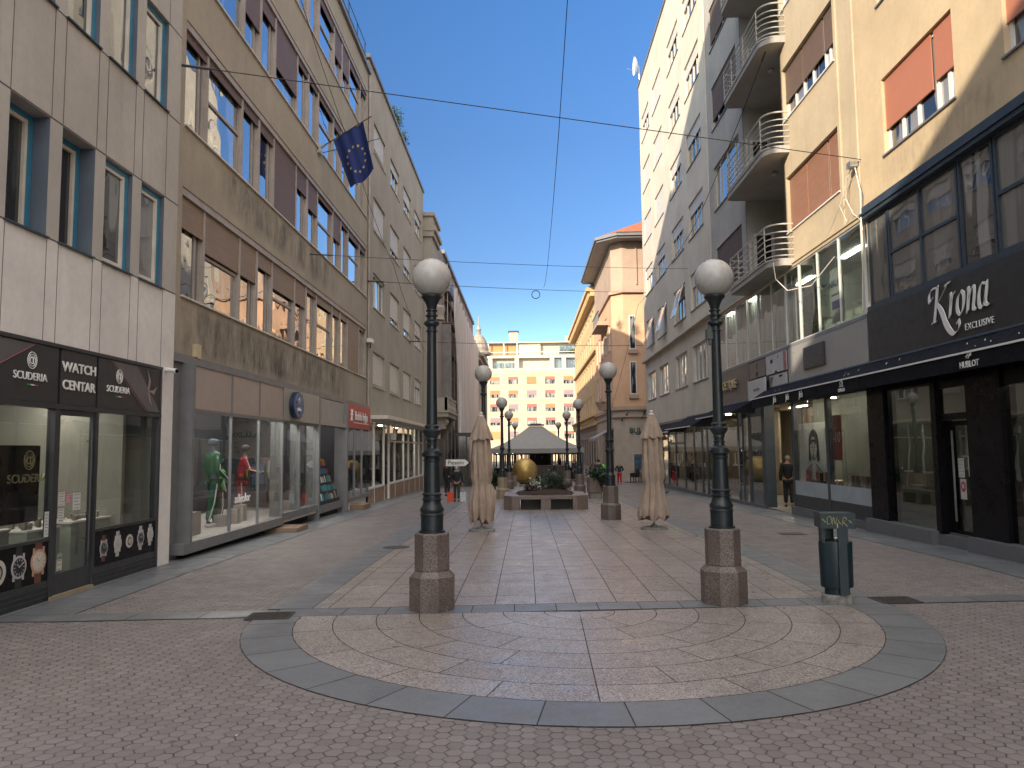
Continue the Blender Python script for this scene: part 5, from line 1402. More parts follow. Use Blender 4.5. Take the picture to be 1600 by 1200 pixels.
g = MB(); D2.box(g, 20.05, 35.9, 0.0, 0.006, 5.53, 8.0); g.build('display_glass', glassG, D2.root)
r = MB(); r.box(-36, -19.95, 2.2, 2.25, 5.4, 8.1); r.box(-36, -19.95, 0.1, 2.2, 5.3, 5.42); r.box(-36, -19.95, 0.5, 2.2, 8.03, 8.2)
r.build('interior_wall', M('greenish white room', (0.34, 0.37, 0.33), 0.8), D2.root)
cur = MB(); rr = random.Random(9)
for i in range(50):
    y = 26.3 + 9.3 * i / 50; cur.box(-y - 0.09, -y + 0.09, 0.35 + 0.05 * math.sin(i * 1.9), 0.40 + 0.05 * math.sin(i * 1.9), 5.45, 8.0)
cur.build('curtain', M('sheer curtain', (0.66, 0.69, 0.65), 0.9), D2.root)
lp = MB(); lp.box(-24, -22.5, 1.0, 1.2, 7.98, 8.02); lp.box(-28, -26.5, 1.0, 1.2, 7.98, 8.02); lp.box(-31, -30, .15, .3, 7.98, 8.02); lp.box(-34.5, -33.5, .15, .3, 7.98, 8.02); lp.build('ceiling_lamps', EM('room and fill lamp', (1, .96, .85), 5.0), D2.root)  # the two bars between glass and curtain are added to brighten the curtain
t = root('window_poster', 'white poster with blue lettering NALAN behind the glazed first floor', 'poster', (9.12, 22.3, 6.55), RZ)
MB().box(-0.45, 0.5, 0.0, 0.01, -0.85, 0.75).build('sheet', pap, t); text(t, 'NALAN', 0.30, (0.0, -0.01, 0.3), M('poster blue', (0.03, 0.05, 0.2), .6)); MB().box(-.35, .4, -.008, -.003, -.45, -.2).box(-.35, .3, -.008, -.003, -.05, 0).build('print', M('poster blue', (0.03, 0.05, 0.2)), t)
# fascias
pale = M('silver fascia sheet', (0.34, 0.34, 0.325), 0.35, 0.1, var=.05)
f = MB(); D2.box(f, 19.95, 26.0, -0.05, 0.1, 4.2, 5.42); f.build('fascia', pale, D2.root)
t = tag(MB().box(-0.85, 0.85, -0.05, 0, -0.35, 0.35).box(-0.82, 0.82, -0.055, -0.05, -0.32, 0.32).build('blank_sign_box', dark_p), 'blank dark rectangular sign box on the silver fascia', 'sign'); t.location = (8.90, 23.6, 4.86); t.rotation_euler.z = RZ
taupe = M('taupe fascia', (0.15, 0.125, 0.105), 0.5, var=.05)
f = MB(); D2.box(f, 30.6, 36.0, -0.05, 0.1, 3.95, 5.42); f.build('fascia', taupe, D2.root)
f = MB(); D2.box(f, 26.0, 30.6, 0.0, 0.1, 3.9, 5.42); f.build('fascia_backing', dark_p, D2.root)
t = root('shop_sign', 'gold lettering SHOETIQUE on the taupe fascia', 'sign', (8.88, 33.6, 4.75), RZ)
lett = text(t, 'SHOETIQUE', 0.55, (0, -0.05, 0), letter_g, xs=0.95, ext=0.03)
MB().box(-1.6, 1.6, -0.012, 0.0, -0.02, 0.02).build('mounting_rail', taupe, t)
pg2 = M('brown grey sign panel', (0.17, 0.14, 0.125), .5); pw2 = M('off white sign panel', (0.48, 0.49, 0.50), .5); pb = M('print dark', (0.05, 0.045, 0.045), .6)
def tile(label, ya, yb, za, zb_, m, d, fn):
    t = root('shop_sign', label, 'sign', (8.95 - d, (ya + yb) / 2, (za + zb_) / 2), RZ); hw, hh = abs(ya - yb) / 2, (zb_ - za) / 2
    MB().box(-hw + .03, hw - .03, 0, 0.03, -hh + .02, hh - .02).build('board', m, t); fn(t, hw, hh); return t
def f1(t, a, b): text(t, 'f', 0.34, (0, -.01, 0.12), pb, shear=.2); text(t, 'CF', 0.24, (0, -.01, -.2), pb)
def f2(t, a, b): text(t, 'ns', 0.3, (-.45, -.01, .12), pb); text(t, 'i', 0.2, (.25, -.01, .2), pb); MB().box(a - .32, a - .05, -.012, -.005, -b + .05, b - .05).build('floral_edge', M('rose print', (.40, .16, .15), .6, var=.6, scale=12), t); text(t, 'soho', .1, (0, -.01, -.3), pb)
def f3(t, a, b): text(t, 'carpe diem', .17, (0, -.01, 0), M('faint print', (.25, .25, .27), .6))
def f4(t, a, b): MB().plate([(-a + .05, -b + .05), (-a + .05, b - .06), (-a + .5, b - .06)], -.012, -.005).build('dark_corner', pg2, t); text(t, 'galerija', .12, (.35, -.01, .25), pb)
tile('brown square sign panel with letters beside the gold SHOETIQUE lettering', 30.5, 28.45, 4.72, 5.40, pg2, .06, f1)
tile('white square sign panel with a rose coloured edge, topmost of the four panels', 28.40, 26.1, 4.70, 5.42, pw2, .06, f2)
tile('white square sign hanging lower below the brown panel', 30.45, 28.15, 3.88, 4.68, pw2, .16, f3)
tile('white sign panel with a dark corner directly above the end of the awning', 28.05, 26.15, 3.98, 4.66, pw2, .06, f4)
# Je's windows
f = MB()
for y in (20.12, 23.0, 25.95): D2.box(f, y - 0.09, y + 0.09, -0.03, 0.12, -0.1, 3.9)
D2.box(f, 20.1, 26.0, -0.02, 0.1, 3.55, 4.2); D2.box(f, 20.1, 26.0, -0.02, 0.1, 0.12, 0.20)
D2.box(f, 30.7, 31.1, -0.02, 0.5, -0.4, 4.0)
D2.box(f, 28.95, 29.35, -0.02, 0.35, -0.4, 3.9)
for y in (31.9, 32.6, 38.2): D2.box(f, y - 0.1, y + 0.1, -0.02, 0.1, -0.5, 3.9) if y < 36 else None
f.build('shopfront_frame', teal_p, D2.root)
f = MB(); D2.box(f, 20.05, 26.1, -0.10, 0.1, -0.3, 0.12); D2.box(f, 29.0, 36.0, -0.06, 0.1, -0.6, -0.10); f.build('stone_plinth', slab_grey, D2.root)
f = MB(); D2.box(f, 20.2, 22.9, -0.022, -0.015, 0.20, 0.52); D2.box(f, 23.1, 25.86, -0.022, -0.015, 0.20, 0.52); f.build('dark_kick_panel', dark_p, D2.root)
f = MB(); D2.box(f, 20.2, 22.9, -0.022, -0.015, 0.525, 0.98); D2.box(f, 23.1, 25.86, -0.022, -0.015, 0.525, 0.98); f.build('white_film', M('pale blue window film', (0.36, 0.42, 0.45), .5), D2.root)
for (a, b) in ((20.2, 22.9), (23.1, 25.86), (29.35, 30.7), (31.1, 31.8), (32.7, 36.0)):
    g = MB(); D2.box(g, a, b, -0.01, -0.004, 0.2 if a < 26 else -0.1, 3.7); g.build('shop_window', glassS, D2.root)
g = MB(); g.box(-29.15, -29.14, 0.35, 1.7, -0.1, 3.8); g.build('shop_window', glassS, D2.root)
d = MB(); d.tube([(-32.2, -0.12, 0.3), (-32.2, -0.12, 2.4)], .02, 8); d.tube([(-32.2, -0.12, .6), (-32.2, 0, .6)], .015, 6); d.tube([(-32.2, -0.12, 2.1), (-32.2, 0, 2.1)], .015, 6); d.tube([(-32.2, -0.12, 1.35), (-32.2, 0, 1.35)], .015, 6)
dd = MB(); D2.box(dd, 31.92, 32.55, 0.0, 0.03, -0.1, 3.0); dd = dd.build('door', glassG, D2.root); d.build('handle', steel, dd)
wrm = M('warm shop wall', (0.24, 0.19, 0.13), 0.7); grn = M('grey green shop wall', (0.17, 0.19, 0.17), .7)
r = MB(); r.box(-36, -20.1, 4.0, 4.1, -0.6, 4.2); r.box(-20.15, -20.1, 0.1, 4, -0.3, 4.2); r.build('interior_wall', wrm, D2.root)
r = MB(); r.box(-36, -20.1, 0.1, 4.1, 3.86, 4.1); r.build('interior_ceiling', wrm, D2.root)
r = MB(); r.box(-36, -20.1, -0.0, 4.1, -0.5, -0.14); r.build('interior_floor', room_f, D2.root)
r = MB(); r.box(-26.0, -23.6, 1.6, 1.66, 0, 3.8); r.box(-29.0, -28.9, 1.8, 4.0, 0, 3.9); r.build('partition', grn, D2.root)
lp = MB()
for y, d_ in ((24.2, .5), (21.6, .5), (26.4, .35), (25.3, .35), (27.2, 1.0), (28.0, 2.2), (30.4, .9), (33.8, 1.2), (34.6, 1.2), (32.3, .8)): lp.lathe([(0.10, 0), (0.10, 0.02)], (-y, d_, 3.83), 12)  # the two spots closest to the glass are added to light the poster
lp.box(-27.8, -26.5, 3.0, 3.1, 3.83, 3.85); lp.box(-35, -33, 3.0, 3.1, 3.83, 3.85)
lp.build('ceiling_lamps', EM('warm and fill spots', (1, .86, .66), 42.0), D2.root)
# poster woman (generic)
def poster():
    t = root('window_poster', 'large grey photo poster of a young person with dark bobbed hair in the shoe shop', 'poster', (9.75, 26.3, 1.55), RZ)
    MB().box(-1.35, 1.2, 0.0, 0.03, -1.45, 1.35).build('sheet', M('poster pale', (0.60, 0.66, 0.65), .6), t)
    hd = M('poster dark grey', (0.055, 0.06, 0.065), .6); sk = M('poster face grey', (0.55, 0.55, 0.54), .6); md = M('poster mid grey', (0.24, 0.25, 0.26), .6)
    el = lambda cx, cz, a, b, n=28: [(cx + a * math.cos(2 * PI * i / n), cz + b * math.sin(2 * PI * i / n)) for i in range(n)]
    MB().plate(el(0, .62, .46, .50), -.004, -.002).plate([(-.46, .6), (-.50, .1), (-.30, .0), (-.25, .5)], -.004, -.002).plate([(.46, .6), (.25, .5), (.28, .0), (.48, .1)], -.004, -.002).build('hair', hd, t)
    MB().plate(el(-.02, .48, .30, .40), -.008, -.006).plate([(-.14, .2), (.12, .2), (.2, -.25), (-.2, -.25)], -.008, -.006).build('face', sk, t)
    MB().plate([(-.20, -.02), (-.75, -.25), (-1.0, -1.4), (.9, -1.4), (.7, -.25), (.18, -.02), (0, -.35)], -.006, -.004).build('jacket', md, t)
    MB().plate([(-.12, -.15), (0.1, -.15), (.25, -1.4), (-.2, -1.4)], -.0085, -.0065).build('blouse', sk, t)
    e = MB()
    for sx in (-1, 1): e.plate(el(-.02 + sx * .12, .52, .055, .022, 12), -.012, -.010); e.plate([(-.02 + sx * .19, .60), (-.02 + sx * .05, .62), (-.02 + sx * .05, .64), (-.02 + sx * .19, .63)][::1], -.012, -.010)
    e.plate([(-.03, .36), (.03, .36), (0, .50)], -.012, -.010); e.plate(el(-.02, .25, .07, .022, 12), -.012, -.010)
    e.plate([(-.31, .78), (.29, .78), (.22, .62), (.05, .70), (-.15, .66), (-.30, .60)], -.012, -.010)
    e.build('features', hd, t)
poster()
def redsign(label, y, z, w_, h_, txt, x=9.35):
    t = root('sale_sign', label, 'sign', (x, y, z), RZ); MB().box(-w_ / 2, w_ / 2, 0, .012, -h_ / 2, h_ / 2).build('board', red_s, t)
    if txt: text(t, txt, h_ * .34, (0, -.008, 0), letter_w)
redsign('red sale sign reading -10 in the shoe shop window', 23.35, 2.35, .75, 1.35, '-10'); redsign('small red sign low in the shoe shop window', 25.15, 1.12, .35, .42, 'i', 9.1)
redsign('tall red hanging sign in the shoe shop entrance', 28.3, 2.2, .55, 1.3, '%', 10.4)
# shoes and bags on the window shelf
t = root('window_shelf', 'long pale shelf behind the white film of the shoe shop window', 'shelf', (9.0, 23, 0.0), RZ)
MB().box(-2.8, 2.8, 0.1, 0.9, 0.86, 0.92).build('board', white_p, t); MB().box(-2.8, 2.8, 0.1, 0.9, 0.2, 0.86).build('cabinet', grn, t)
def shoe(mb, x, y, z, rot, s=1.0, boot=False):
    n = len(mb.v)
    mb.sphere((0, -0.03, 0.045), 0.05, 10, 6, (0.9, 1.6, .85)); mb.sphere((0, 0.07, 0.06), 0.045, 10, 6, (.9, 1.1, 1.2)); mb.box(-0.03, 0.03, 0.085, 0.12, 0.0, 0.05)
    if boot: mb.lathe([(0.045, 0.06), (0.048, 0.3)], (0, 0.075, 0), 10)
    c, s_ = math.cos(rot), math.sin(rot)
    for i in range(n, len(mb.v)):
        a, b, e = mb.v[i]; mb.v[i] = (x + (a * c - b * s_) * s, y + (a * s_ + b * c) * s, z + e * s)
shc = [M('shoe %d' % i, c, .5) for i, c in enumerate(((.03, .025, .025), (.25, .08, .05), (.35, .34, .33), (.10, .06, .04), (.30, .20, .12)))]
rr = random.Random(8); y = -2.6
while y < 2.6:
    for q in range(2):
        m = MB(); shoe(m, 0, 0, 0, rr.uniform(-.6, .6) + 0.0, 1.15, rr.random() < .35)
        o = m.build('shoe', rr.choice(shc), None, True); tag(o, 'assorted shoe or ankle boot on the pale shelf in the shoe shop window', 'shoe', 'shoes on the shoe shop window shelf'); o.location = (9.0 + .28 + .26 * q, 23 - y - .1 * q, .921)
    y += rr.uniform(.26, .4)
def bag(label, x, y, z, m, s=1.0):
    t = root('handbag', label, 'bag', (x, y, z), RZ); MB().prism([(-.2 * s, -.06), (.2 * s, -.06), (.17 * s, .06), (-.17 * s, .06)], 0, .26 * s).build('bag_body', m, t)
    MB().tube([(-.1 * s, 0, .26 * s), (-.09 * s, 0, .4 * s), (0, 0, .46 * s), (.09 * s, 0, .4 * s), (.1 * s, 0, .26 * s)], .01, 6).build('strap', m, t)
bag('pale square handbag at the left of the shoe shop shelf', 9.55, 24.7, .92, shc[2], 1.4); bag('white handbag between shoes in the right shoe shop window', 9.5, 22.3, .92, shc[2], 1.1); bag('rust coloured handbag in the right shoe shop window', 9.55, 21.6, .92, shc[1], 1.2)
# shelving inside
t = root('shop_shelves', 'lit shelves with boxes deep inside the shoe shop entrance', 'shelf', (12.6, 30.6, -.13), RZ)
m = MB()
for k in range(6): m.box(-2.2, 2.2, -.2, .2, .35 + .5 * k, .38 + .5 * k)
m.build('boards', M('honey wood', (.35, .2, .09), .5), t); m = MB()
for k in range(6):
    u = -2.1
    while u < 2: m.box(u, u + .22, -.15, .1, .381 + .5 * k, .381 + .5 * k + rr.uniform(.1, .25)); u += rr.uniform(.3, .5)
m.build('goods', shc[4], t)
t = root('display_table', 'yellow draped table inside the shoe shop entrance', 'table', (10.9, 27.3, -.13), RZ)
MB().box(-.4, .4, -.3, .3, 0, 1.0).build('drape', M('yellow drape', (.5, .34, .04), .7), t); MB().box(-.42, .42, -.32, .32, 1.0, 1.03).build('tabletop', white_p, t)
t = tag(MB().lathe([(.16, 0), (.20, .35), (.17, .75), (.10, .95), (.04, 1.0)], (0, 0, 0), 12, fold=lambda a, z, r: r * (1 + .15 * math.sin(5 * a + 3 * z))).build('leather_jacket', M('black leather', (.015, .015, .017), .35)), 'dark leather jacket hanging in the SHOETIQUE window', 'jacket'); t.location = (9.3, 33.1, 0.9)

# ---- cream tower block
T_ = Fac('tower_block', 'tall cream apartment block with a satellite dish on its roof edge, partly in sun', 8.95, 'R')
yT = [(37.5, 40.9), (42.3, 45.65), (47.95, 51.2), (52.7, 55.9)]
zT = [(5.52, 7.45), (9.35, 11.3), (13.2, 15.1), (17.05, 18.95), (20.95, 22.85), (24.8, 26.7)]
w = MB(); w.wall(-57.0, -36.0, 3.7, 29.6, [T_.H(a, b, c, e) for a, b in yT for c, e in zT], 0.3)
w.box(-57, -36, 0.32, 14, 3.8, 29.5); w.box(-57, -36, 4, 14, -1, 3.8); w.box(-57, -56.95, 0, 14, -1, 29.5); w.box(-36.05, -36, 0.0, 14, 8.2, 29.5); w.box(-57, -36, 0, 14, 29.6, 29.62)
w.build('wall', wallT, T_.root)
MB().box(-57.1, -35.9, -0.08, 14, 29.62, 29.8).build('roof', zinc, T_.root)
MB().box(-57.2, -36.05, -0.28, 0.0, 8.35, 8.52).build('string_course', wallT, T_.root)
m = MB(); m.box(-36.35, -36.2, -0.03, 0, 3.8, 29.5); m.build('downpipe', wallT, T_.root)
rr = random.Random(4)
for i, (a, b) in enumerate(yT):
    for j, (c, e) in enumerate(zT):
        kd = 0 if j == 0 else rr.choice((1, 2, 2, 1))
        if j in (1, 2) and i in (0, 1): kd = 1
        if kd == 0: window('T0', T_, a, b, c, e, (0.25, 0.5, 0.75), (), 0.08, 0.12, white_p, paneT, zinc, None)
        elif kd == 1: window('T1', T_, a, b, c, e, (0.25, 0.5, 0.75), (), 0.08, 0.12, cream_p, paneT, zinc, [(0.02, .98, .35, shutW)])
        else: window('T2', T_, a, b, c, e, (0.33, 0.66), (), 0.08, 0.12, cream_p, paneT, zinc, [(0.02, .98, .93, shutW if (i + j) % 2 else M('grey brown blind', (.24, .21, .18), .7))])
for y, z in ((53.2, 9.4), (48.4, 9.4), (43.2, 9.4)):
    t = root('open_casement', 'white tower casement tilted open above the string course, ' + {53.2: 'farthest', 48.4: 'middle', 43.2: 'nearest'}[y] + ' of three', 'window', (8.93, y, z), RZ - .0, 'open casements on the tower')
    m = MB(); m.quad((-.8, -.02, 1.8), (.5, -.02, 1.8), (.5, -.5, .1), (-.8, -.5, .1)); m.build('pane', paneC, t)
    m = MB()
    for a_, b_ in (((-.8, -.02, 1.8), (.5, -.02, 1.8)), ((.5, -.02, 1.8), (.5, -.5, .1)), ((.5, -.5, .1), (-.8, -.5, .1)), ((-.8, -.5, .1), (-.8, -.02, 1.8))): m.tube([a_, b_], .04, 5)
    m.build('frame', white_p, t)
f = MB()
for y in (36.2, 38.2, 39.3, 41.2, 43.6, 46.2, 48.6, 50.6, 53.0, 56.8): T_.box(f, y - 0.08, y + 0.08, -0.03, 0.1, -0.8, 3.75)
T_.box(f, 36, 57, -0.02, .1, 3.45, 3.75); T_.box(f, 43.6, 48.6, -0.03, .1, 2.3, 2.42)
f.build('shopfront_frame', dark_p, T_.root)
f = MB(); T_.box(f, 36, 57, -0.05, .1, -0.9, -0.18); f.build('stone_plinth', slab_grey, T_.root)
g = MB(); T_.box(g, 36.1, 57, 0.0, .006, -0.2, 3.5); g.build('shop_window', glassS, T_.root)
r = MB(); T_.box(r, 36, 57, 2.8, 2.9, -0.9, 3.8); T_.box(r, 36.0, 57, .1, 2.9, -1.0, -.4); T_.box(r, 36, 57, .1, 2.9, 3.7, 3.9); r.build('interior_wall', wrm, T_.root)
lp = MB()
for y in (37.3, 40.3, 45, 51, 55): lp.box(-y - .3, -y + .3, .8, .9, 3.66, 3.69)
lp.build('ceiling_lamps', EM('shop lamp T', (1, .88, .72), 44.0), T_.root)
awning('dark slanting awning with a white front bar nearest the SHOETIQUE sign', 35.8, 29.9, 3.92, 3.42, 1.05, 0, aw_m)
awning('dark slanting awning of the second shop under the tower', 42.6, 36.2, 3.75, 3.1, 1.25, 0, aw_m)
awning('dark awning farthest down the tower shops', 56.5, 43.2, 3.6, 3.0, 1.0, 0, aw_m)
t = root('satellite_dish', 'white satellite dish on the roof edge of the cream tower', 'dish', (8.8, 56.0, 29.8))
m = MB(); m.lathe([(0.02, 0), (.35, .06), (.6, .18), (.72, .30)], (0, 0, 0), 20, caps=False)
for i in range(len(m.v)): x, y, z = m.v[i]; m.v[i] = (-z, -x * .9, y + 1.1)
m.build('reflector', white_p, t); MB().tube([(0.1, 0, 0), (0.05, 0, 1.1)], .04).tube([(0, 0, .6), (-.8, 0, .9)], .02).build('mast', steel, t)
t = root('roof_antenna', 'thin aerial on the roof of the balcony building', 'antenna', (9.4, 30, 26.9)); MB().tube([(0, 0, 0), (0, 0, 2.5)], .02).tube([(-.5, 0, 2.2), (.5, 0, 2.2)], .015).build('mast', steel, t)

# ---- salmon corner building
def gable(F, mb, *a): pass
E2 = Fac('salmon_building', 'salmon corner house with broad eaves and red tiled roof, BULLDOG lettering on its side', 7.45, 'R')
zE = [(6.6, 9.0), (10.6, 12.9)]
w = MB()
w.wall(-80.5, -65.3, 5.4, 15.2, [E2.H(y, y + 1.3, a, b) for y in (66.6, 69.6, 72.6, 75.6, 78.2) for a, b in zE], 0.35)
w.box(-80.5, -65.3, 0.36, 14, 5.4, 15.2)
# camera facing side, chamfered corner
w.prism([(-65.3, 0.0), (-64.4, 0.9), (-64.2, 14), (-66, 14), (-66, 0.36)], 5.4, 15.2)
w.build('wall', wallE, E2.root)
w = MB(); w.wall(-80.5, -65.3, -1, 5.3, [E2.H(y, y + 2.4, -.6, 3.6) for y in (66.3, 69.6, 73, 76.3)], 0.5); w.box(-80.5, -65.3, 0.52, 14, -1, 5.3); w.prism([(-65.3, 0.0), (-64.4, 0.9), (-64.2, 14), (-66, 14), (-66, 0.4)], -1, 5.3)
w.build('ground_floor_wall', M('pale putty render', (0.40, 0.335, 0.27), .8, var=.1, coord='pos'), E2.root)
w = MB(); w.prism([(-80.5, -.0), (-65.2, -.0), (-64.3, .9), (-64.1, 14), (-80.5, 14)], 15.5, 19.6)
w.build('upper_wall', wallEp, E2.root)
w = MB()
w.prism([(-80.6, -.2), (-65.1, -.2), (-64.1, .8), (-63.9, 14), (-80.6, 14)], 15.2, 15.5); w.prism([(-80.6, -.15), (-65.1, -.15), (-64.15, .8), (-63.95, 14), (-80.6, 14)], 5.3, 5.6); w.prism([(-80.6, -.08), (-65.1, -.08), (-64.2, .8), (-64.0, 14), (-80.6, 14)], 4.7, 4.8)
for i in range(6):
    t0, t1 = i / 6, (i + .82) / 6
    yy = lambda q: 2.0 + 11 * q
    w.box(-64.28, -64.18, yy(t0), yy(t0) + .12, 15.9, 19.2); w.box(-64.28, -64.18, yy(t1), yy(t1) + .06, 15.9, 19.2)
w.build('mouldings', wallEp, E2.root)
w = MB(); w.prism([(-81, -1.25), (-64.4, -1.25), (-62.9, .3), (-62.6, 14), (-81, 14)], 19.6, 19.75); w.prism([(-81, -1.4), (-64.3, -1.4), (-62.7, .25), (-62.4, 14), (-81, 14)], 19.75, 20.0); w.build('eaves', zinc, E2.root)
w = MB(); n_ = len(w.v); w.v += [(-81, -1.3, 20.0), (-64.3, -1.3, 20.0), (-62.6, .3, 20.0), (-62.4, 14, 20.0), (-81, 14, 20.0), (-78, 6, 23.2), (-67, 6, 23.2)]
for q in ((0, 1, 6, 5), (1, 2, 6), (2, 3, 6), (3, 4, 5, 6), (4, 0, 5)): w.f.append(tuple(n_ + i for i in q)); w.mi.append(0)
w.build('roof', tile_m, E2.root)
for y in (66.6, 69.6, 72.6, 75.6, 78.2):
    for a, b in zE: window('E1', E2, y, y + 1.3, a, b, (.5,), (.65,), .08, .08, white_p, paneC, wallEp)
b = MB(); b.box(-73.5, -68.0, -.9, 0, 13.2, 13.45); b.box(-73.7, -67.8, -1.0, 0, 13.05, 13.2)
bo = b.build('balcony', wallEp, E2.root); m = MB()
for i in range(12): m.tube([(-73.3 + .46 * i, -.85, 13.45), (-73.3 + .46 * i, -.85, 14.3)], .03, 5)
m.box(-73.5, -68, -.9, -.8, 14.3, 14.4); m.build('railing', dark_p, bo)
b = MB(); b.box(-70, -67.4, -.8, 0, 6.2, 6.5); b.lathe([(.9, 5.5), (1.25, 6.2)], (-68.7, 0, 0), 14); b.build('oriel_base', wallEp, E2.root)
# narrow slit windows on the camera side
for (xx, za, zb_) in ((1.35, 10.4, 13.3), (1.35, 6.6, 9.4), (1.35, 1.0, 1.1)):
    if za < 2: continue
    t_o = MB().box(-64.42, -64.33, xx, xx + .55, za, zb_).build('window', white_p, E2.root); MB().box(-64.325, -64.31, xx + .08, xx + .47, za + .1, zb_ - .1).build('pane', paneC, t_o)
    MB().box(-64.5, -64.15, xx - .12, xx + .68, za - .35, za - .1).build('sill_bracket', wallEp, E2.root)
# lettering on the camera side: faces the viewer
t = root('shop_sign', 'dark green BULLDOG lettering on the pale side wall', 'sign', (8.78, 64.32, 3.55)); grd = M('dark green letters', (.02, .06, .04), .5)
text(t, 'BULLDOG', .62, (1.25, -.02, 0), grd, bold=.015, xs=1.0); text(t, 'caffe', .3, (1.9, -.02, -.65), grd); text(t, 'pub', .3, (1.95, -.02, -1.0), grd); text(t, 'bistro', .3, (1.85, -.02, -1.35), grd)
m = MB()
for (x, z) in ((-.75, .9), (-.35, 1.35), (.95, 1.15), (1.15, 1.5)):
    m.sphere((x, -.03, z), .10, 8, 6, (1.0, .3, 1.3)); m.sphere((x + .12, -.03, z + .18), .06, 8, 6, (1, .3, 1))
m.build('paw_emblem', grd, t)
t = root('wall_painting', 'dark framed abstract blue painting on the pale side wall under the lettering', 'picture', (8.85, 64.28, .95))
MB().box(0, 3.0, 0, .06, -.75, .75).build('frame', M('pale frame', (.45, .40, .34), .6), t); MB().box(.12, 2.9, -.02, 0, -.65, .65).build('canvas', M('blue abstract canvas', (.05, .08, .11), .6, var=.9, scale=5), t)
t = root('awning', 'grey striped awning on the street corner of the salmon house', 'awning', (7.45, 65.2, 3.0), RZ)
m = MB(); m.quad((-7.5, -1.5, .0), (-.2, -1.5, .0), (-.2, -.05, .8), (-7.5, -.05, .8)); m.quad((-7.5, -1.5, -.03), (-7.5, -.05, .77), (-.2, -.05, .77), (-.2, -1.5, -.03)); m.build('cloth', M('grey awning', (.28, .27, .27), .7, var=.2, scale=3), t); MB().box(-7.5, -.2, -1.53, -1.47, -.25, .02).build('valance', M('grey awning', (.28, .27, .27)), t)

# ---- yellow buildings beyond
F2 = Fac('yellow_building', 'long yellow stucco house with rows of small windows behind the salmon house', 7.7, 'R')
zF = [(.0, 3.2), (6.0, 8.2), (9.8, 12.0), (13.4, 15.2), (16.6, 17.6)]
w = MB(); w.wall(-118, -80.8, 4.6, 18.8, [F2.H(y, y + 1.5, a, b) for y in [82 + 3.3 * i for i in range(11)] for a, b in zF], 0.3); w.box(-118, -80.8, .32, 14, -1, 18.8); w.box(-118, -117.9, 0, 14, -1, 18.8); w.box(-80.9, -80.8, 0, 14, -1, 18.8)
w.build('wall', wallF, F2.root)
w = MB(); w.wall(-118, -80.8, -1, 4.6, [F2.H(y, y + 1.5, 0.0, 3.2) for y in [82 + 3.3 * i for i in range(11)]], 0.3, -0.04)
for k in range(12): w.box(-118, -80.8, -0.08, -0.045, -0.8 + .45 * k, -0.45 + .45 * k) if k > 8 else None
w.build('ground_floor_wall', stoneDk, F2.root)
for i in range(11):
    for j, (a, b) in enumerate(zF[1:]): window('F%d' % j, F2, 82 + 3.3 * i, 83.5 + 3.3 * i, a, b, (.5,), (), .1, .1, cream_p, paneC, None)
    window('F9', F2, 82 + 3.3 * i, 83.5 + 3.3 * i, .0, 3.2, (.5,), (), .1, .1, dark_p, paneD, None)
w = MB(); w.box(-118.3, -80.7, -1.1, .2, 18.8, 19.2); w.box(-118.2, -80.7, -.7, .2, 18.3, 18.8); w.box(-118, -80.7, -.35, 0, 12.5, 12.75); w.box(-118, -80.7, -.4, 0, 4.6, 5.0)
for i in range(62): w.box(-118 + .6 * i, -117.8 + .6 * i, -.9, 0, 18.35, 18.8)
for i in range(23): w.box(-117 + 1.6 * i, -116.6 + 1.6 * i, -.55, 0, 5.0, 5.5)
w.box(-118, -80.7, -.7, 0, 5.5, 5.7)
w.build('cornice', wallF, F2.root)
w = MB(); w.box(-118.3, -80.7, -1.0, 14, 19.2, 19.3); w.prism([(-118, -.6), (-80.7, -.6), (-80.7, 13), (-118, 13)], 19.3, 20.0)
for y in (90, 103, 112): w.lathe([(1.6, 20), (1.5, 20.8), (1.0, 21.5), (.2, 21.9)], (-y, 1.0, 0), 10)
w.build('roof', M('green grey copper roof', (.22, .27, .24), .5), F2.root)

# ---- far apartment building across the square
G_b = root('far_apartment_building', 'sunlit peach apartment building with glazed penthouse closing the far end of the street', 'building', (0, 175, -0.6))
gx = [-14.6 + 4.2 * i for i in range(9)]
gz_ = [20.7 - 2.6 - 3.13 * (i) for i in range(6)]
W = 2.25; Hh = 1.75
hol = [(x - W / 2, x + W / 2, z - Hh / 2, z + Hh / 2) for x in [1.45 + 4.2 * i for i in range(-6, 8)] for z in [18.4 - 3.13 * i for i in range(5)]]
w = MB(); w.wall(-30, 34, 0, 20.9, hol, .25); w.box(-30, 34, .28, 14, 0, 20.9)
w.build('wall', wallG, G_b)
rr = random.Random(13)
FG = Fac.__new__(Fac); FG.s = 1; FG.root = G_b
for (a, b, c, e) in hol:
    kd = rr.choice((0, 1, 2, 3, 4, 5, 2, 4))
    sh = {0: None, 1: [(0, 1, .9, shutOr)], 2: [(0, 1, .5, shutOr)], 3: [(0, 1, .95, shutOc)], 4: [(0, 1, .35, shutRd)], 5: [(0, 1, .6, M('mauve roller', (.28, .20, .20), .6))]}[kd]
    window('G%d' % kd, FG, a, b, c, e, (.5,), (), .08, .05, alum, paneC, None, sh)
w = MB()
for z in (19.7, 16.9, 13.75, 10.6): w.box(-30, 34, -.03, 0, z, z + .06)
w.build('panel_joints', M('joint ochre', (.45, .30, .17), .8), G_b)
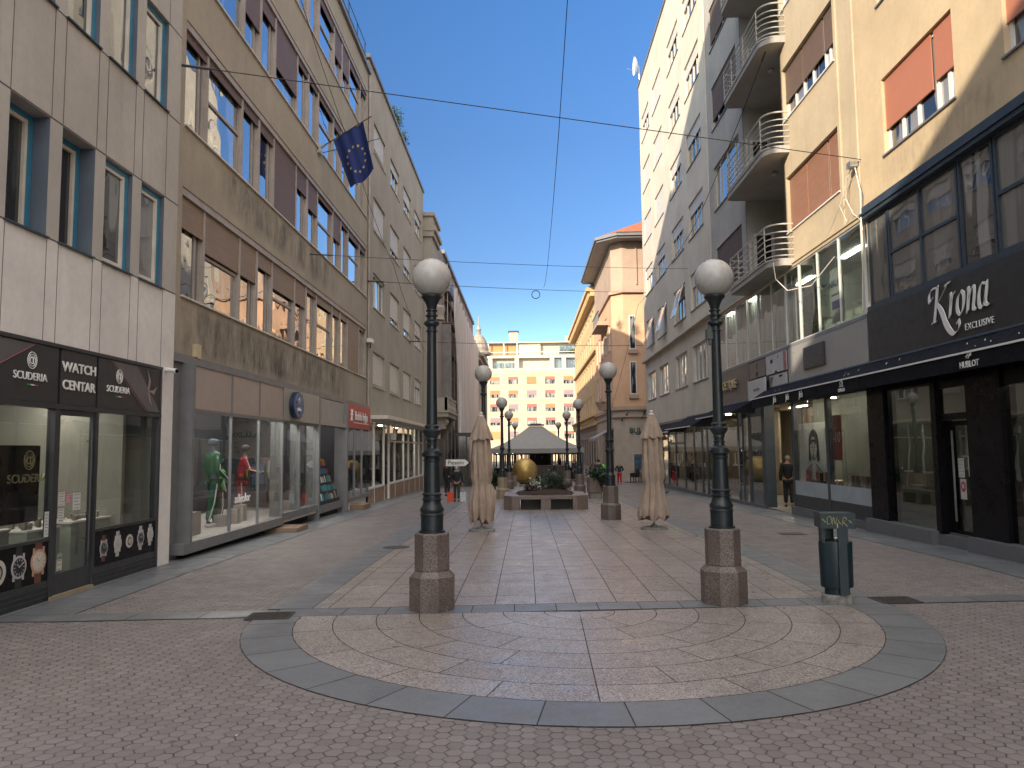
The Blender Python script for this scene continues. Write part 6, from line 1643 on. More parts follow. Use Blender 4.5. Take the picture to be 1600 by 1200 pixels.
# penthouse
w = MB(); w.box(-30, 34, 1.5, 12, 20.9, 26); w.box(-30, 34, .2, 12, 23.6, 24.2); w.box(-1.7, 3.6, .6, 12, 24.2, 27.0); w.box(-30, 34, 1.4, 12, 26, 27.1)
for x in (-8, -1.9, 6.2, 8.9, 14): w.prism([(x - .5, 0.3), (x + .5, .3), (x + .5, 1.5), (x - .5, 1.5)], 20.95, 23.6)
w.build('penthouse', M('cream penthouse render', (.50, .46, .36), .7, var=.1), G_b)
w = MB(); w.box(-30, 34, 0, .2, 20.9, 21.15); w.box(-30, 34, .05, 1.6, 27.1, 27.35); w.build('roof_slab', M('cream slab', (.62, .56, .42), .6), G_b)
m = MB()
for (a, b, z0, z1) in ((-13, -8.6, 21.2, 23.4), (-7.3, -5, 21.1, 22.6), (-4.7, -2.5, 21.1, 22.6), (6.8, 8.3, 21.0, 23.5), (9.5, 13.4, 21.1, 23.2), (14.7, 19, 21.1, 23.2), (-12, -8.6, 24.3, 26.6), (8.0, 12, 24.3, 26.4), (13, 18, 24.3, 26)): m.box(a, b, 1.32, 1.38, z0, z1)
m.build('penthouse_glazing', pane_mat('turquoise glazing', (.04, .08, .09), (.15, .22, .22), 3.0, .1, .6), G_b)
m = MB(); m.box(-8.2, -5, 1.33, 1.39, 24.3, 26.8); m.box(-4.7, -1.9, 1.33, 1.39, 24.3, 26.8); m.build('blinds', shutOc, G_b)
m = MB()
for x in (-12, -8.4, -4.85, -1.8): m.box(x - .12, x + .12, .2, .4, 24.2, 27.1)
m.box(-12, 19, .2, .3, 24.9, 25.0); m.build('terrace_frame', white_p, G_b)
m = MB(); m.box(-3.7, -1.6, 4, 6, 27.1, 30.2); m.box(9.5, 10.6, 4, 5, 27.1, 29.3); m.box(18.2, 19.0, 4, 5, 27, 28.6); m.build('chimney', wallG, G_b)
m = MB(); m.box(-3.9, -1.4, 3.8, 6.2, 30.2, 30.5); m.build('chimney_cap', teal_p, G_b)
t = root('terrace_hedge', 'yellow green plants along the penthouse terrace of the far building', 'plant', (12.2, 175.6, 23.6))
m = MB(); leaves(m, (0, 0, .8), 4.6, .4, .8, 700, .22, 5); m.build('foliage', M('yellow green leaf', (.16, .17, .03), .6, var=.5, scale=3), t)
MB().box(-4.5, 4.5, -.3, .3, 0, .3).build('planter_box', zinc, t)
# ================================================================ STREET OBJECTS
def oct_(r, n=8, rot=None, sq=1.0):
    rot = PI / n if rot is None else rot
    return [(r * math.cos(2 * PI * i / n + rot), r * math.sin(2 * PI * i / n + rot) * sq) for i in range(n)]
def lamp_proto():
    t = root('street_lamp', 'x', 'lamp')
    p = MB()
    lo, up = 0.288, 0.222
    R8 = 1 / math.cos(PI / 8)
    p.lathe([(lo * R8, 0.0), (lo * R8, 0.435), (up * R8 * 1.0, 0.505), (up * R8, 0.51)], (0, 0, 0), 8, rot=PI / 8)
    p.build('pedestal', ped_m, t, bevel=0.008)
    p = MB(); p.lathe([(up * R8, 0.512), (up * R8, 0.985), (up * R8 * .93, 1.0)], (0, 0, 0), 8, rot=PI / 8); p.build('pedestal_block', ped_m, t, bevel=0.006)
    c = MB()
    prof = [(0.175, 1.0), (0.175, 1.025), (0.150, 1.03), (0.150, 1.22), (0.158, 1.225), (0.158, 1.245), (0.145, 1.26), (0.160, 1.29), (0.160, 1.31), (0.135, 1.35), (0.118, 1.40), (0.115, 1.42), (0.132, 1.43), (0.132, 1.45), (0.118, 1.46), (0.118, 1.49), (0.132, 1.50), (0.132, 1.515), (0.112, 1.53),
            (0.100, 1.94), (0.116, 1.95), (0.116, 1.97), (0.102, 1.98), (0.104, 2.0), (0.140, 2.015), (0.140, 2.06), (0.118, 2.065), (0.118, 2.08), (0.072, 2.12), (0.066, 2.16), (0.082, 2.165), (0.082, 2.18), (0.066, 2.19), (0.068, 2.23), (0.082, 2.235), (0.082, 2.25), (0.075, 2.26), (0.122, 2.33), (0.126, 2.36), (0.095, 2.38), (0.090, 2.40), (0.100, 2.405), (0.100, 2.42), (0.074, 2.44),
            (0.062, 3.70), (0.080, 3.705), (0.080, 3.72), (0.062, 3.73), (0.062, 3.77), (0.105, 3.81), (0.105, 3.835), (0.065, 3.87), (0.062, 3.91), (0.085, 3.92), (0.085, 3.935), (0.062, 3.95), (0.060, 3.985), (0.080, 3.99), (0.080, 4.005), (0.060, 4.02), (0.075, 4.08), (0.105, 4.14), (0.145, 4.185), (0.145, 4.20), (0.12, 4.205)]
    def flute(a, z, r): return r * (1 - 0.05 * (1 + math.cos(12 * a)) * (1 if (1.53 < z < 1.93) else 0))
    c.lathe(prof, (0, 0, 0), 36); c.build('column', iron, t, True)
    g = MB(); g.sphere((0, 0, 4.455), 0.268, 40, 24); g.build('globe', globe_m, t, True)
    return t
L0 = lamp_proto()
lamps = [(-1.27, 10.38, 'nearest left street lamp with white globe and octagonal granite pedestal', 1),
         (2.66, 10.66, 'nearest right street lamp with white globe, between the closed parasol and the green bin', 1.0),
         (-1.37, 25.0, 'second left street lamp, half hidden behind the left closed parasol', 1.06), (2.66, 24.6, 'second right street lamp, between the granite planter bench and the right parasol', 1.06),
         (-1.18, 38.0, 'third left street lamp, behind the left parasol and beside the golden sphere', 1.06), (2.88, 42.0, 'third right street lamp, beside the round granite plant pot', 1.10),
         (-1.13, 51.3, 'fourth left street lamp, in front of the grey tent', 1.10), (2.86, 53.8, 'fourth right street lamp, in front of the grey tent', 1.12),
         (-1.1, 78.0, 'far left street lamp whose globe rises behind the grey tent', 1.15), (3.3, 78.0, 'far right street lamp whose globe rises behind the grey tent', 1.15)]
for i, (x, y, lab, s) in enumerate(lamps):
    t = L0 if i == 0 else copy_tree(L0)
    t.location = (x, y, gz(y) + 0.006); t.scale = (s, s, s); t['label'] = lab; t['group'] = 'globe street lamps along the promenade'
    if i == 4:
        for ch in t.children:
            if ch.name.startswith('pedestal'): ch.data = ch.data.copy(); ch.data.materials[0] = ped_y
t = root('lamp_floodlight', 'small floodlight clamped to the upper shaft of the near right lamp', 'floodlight', (2.66, 10.66, 3.72))
MB().box(-.13, -.05, -.05, .05, -.12, .02).box(-.10, -.06, -.02, .02, -.2, .12).tube([(-.06, 0, .03), (-.02, 0, .03)], .015).build('housing', iron, t)

# ---- closed parasols
cloth_t = M('taupe parasol cloth', (0.34, 0.268, 0.21), 0.9, var=0.18, scale=3, bump=0.25, bscale=70)
def parasol(label, x, y, seed, prof, skirt):
    t = root('closed_parasol', label, 'parasol', (x, y, gz(y) + 0.006), 0, 'closed cantilever parasols'); rr = random.Random(seed)
    ph = [rr.uniform(0, 6) for _ in range(6)]
    MB().lathe([(.36, 0), (.36, .05), (.34, .065), (.10, .07), (.09, .12)], (0, 0, 0), 32).build('base_disc', M('grey concrete base', (.20, .20, .19), .7, var=.2, scale=5), t)
    MB().tube([(0, 0, .06), (0, 0, 3.08)], .032, 12).build('pole', alum, t)
    SEG = 160; m = MB()
    def fold(a, z, r):
        k = 0.30 * (abs(math.sin(4 * a + ph[0] + 0.5 * math.sin(z * 2 + ph[1]))) ** .7 - .6) + 0.13 * (abs(math.sin(6.5 * a + ph[2] + z * 1.1)) ** .8 - .5) + 0.04 * math.sin(23 * a + ph[3] - z * 4)
        return r * (1 + k * (0.45 if z > 2.9 else 1))
    m.lathe(prof, (0, 0, 0), SEG, fold)
    # ragged hem
    for i in range(SEG):
        a = 2 * PI * i / SEG; x_, y_, z_ = m.v[i]; m.v[i] = (x_, y_, z_ + 0.07 * math.sin(8 * a + ph[4]) + .05 * math.sin(3 * a + ph[5]))
    m.build('canopy', cloth_t, t, True)
    m = MB(); m.lathe(skirt, (0, 0, 0), SEG, lambda a, z, r: r * (1 + .13 * math.sin(8 * a + ph[0]) * (3.05 - z) * 1.6), caps=False)
    for i in range(SEG):
        a = 2 * PI * i / SEG; x_, y_, z_ = m.v[i]; m.v[i] = (x_, y_, z_ - .06 * abs(math.sin(4 * a + ph[0] / 2)))
    m.build('top_cap', cloth_t, t, True)
    MB().lathe([(.21, 1.24), (.222, 1.27), (.21, 1.30)], (0, 0, 0), 32, lambda a, z, r: r * (1 + .05 * math.sin(8 * a)), caps=False).build('tie_strap', cloth_t, t, True)
    MB().lathe([(.05, 3.06), (.09, 3.09), (.09, 3.12), (.035, 3.14), (.05, 3.19), (.02, 3.22)], (0, 0, 0), 14).build('finial', cream_p, t)
    return t
profL = [(.26, .28), (.31, .55), (.33, .80), (.27, 1.05), (.21, 1.27), (.255, 1.45), (.245, 1.9), (.215, 2.4), (.18, 2.7), (.12, 2.95), (.07, 3.05)]
profR = [(.34, .32), (.37, .38), (.345, .6), (.285, .95), (.225, 1.27), (.26, 1.4), (.25, 1.9), (.235, 2.4), (.19, 2.7), (.12, 2.95), (.07, 3.05)]
sk = [(.30, 2.50), (.265, 2.60), (.20, 2.80), (.13, 3.0), (.09, 3.08)]
p1 = parasol('left closed taupe parasol with a bunched lower skirt, in front of the second left lamp', -1.22, 21.0, 3, profL, sk)
m = MB()   # bunched hanging corner on the left parasol
m.lathe([(.04, .42), (.09, .52), (.13, .85), (.10, 1.12), (.04, 1.26)], (.24, -.10, 0), 40, lambda a, z, r: r * (1 + .25 * math.sin(6 * a + 2 * z)))
m.build('canopy_corner', cloth_t, p1, True)
p2 = parasol('right closed taupe parasol tied at the waist, between the planter bench and the shop awnings', 3.44, 21.1, 9, profR, sk)

# ---- granite planter bench
t = root('planter_bench', 'octagonal granite bench around a bed of shrubs in the middle of the street', 'bench', (0.73, 31.1, gz(31.1) + .006))
Q_ = 1.62; CH = 0.42; D_w = 0.56      # half width, chamfer, seat depth
for k in range(4):
    c_, s_ = math.cos(PI / 2 * k), math.sin(PI / 2 * k)
    rot = lambda p: (p[0] * c_ - p[1] * s_, p[0] * s_ + p[1] * c_)
    m = MB(); m.prism([rot(p) for p in [(-Q_, -Q_ + CH), (-Q_ + CH * .75, -Q_), (-Q_ + .60, -Q_), (-Q_ + .60, -Q_ + .58), (-Q_, -Q_ + .60)]], 0, .555); m.build('corner_block', bench_m, t, bevel=.01)
    m = MB(); m.prism([rot(p) for p in [(-Q_ + .605, -Q_ + .01), (Q_ - .605, -Q_ + .01), (Q_ - .605, -Q_ + D_w), (-Q_ + .605, -Q_ + D_w)]], .42, .55); m.build('seat', bench_m, t, bevel=.008)
    m = MB(); m.prism([rot(p) for p in [(-.19, -Q_ + .03), (.19, -Q_ + .03), (.19, -Q_ + .5), (-.19, -Q_ + .5)]], 0, .418); m.build('pier', bench_m, t)
m = MB(); m.lathe([(1.36, 0), (1.36, .60), (1.28, .60), (1.28, .5)], (0, 0, 0), 4, rot=PI / 4); m.build('inner_wall', M('dark inner stone', (.05, .045, .042), .6), t)
m = MB(); m.lathe([(1.22, .5), (1.10, .64), (.6, .76), (.01, .80)], (0, 0, 0), 24); m.build('soil', soil, t)
for k, (x, y, r1, h, mt, lab) in enumerate(((.25, -.1, .72, .80, leaf_d, 'dense dark green shrub in the middle of the granite planter bench'), (-.45, .2, .45, .42, leaf_d, 'lower dark shrub at the left of the planter bed'), (.7, -.2, .35, .3, M('heather leaf', (.08, .05, .045), .7, var=.5, scale=6), 'small reddish heather at the right of the planter bed'), (-.55, -.45, .35, .28, M('heather leaf', (.08, .05, .045), .7), 'small reddish heather at the left front of the planter bed'))):
    s_ = root('planter_shrub', lab, 'plant', (0.73 + x, 31.1 + y, gz(31.1) + .69)); m = MB(); leaves(m, (0, 0, h * .45), r1 * 1.15, r1, h * .55, 3600 if r1 > .5 else 1100, .038, k + 50); m.build('foliage', mt, s_)
    m = MB()
    for q in range(6): m.tube([(0, 0, -.05), (r1 * .6 * math.cos(q), r1 * .6 * math.sin(q), h * .8)], .012, 5, .004)
    m.build('stems', st, s_)
s_ = root('planter_shrub', 'pale variegated plant with white leaves at the left of the planter bed', 'plant', (0.35, 30.5, gz(31) + .69)); m = MB(); leaves(m, (0, 0, .28), .28, .2, .3, 160, .05, 77); m.build('foliage', M('white variegated leaf', (.45, .47, .38), .6), s_)
m = MB(); m.tube([(0, 0, -.05), (0, 0, .5)], .012, 5); m.build('stems', st, s_)
# lit patches are left to the light; low curb strip left of the bench
# ---- gold sphere sculpture
gm_, tt, bb = base('aged gold bronze', .42, .85)
P = tt.node('ShaderNodeTexCoord').outputs['Object']
n = tt.noise(P, 2.5, 6, .7); n2 = tt.noise(tt.scale(P, (1, 1, .3)), 9, 5, .7)
c = tt.mix(tt.ramp(n, .3, .7), (.40, .27, .085), (.60, .43, .16)); c = tt.mix(tt.ramp(n2, .5, .75, 0, .5), c, (.16, .10, .04))
tt.put(bb.inputs['Base Color'], c); tt.put(bb.inputs['Roughness'], tt.ramp(n2, .3, .7, .42, .62)); tt.put(bb.inputs['Normal'], tt.bump(n2, .15, .02))
t = root('golden_sphere', 'large scratched golden sphere sculpture resting on the paving', 'sculpture', (-.12, 60.5, -.6))
MB().sphere((0, 0, 1.0), 1.0, 64, 40).build('sphere_shell', gm_, t, True); MB().lathe([(.35, 0.005), (.33, .05)], (0, 0, 0), 24).build('foot', iron, t)

# ---- round plant pot
def pot(label, plabel, x, y, s=1.0, seed=1):
    t = root('plant_pot', label, 'planter', (x, y, gz(y) + .006)); t.scale = (s, s, s)
    MB().lathe([(.34, 0), (.34, .28), (.30, .29)], (0, 0, 0), 8).build('foot', M('grey pot foot', (.20, .19, .18), .6, var=.2), t); MB().lathe([(.40, .30), (.40, 1.02), (.32, 1.02), (.32, .9)], (0, 0, 0), 8).build('pot_body', bench_m, t)
    p = root('potted_shrub', plabel, 'plant', (x, y, gz(y) + .95 * s)); m = MB(); leaves(m, (.28, -.3, .1), .55, .45, .5, 1500, .07, seed); leaves(m, (-.1, 0, .35), .4, .4, .3, 250, .08, seed + 1); m.build('foliage', leaf_d, p)
    m = MB()
    for q in range(5): m.tube([(0, 0, 0), (.3 * math.cos(q * 1.3), .3 * math.sin(q * 1.3), .5)], .015, 5, .005)
    m.build('stems', st, p)
pot('round granite plant pot behind the second right lamp', 'dark leafy shrub spilling over the round granite pot', 3.33, 37.7, 1.0, 4)
pot('second granite pot standing left of the golden sphere', 'variegated shrub left of the golden sphere', -2.0, 42.0, .8, 14)

# ---- street bin
t = root('litter_bin', 'dark green metal litter bin with a graffiti tag, right of the near lamp', 'bin', (4.16, 10.6, .006), rad(-8)); t.scale = (.80, .80, 1.0)
binm = M('dark petrol green metal', (.006, .020, .027), .42, var=.2, scale=4, bump=.05, bscale=40); conc = M('dirty concrete foot', (.20, .195, .18), .8, var=.5, scale=8)
MB().lathe([(.255, 0), (.255, .10), (.24, .115)], (0, 0, 0), 28, sq=.75).build('concrete_foot', conc, t)
MB().lathe([(.20, .115), (.20, .20), (.255, .21), (.262, .23), (.27, .80), (.262, .815)], (0, 0, 0), 32, sq=.72).build('bin_body', binm, t, True)
MB().box(-.005, .13, -.235, -.19, .13, 1.08).box(.12, .17, -.17, .17, .8, 1.15).box(-.23, -.19, -.14, .14, .8, 1.02).build('frame_post', binm, t)
MB().box(-.235, .0, .08, .12, .80, 1.08).build('back_plate', binm, t)
MB().box(-.275, .275, -.245, -.225, 1.0, 1.20).box(-.275, .275, .205, .225, 1.0, 1.20).box(-.275, -.26, -.225, .205, 1.0, 1.20).box(.26, .275, -.225, .205, 1.0, 1.20).box(-.26, .26, -.225, .205, 1.185, 1.195).build('top_frame', binm, t)
MB().lathe([(.215, .80), (.215, .83)], (0, 0, 0), 24, sq=.7).build('liner_bag', rubber, t)
MB().tube([(-.03, -.17, .82), (-.05, -.19, .87), (.03, -.19, .88), (.05, -.17, .84)], .009, 6).build('ashtray_hoop', steel, t)
MB().box(-.008, -.003, -.202, -.19, .2, .8).build('door_seam', joint_m, t)
tagm = M('yellow green spray paint', (.33, .32, .12), .6)
S_ = [[(-.23, .08, .6), (-.17, .12, .6)], [(-.23, .12, .6), (-.17, .07, .6)], [(-.15, .05, .6), (-.14, .14, .6), (-.09, .14, .6), (-.09, .06, .6), (-.15, .05, .6)], [(-.07, .04, .6), (-.05, .14, .6), (-.02, .05, .6), (.01, .14, .6)], [(.07, .13, .6), (.03, .09, .6), (.07, .05, .6)], [(.09, .03, .6), (.11, .14, .6), (.16, .11, .6), (.11, .08, .6), (.17, .02, .6)], [(.19, .10, .6), (.24, .06, .6)], [(.19, .06, .6), (.24, .11, .6)]]
pen(t, S_, tagm, w0=.008, d=-.2455, thick=.0015, s=1.0, o=(-.02, 1.01), name='graffiti')
MB().box(-.02, .0, -.2475, -.246, 1.01, 1.07).build('graffiti', tagm, t)
# ---- drains and covers
def drain(label, x, y, rz, w_=.55, d_=.42):
    t = root('drain_grate', label, 'grate', (x, y, gz(y) + .009), rz); rust = M('rusty iron grate', (.05, .042, .038), .8, var=.4, scale=9)
    MB().box(-w_ / 2, w_ / 2, -d_ / 2, d_ / 2, 0, .002).build('pit', M('pit black', (.006, .006, .006), .9), t)
    m = MB(); m.box(-w_ / 2, w_ / 2, -d_ / 2, -d_ / 2 + .03, .0022, .010); m.box(-w_ / 2, w_ / 2, d_ / 2 - .03, d_ / 2, .0022, .010); m.box(-w_ / 2, -w_ / 2 + .03, -d_ / 2 + .03, d_ / 2 - .03, .0022, .010); m.box(w_ / 2 - .03, w_ / 2, -d_ / 2 + .03, d_ / 2 - .03, .0022, .010)
    for i in range(8): y_ = -d_ / 2 + .05 + (d_ - .1) * i / 7.5; m.box(-w_ / 2 + .03, w_ / 2 - .03, y_, y_ + .014, .0022, .008)
    m.build('bars', rust, t)
drain('rusty drain grate in the grey band left of the near left lamp', -3.3, 9.98, rad(4)); drain('rusty drain grate in the grey band right of the litter bin', 4.98, 10.72, rad(4))
t = tag(MB().lathe([(.3, 0), (.3, .003)], (0, 0, 0), 28).build('manhole_cover', M('iron cover', (.06, .05, .045), .7, var=.3, scale=12)), 'round iron cover in the cobbles in front of the sports shop', 'cover'); t.location = (-2.9, 17.2, gz(17.2) + .012)
t = tag(MB().box(-.3, .3, -.25, .25, 0, .003).build('access_cover', M('iron cover', (.06, .05, .045))), 'square iron cover in the paving before the shoe shop', 'cover'); t.location = (6.6, 19.5, gz(19.5) + .012)

# ---- overhead wires
def wire(label, pts, sag=0.0, r=.011, extra=None):
    t = root('overhead_wire', label, 'wire', pts[0]); P = [Vector(p) for p in pts]; Q = []
    for a, b in zip(P[:-1], P[1:]):
        n_ = 14
        for i in range(n_): f = i / n_; Q.append(a.lerp(b, f) - Vector((0, 0, 4 * sag * f * (1 - f))))
    Q.append(P[-1]); o = Vector(pts[0]); m = MB(); m.tube([q - o for q in Q], r, 5); m.build('cable', rubber, t)
    m = MB(); m.tube([q - o for q in (Q[0], Q[1] * .5 + Q[0] * .5)], r * 2.6, 6); m.build('tensioner', dark_p, t)
    return t
wire('overhead wire nearest the camera, from the left office block to the ochre building', [(-7.0, 14.95, 10.0), (8.95, 19.92, 9.65)], -.0)
wire('long overhead wire running down the middle of the street', [(.95, 2.0, 14.1), (.86, 17.4, 9.55), (1.03, 33.0, 10.05), (.93, 36.0, 9.75)], .12, .009)
wire('second overhead wire across the street, from the office block to the tower', [(-7.05, 24.8, 8.6), (8.95, 41.38, 11.82)], .1, .010)
wire('third overhead wire across the street at the end of the office block', [(-7.05, 34.06, 9.75), (8.95, 55.65, 13.45)], .1, .014)
wire('farthest overhead wire across the street below the rooftops', [(-7.05, 46.51, 8.77), (8.95, 57.8, 9.82)], .1, .016)
wire('slanting cable from the balconies down to the salmon corner house', [(8.3, 25.2, 15.5), (8.2, 37.0, 12.6), (8.6, 57.5, 12.9), (7.4, 66.0, 5.6)], .25, .014)
wire('black cable running up along the ribbon windows of the office block', [(-7.0, 20.2, 17.6), (-6.9, 31.0, 14.0), (-6.95, 40.0, 12.0), (-7.0, 53.0, 9.0)], .3, .011)
t = root('wire_ring', 'dark hoop hanging from the end of the long overhead wire', 'ring', (.55, 36.0, 9.42)); MB().tube([(.19 * math.cos(2 * PI * i / 30), .02, .19 * math.sin(2 * PI * i / 30)) for i in range(31)], .02, 6).build('hoop', rubber, t)
t = root('facade_cable', 'tangle of pale cables hanging from the bracket on the buff building', 'cable', (8.85, 20.1, 9.6), 0)
m = MB(); m.tube([(0, 0, 0), (-.1, .3, -.3), (-.05, .5, -.8), (0, .2, -1.3), (.02, -.2, -1.6), (0, -.3, -1.9)], .014, 5); m.tube([(0, .1, .1), (-.1, .8, -.9), (0, .6, -1.4), (0, .2, -1.2)], .012, 5); m.tube([(0, 0, 0), (-.02, -.35, -.9), (0, -.25, -1.4), (0, -.25, -2.4), (-.05, -.2, -4)], .022, 5); m.build('cables', cream_p, t); MB().box(-.15, .08, -.1, .15, -.1, .05).build('bracket', steel, t)
t = root('facade_cable', 'pale cable drooping under the lowest balcony', 'cable', (8.3, 25.3, 8.2)); m = MB(); m.tube([(0, 0, 0), (0, -.2, -.6), (.1, -1.0, -1.15), (.4, -2.2, -1.25), (.6, -3.5, -.7)], .018, 5); m.build('cables', cream_p, t)

# ---- flag
t = root('flag', 'dark blue flag with yellow stars on a slanted pole of the office block', 'flag', (-7.1, 25.8, 12.58))
MB().tube([(0, 0, 0), (1.95, -.5, .92)], .018, 8).build('flagpole', dark_p, t)
MB().box(-.02, .12, -.14, .14, -.18, .16).tube([(.05, 0, 0), (.3, -.08, .14)], .035, 8).build('bracket', steel, t)
fl = bpy.data.materials.new('flag blue'); fl.use_nodes = True; q = NT(fl); q.n['Principled BSDF'].inputs['Base Color'].default_value = (.014, .035, .17, 1); q.n['Principled BSDF'].inputs['Roughness'].default_value = .7
def flagpt(a, b):
    """a along the pole (0..1), b down the cloth (0..1)"""
    p = Vector((.52, -.13, .25)).lerp(Vector((1.62, -.415, .765)), a)
    w_ = .07 * math.sin(a * 9 + b * 2.5) * (.3 + b) + .03 * math.sin(a * 17)
    return p + Vector((.03 + .46 * b * (1 - a * .15) - .12 * a * b, 1.0 * b * .62 + w_, -1.46 * b - .10 * math.sin(a * 3.1) * b))
m = MB(); NA, NB = 24, 28
for i in range(NA + 1):
    for j in range(NB + 1): m.v.append(tuple(flagpt(i / NA, j / NB)))
for i in range(NA):
    for j in range(NB): k = i * (NB + 1) + j; m.f.append((k, k + 1, k + NB + 2, k + NB + 1)); m.mi.append(0)
m.build('cloth', fl, t, True)
m = MB()
for s_i in range(12):
    an = 2 * PI * s_i / 12; ca, cb = .52 + .30 * math.sin(an), .56 + .24 * math.cos(an)
    pts = []
    for k in range(10):
        r_ = .050 if k % 2 == 0 else .020; a_ = PI / 2 + PI * k / 5; pts.append(flagpt(ca + r_ * math.cos(a_), cb - r_ * .72 * math.sin(a_)))
    nrm = (pts[3] - pts[0]).cross(pts[6] - pts[0]).normalized()
    if nrm.y > 0: nrm = -nrm
    m.quad(*[p + nrm * .012 for p in pts]); 
m.build('stars', M('star yellow', (.60, .48, .12), .6), t)
t = root('flag', 'second thin flagpole with a furled red cloth behind the blue flag', 'flag', (-7.1, 26.0, 12.5)); MB().tube([(0, 0, 0), (2.1, .25, .62)], .014, 8).build('flagpole', dark_p, t); MB().tube([(1.45, .2, .43), (1.42, .22, .1), (1.5, .25, -.3)], .035, 6).build('cloth', red_s, t)

# ---- direction sign
t = root('direction_sign', 'white arrow sign reading Piesami pointing right, above the man with bags', 'sign', (-3.4, 38.6, gz(38.6)))
MB().tube([(-.0, .03, 0), (0, .03, 2.0)], .025, 8).build('post', steel, t); MB().plate([(-.62, 1.62), (.40, 1.62), (.62, 1.80), (.40, 1.98), (-.62, 1.98)], -.01, .01).build('arrow_panel', white_p, t); MB().plate([(.33, 1.62), (.40, 1.62), (.62, 1.80), (.40, 1.98), (.33, 1.98), (.53, 1.80)], -.014, -.011).box(-.62, .4, -.014, -.011, 1.965, 1.98).box(-.62, .4, -.014, -.011, 1.62, 1.635).build('arrow_mark', black_p, t); text(t, 'Piesami', .27, (-.13, -.016, 1.80), black_p)

# ---- grey cafe tent and dark terrace frames
tentm = M('grey tent cloth', (.27, .265, .25), .85, var=.08, scale=2)
t = root('cafe_tent', 'large grey pyramid tent over the cafe terrace behind the golden sphere', 'tent', (.9, 68.0, -.6))
hw = 3.95; ez = 2.75; az = 4.75
m = MB(); q = [(-hw, -3.5, ez), (hw, -3.5, ez), (hw, 6.5, ez), (-hw, 6.5, ez)]; top = [(-.6, 1.1, az), (.6, 1.1, az), (.6, 2.0, az), (-.6, 2.0, az)]
for i in range(4):
    j = (i + 1) % 4; n_ = 8
    for k in range(n_):
        f0, f1 = k / n_, (k + 1) / n_; sg = lambda f: -.22 * math.sin(PI * f)
        a0 = Vector(q[i]).lerp(Vector(top[i]), f0); b0 = Vector(q[j]).lerp(Vector(top[j]), f0); a1 = Vector(q[i]).lerp(Vector(top[i]), f1); b1 = Vector(q[j]).lerp(Vector(top[j]), f1)
        m.quad(*[v + Vector((0, 0, sg(f))) for v, f in ((a0, f0), (b0, f0), (b1, f1), (a1, f1))])
m.build('roof_cloth', tentm, t)
m = MB(); m.box(-hw, hw, -3.52, -3.48, ez - .38, ez); m.box(-hw, -hw + .04, -3.5, 6.5, ez - .38, ez); m.box(hw - .04, hw, -3.5, 6.5, ez - .38, ez); m.build('valance', tentm, t)
m = MB(); m.box(-.75, .75, .95, 2.15, az + .06, az + .18); m.box(-.5, .5, 1.2, 1.9, az + .18, az + .26); m.build('vent_cap', M('dark cap', (.10, .10, .105), .7), t)
for x in (-3.8, -1.3, 1.3, 3.8):
    for y in (-3.4, 1.5, 6.3): MB().box(x - .06, x + .06, y - .06, y + .06, 0, ez - .05).build('post', dark_p, t)
MB().box(-3.7, 3.7, -3.38, -3.32, ez - .45, ez - .39).build('front_beam', dark_p, t)
t = root('terrace_screen', 'dark slatted terrace screen and counter under the grey tent', 'screen', (.9, 71.0, -.6))
m = MB(); rr = random.Random(17)
for i in range(46):
    x = -3.7 + i * .165
    if rr.random() < .88: m.box(x, x + .12, 0, .05, 0.9 + rr.uniform(0, .3), 2.4)
m.box(-3.8, 3.8, -.1, .3, 0, 1.0); m.box(-.6, 1.1, .2, .5, 0, 2.5); m.box(-3.8, 3.8, 0, .05, 2.2, 2.45); m.build('slats', M('dark screen wood', (.03, .026, .024), .7, var=.5, scale=2), t)
m = MB()
for i in range(12): x = rr.uniform(-3.6, 3.6); z = rr.uniform(1.6, 2.3); m.box(x, x + rr.uniform(.05, .12), .10, .12, z, z + rr.uniform(.06, .3))
m.build('bottles', white_p, t)
lampw = EM('terrace lamp', (1, .8, .5), 5.0)
for k, (x, y, z) in enumerate(((-2.6, 69, 1.75), (1.35, 68.2, 1.85), (3.7, 69, 1.7), (-1.2, 69, 1.8))):
    o = MB().sphere((0, 0, 0), .07, 12, 8).build('terrace_lamp', lampw); tag(o, 'small warm bulb hanging under the grey tent, ' + ('leftmost of four', 'third of four from the left', 'rightmost of four', 'second of four from the left')[k], 'lamp', 'bulbs under the grey tent'); o.location = (x, y, z - .0)
for k, (x, y, lab) in enumerate(((2.2, 66, 'dark wooden bar counter under the right half of the grey tent'),)):
    t = root('bar_counter', lab, 'counter', (x, y, -.6)); MB().box(-1.3, 1.3, -.3, .3, .35, 1.25).box(-1.1, 1.1, -.2, .2, 0, .35).build('counter_body', M('brown counter', (.075, .055, .048), .6), t); MB().box(-1.35, 1.35, -.35, .35, 1.25, 1.32).build('counter_top', bench_m, t)
t = root('granite_block', 'low dark granite block between the bench and the bar counter', 'block', (2.2, 50, gz(50))); MB().box(-.35, .35, -.3, .3, 0, .5).build('stone', bench_m, t)
t = root('granite_block', 'low dark granite block left of the golden sphere', 'block', (-1.1, 56, gz(56))); MB().box(-.5, .4, -.3, .3, 0, .75).build('stone', bench_m, t)
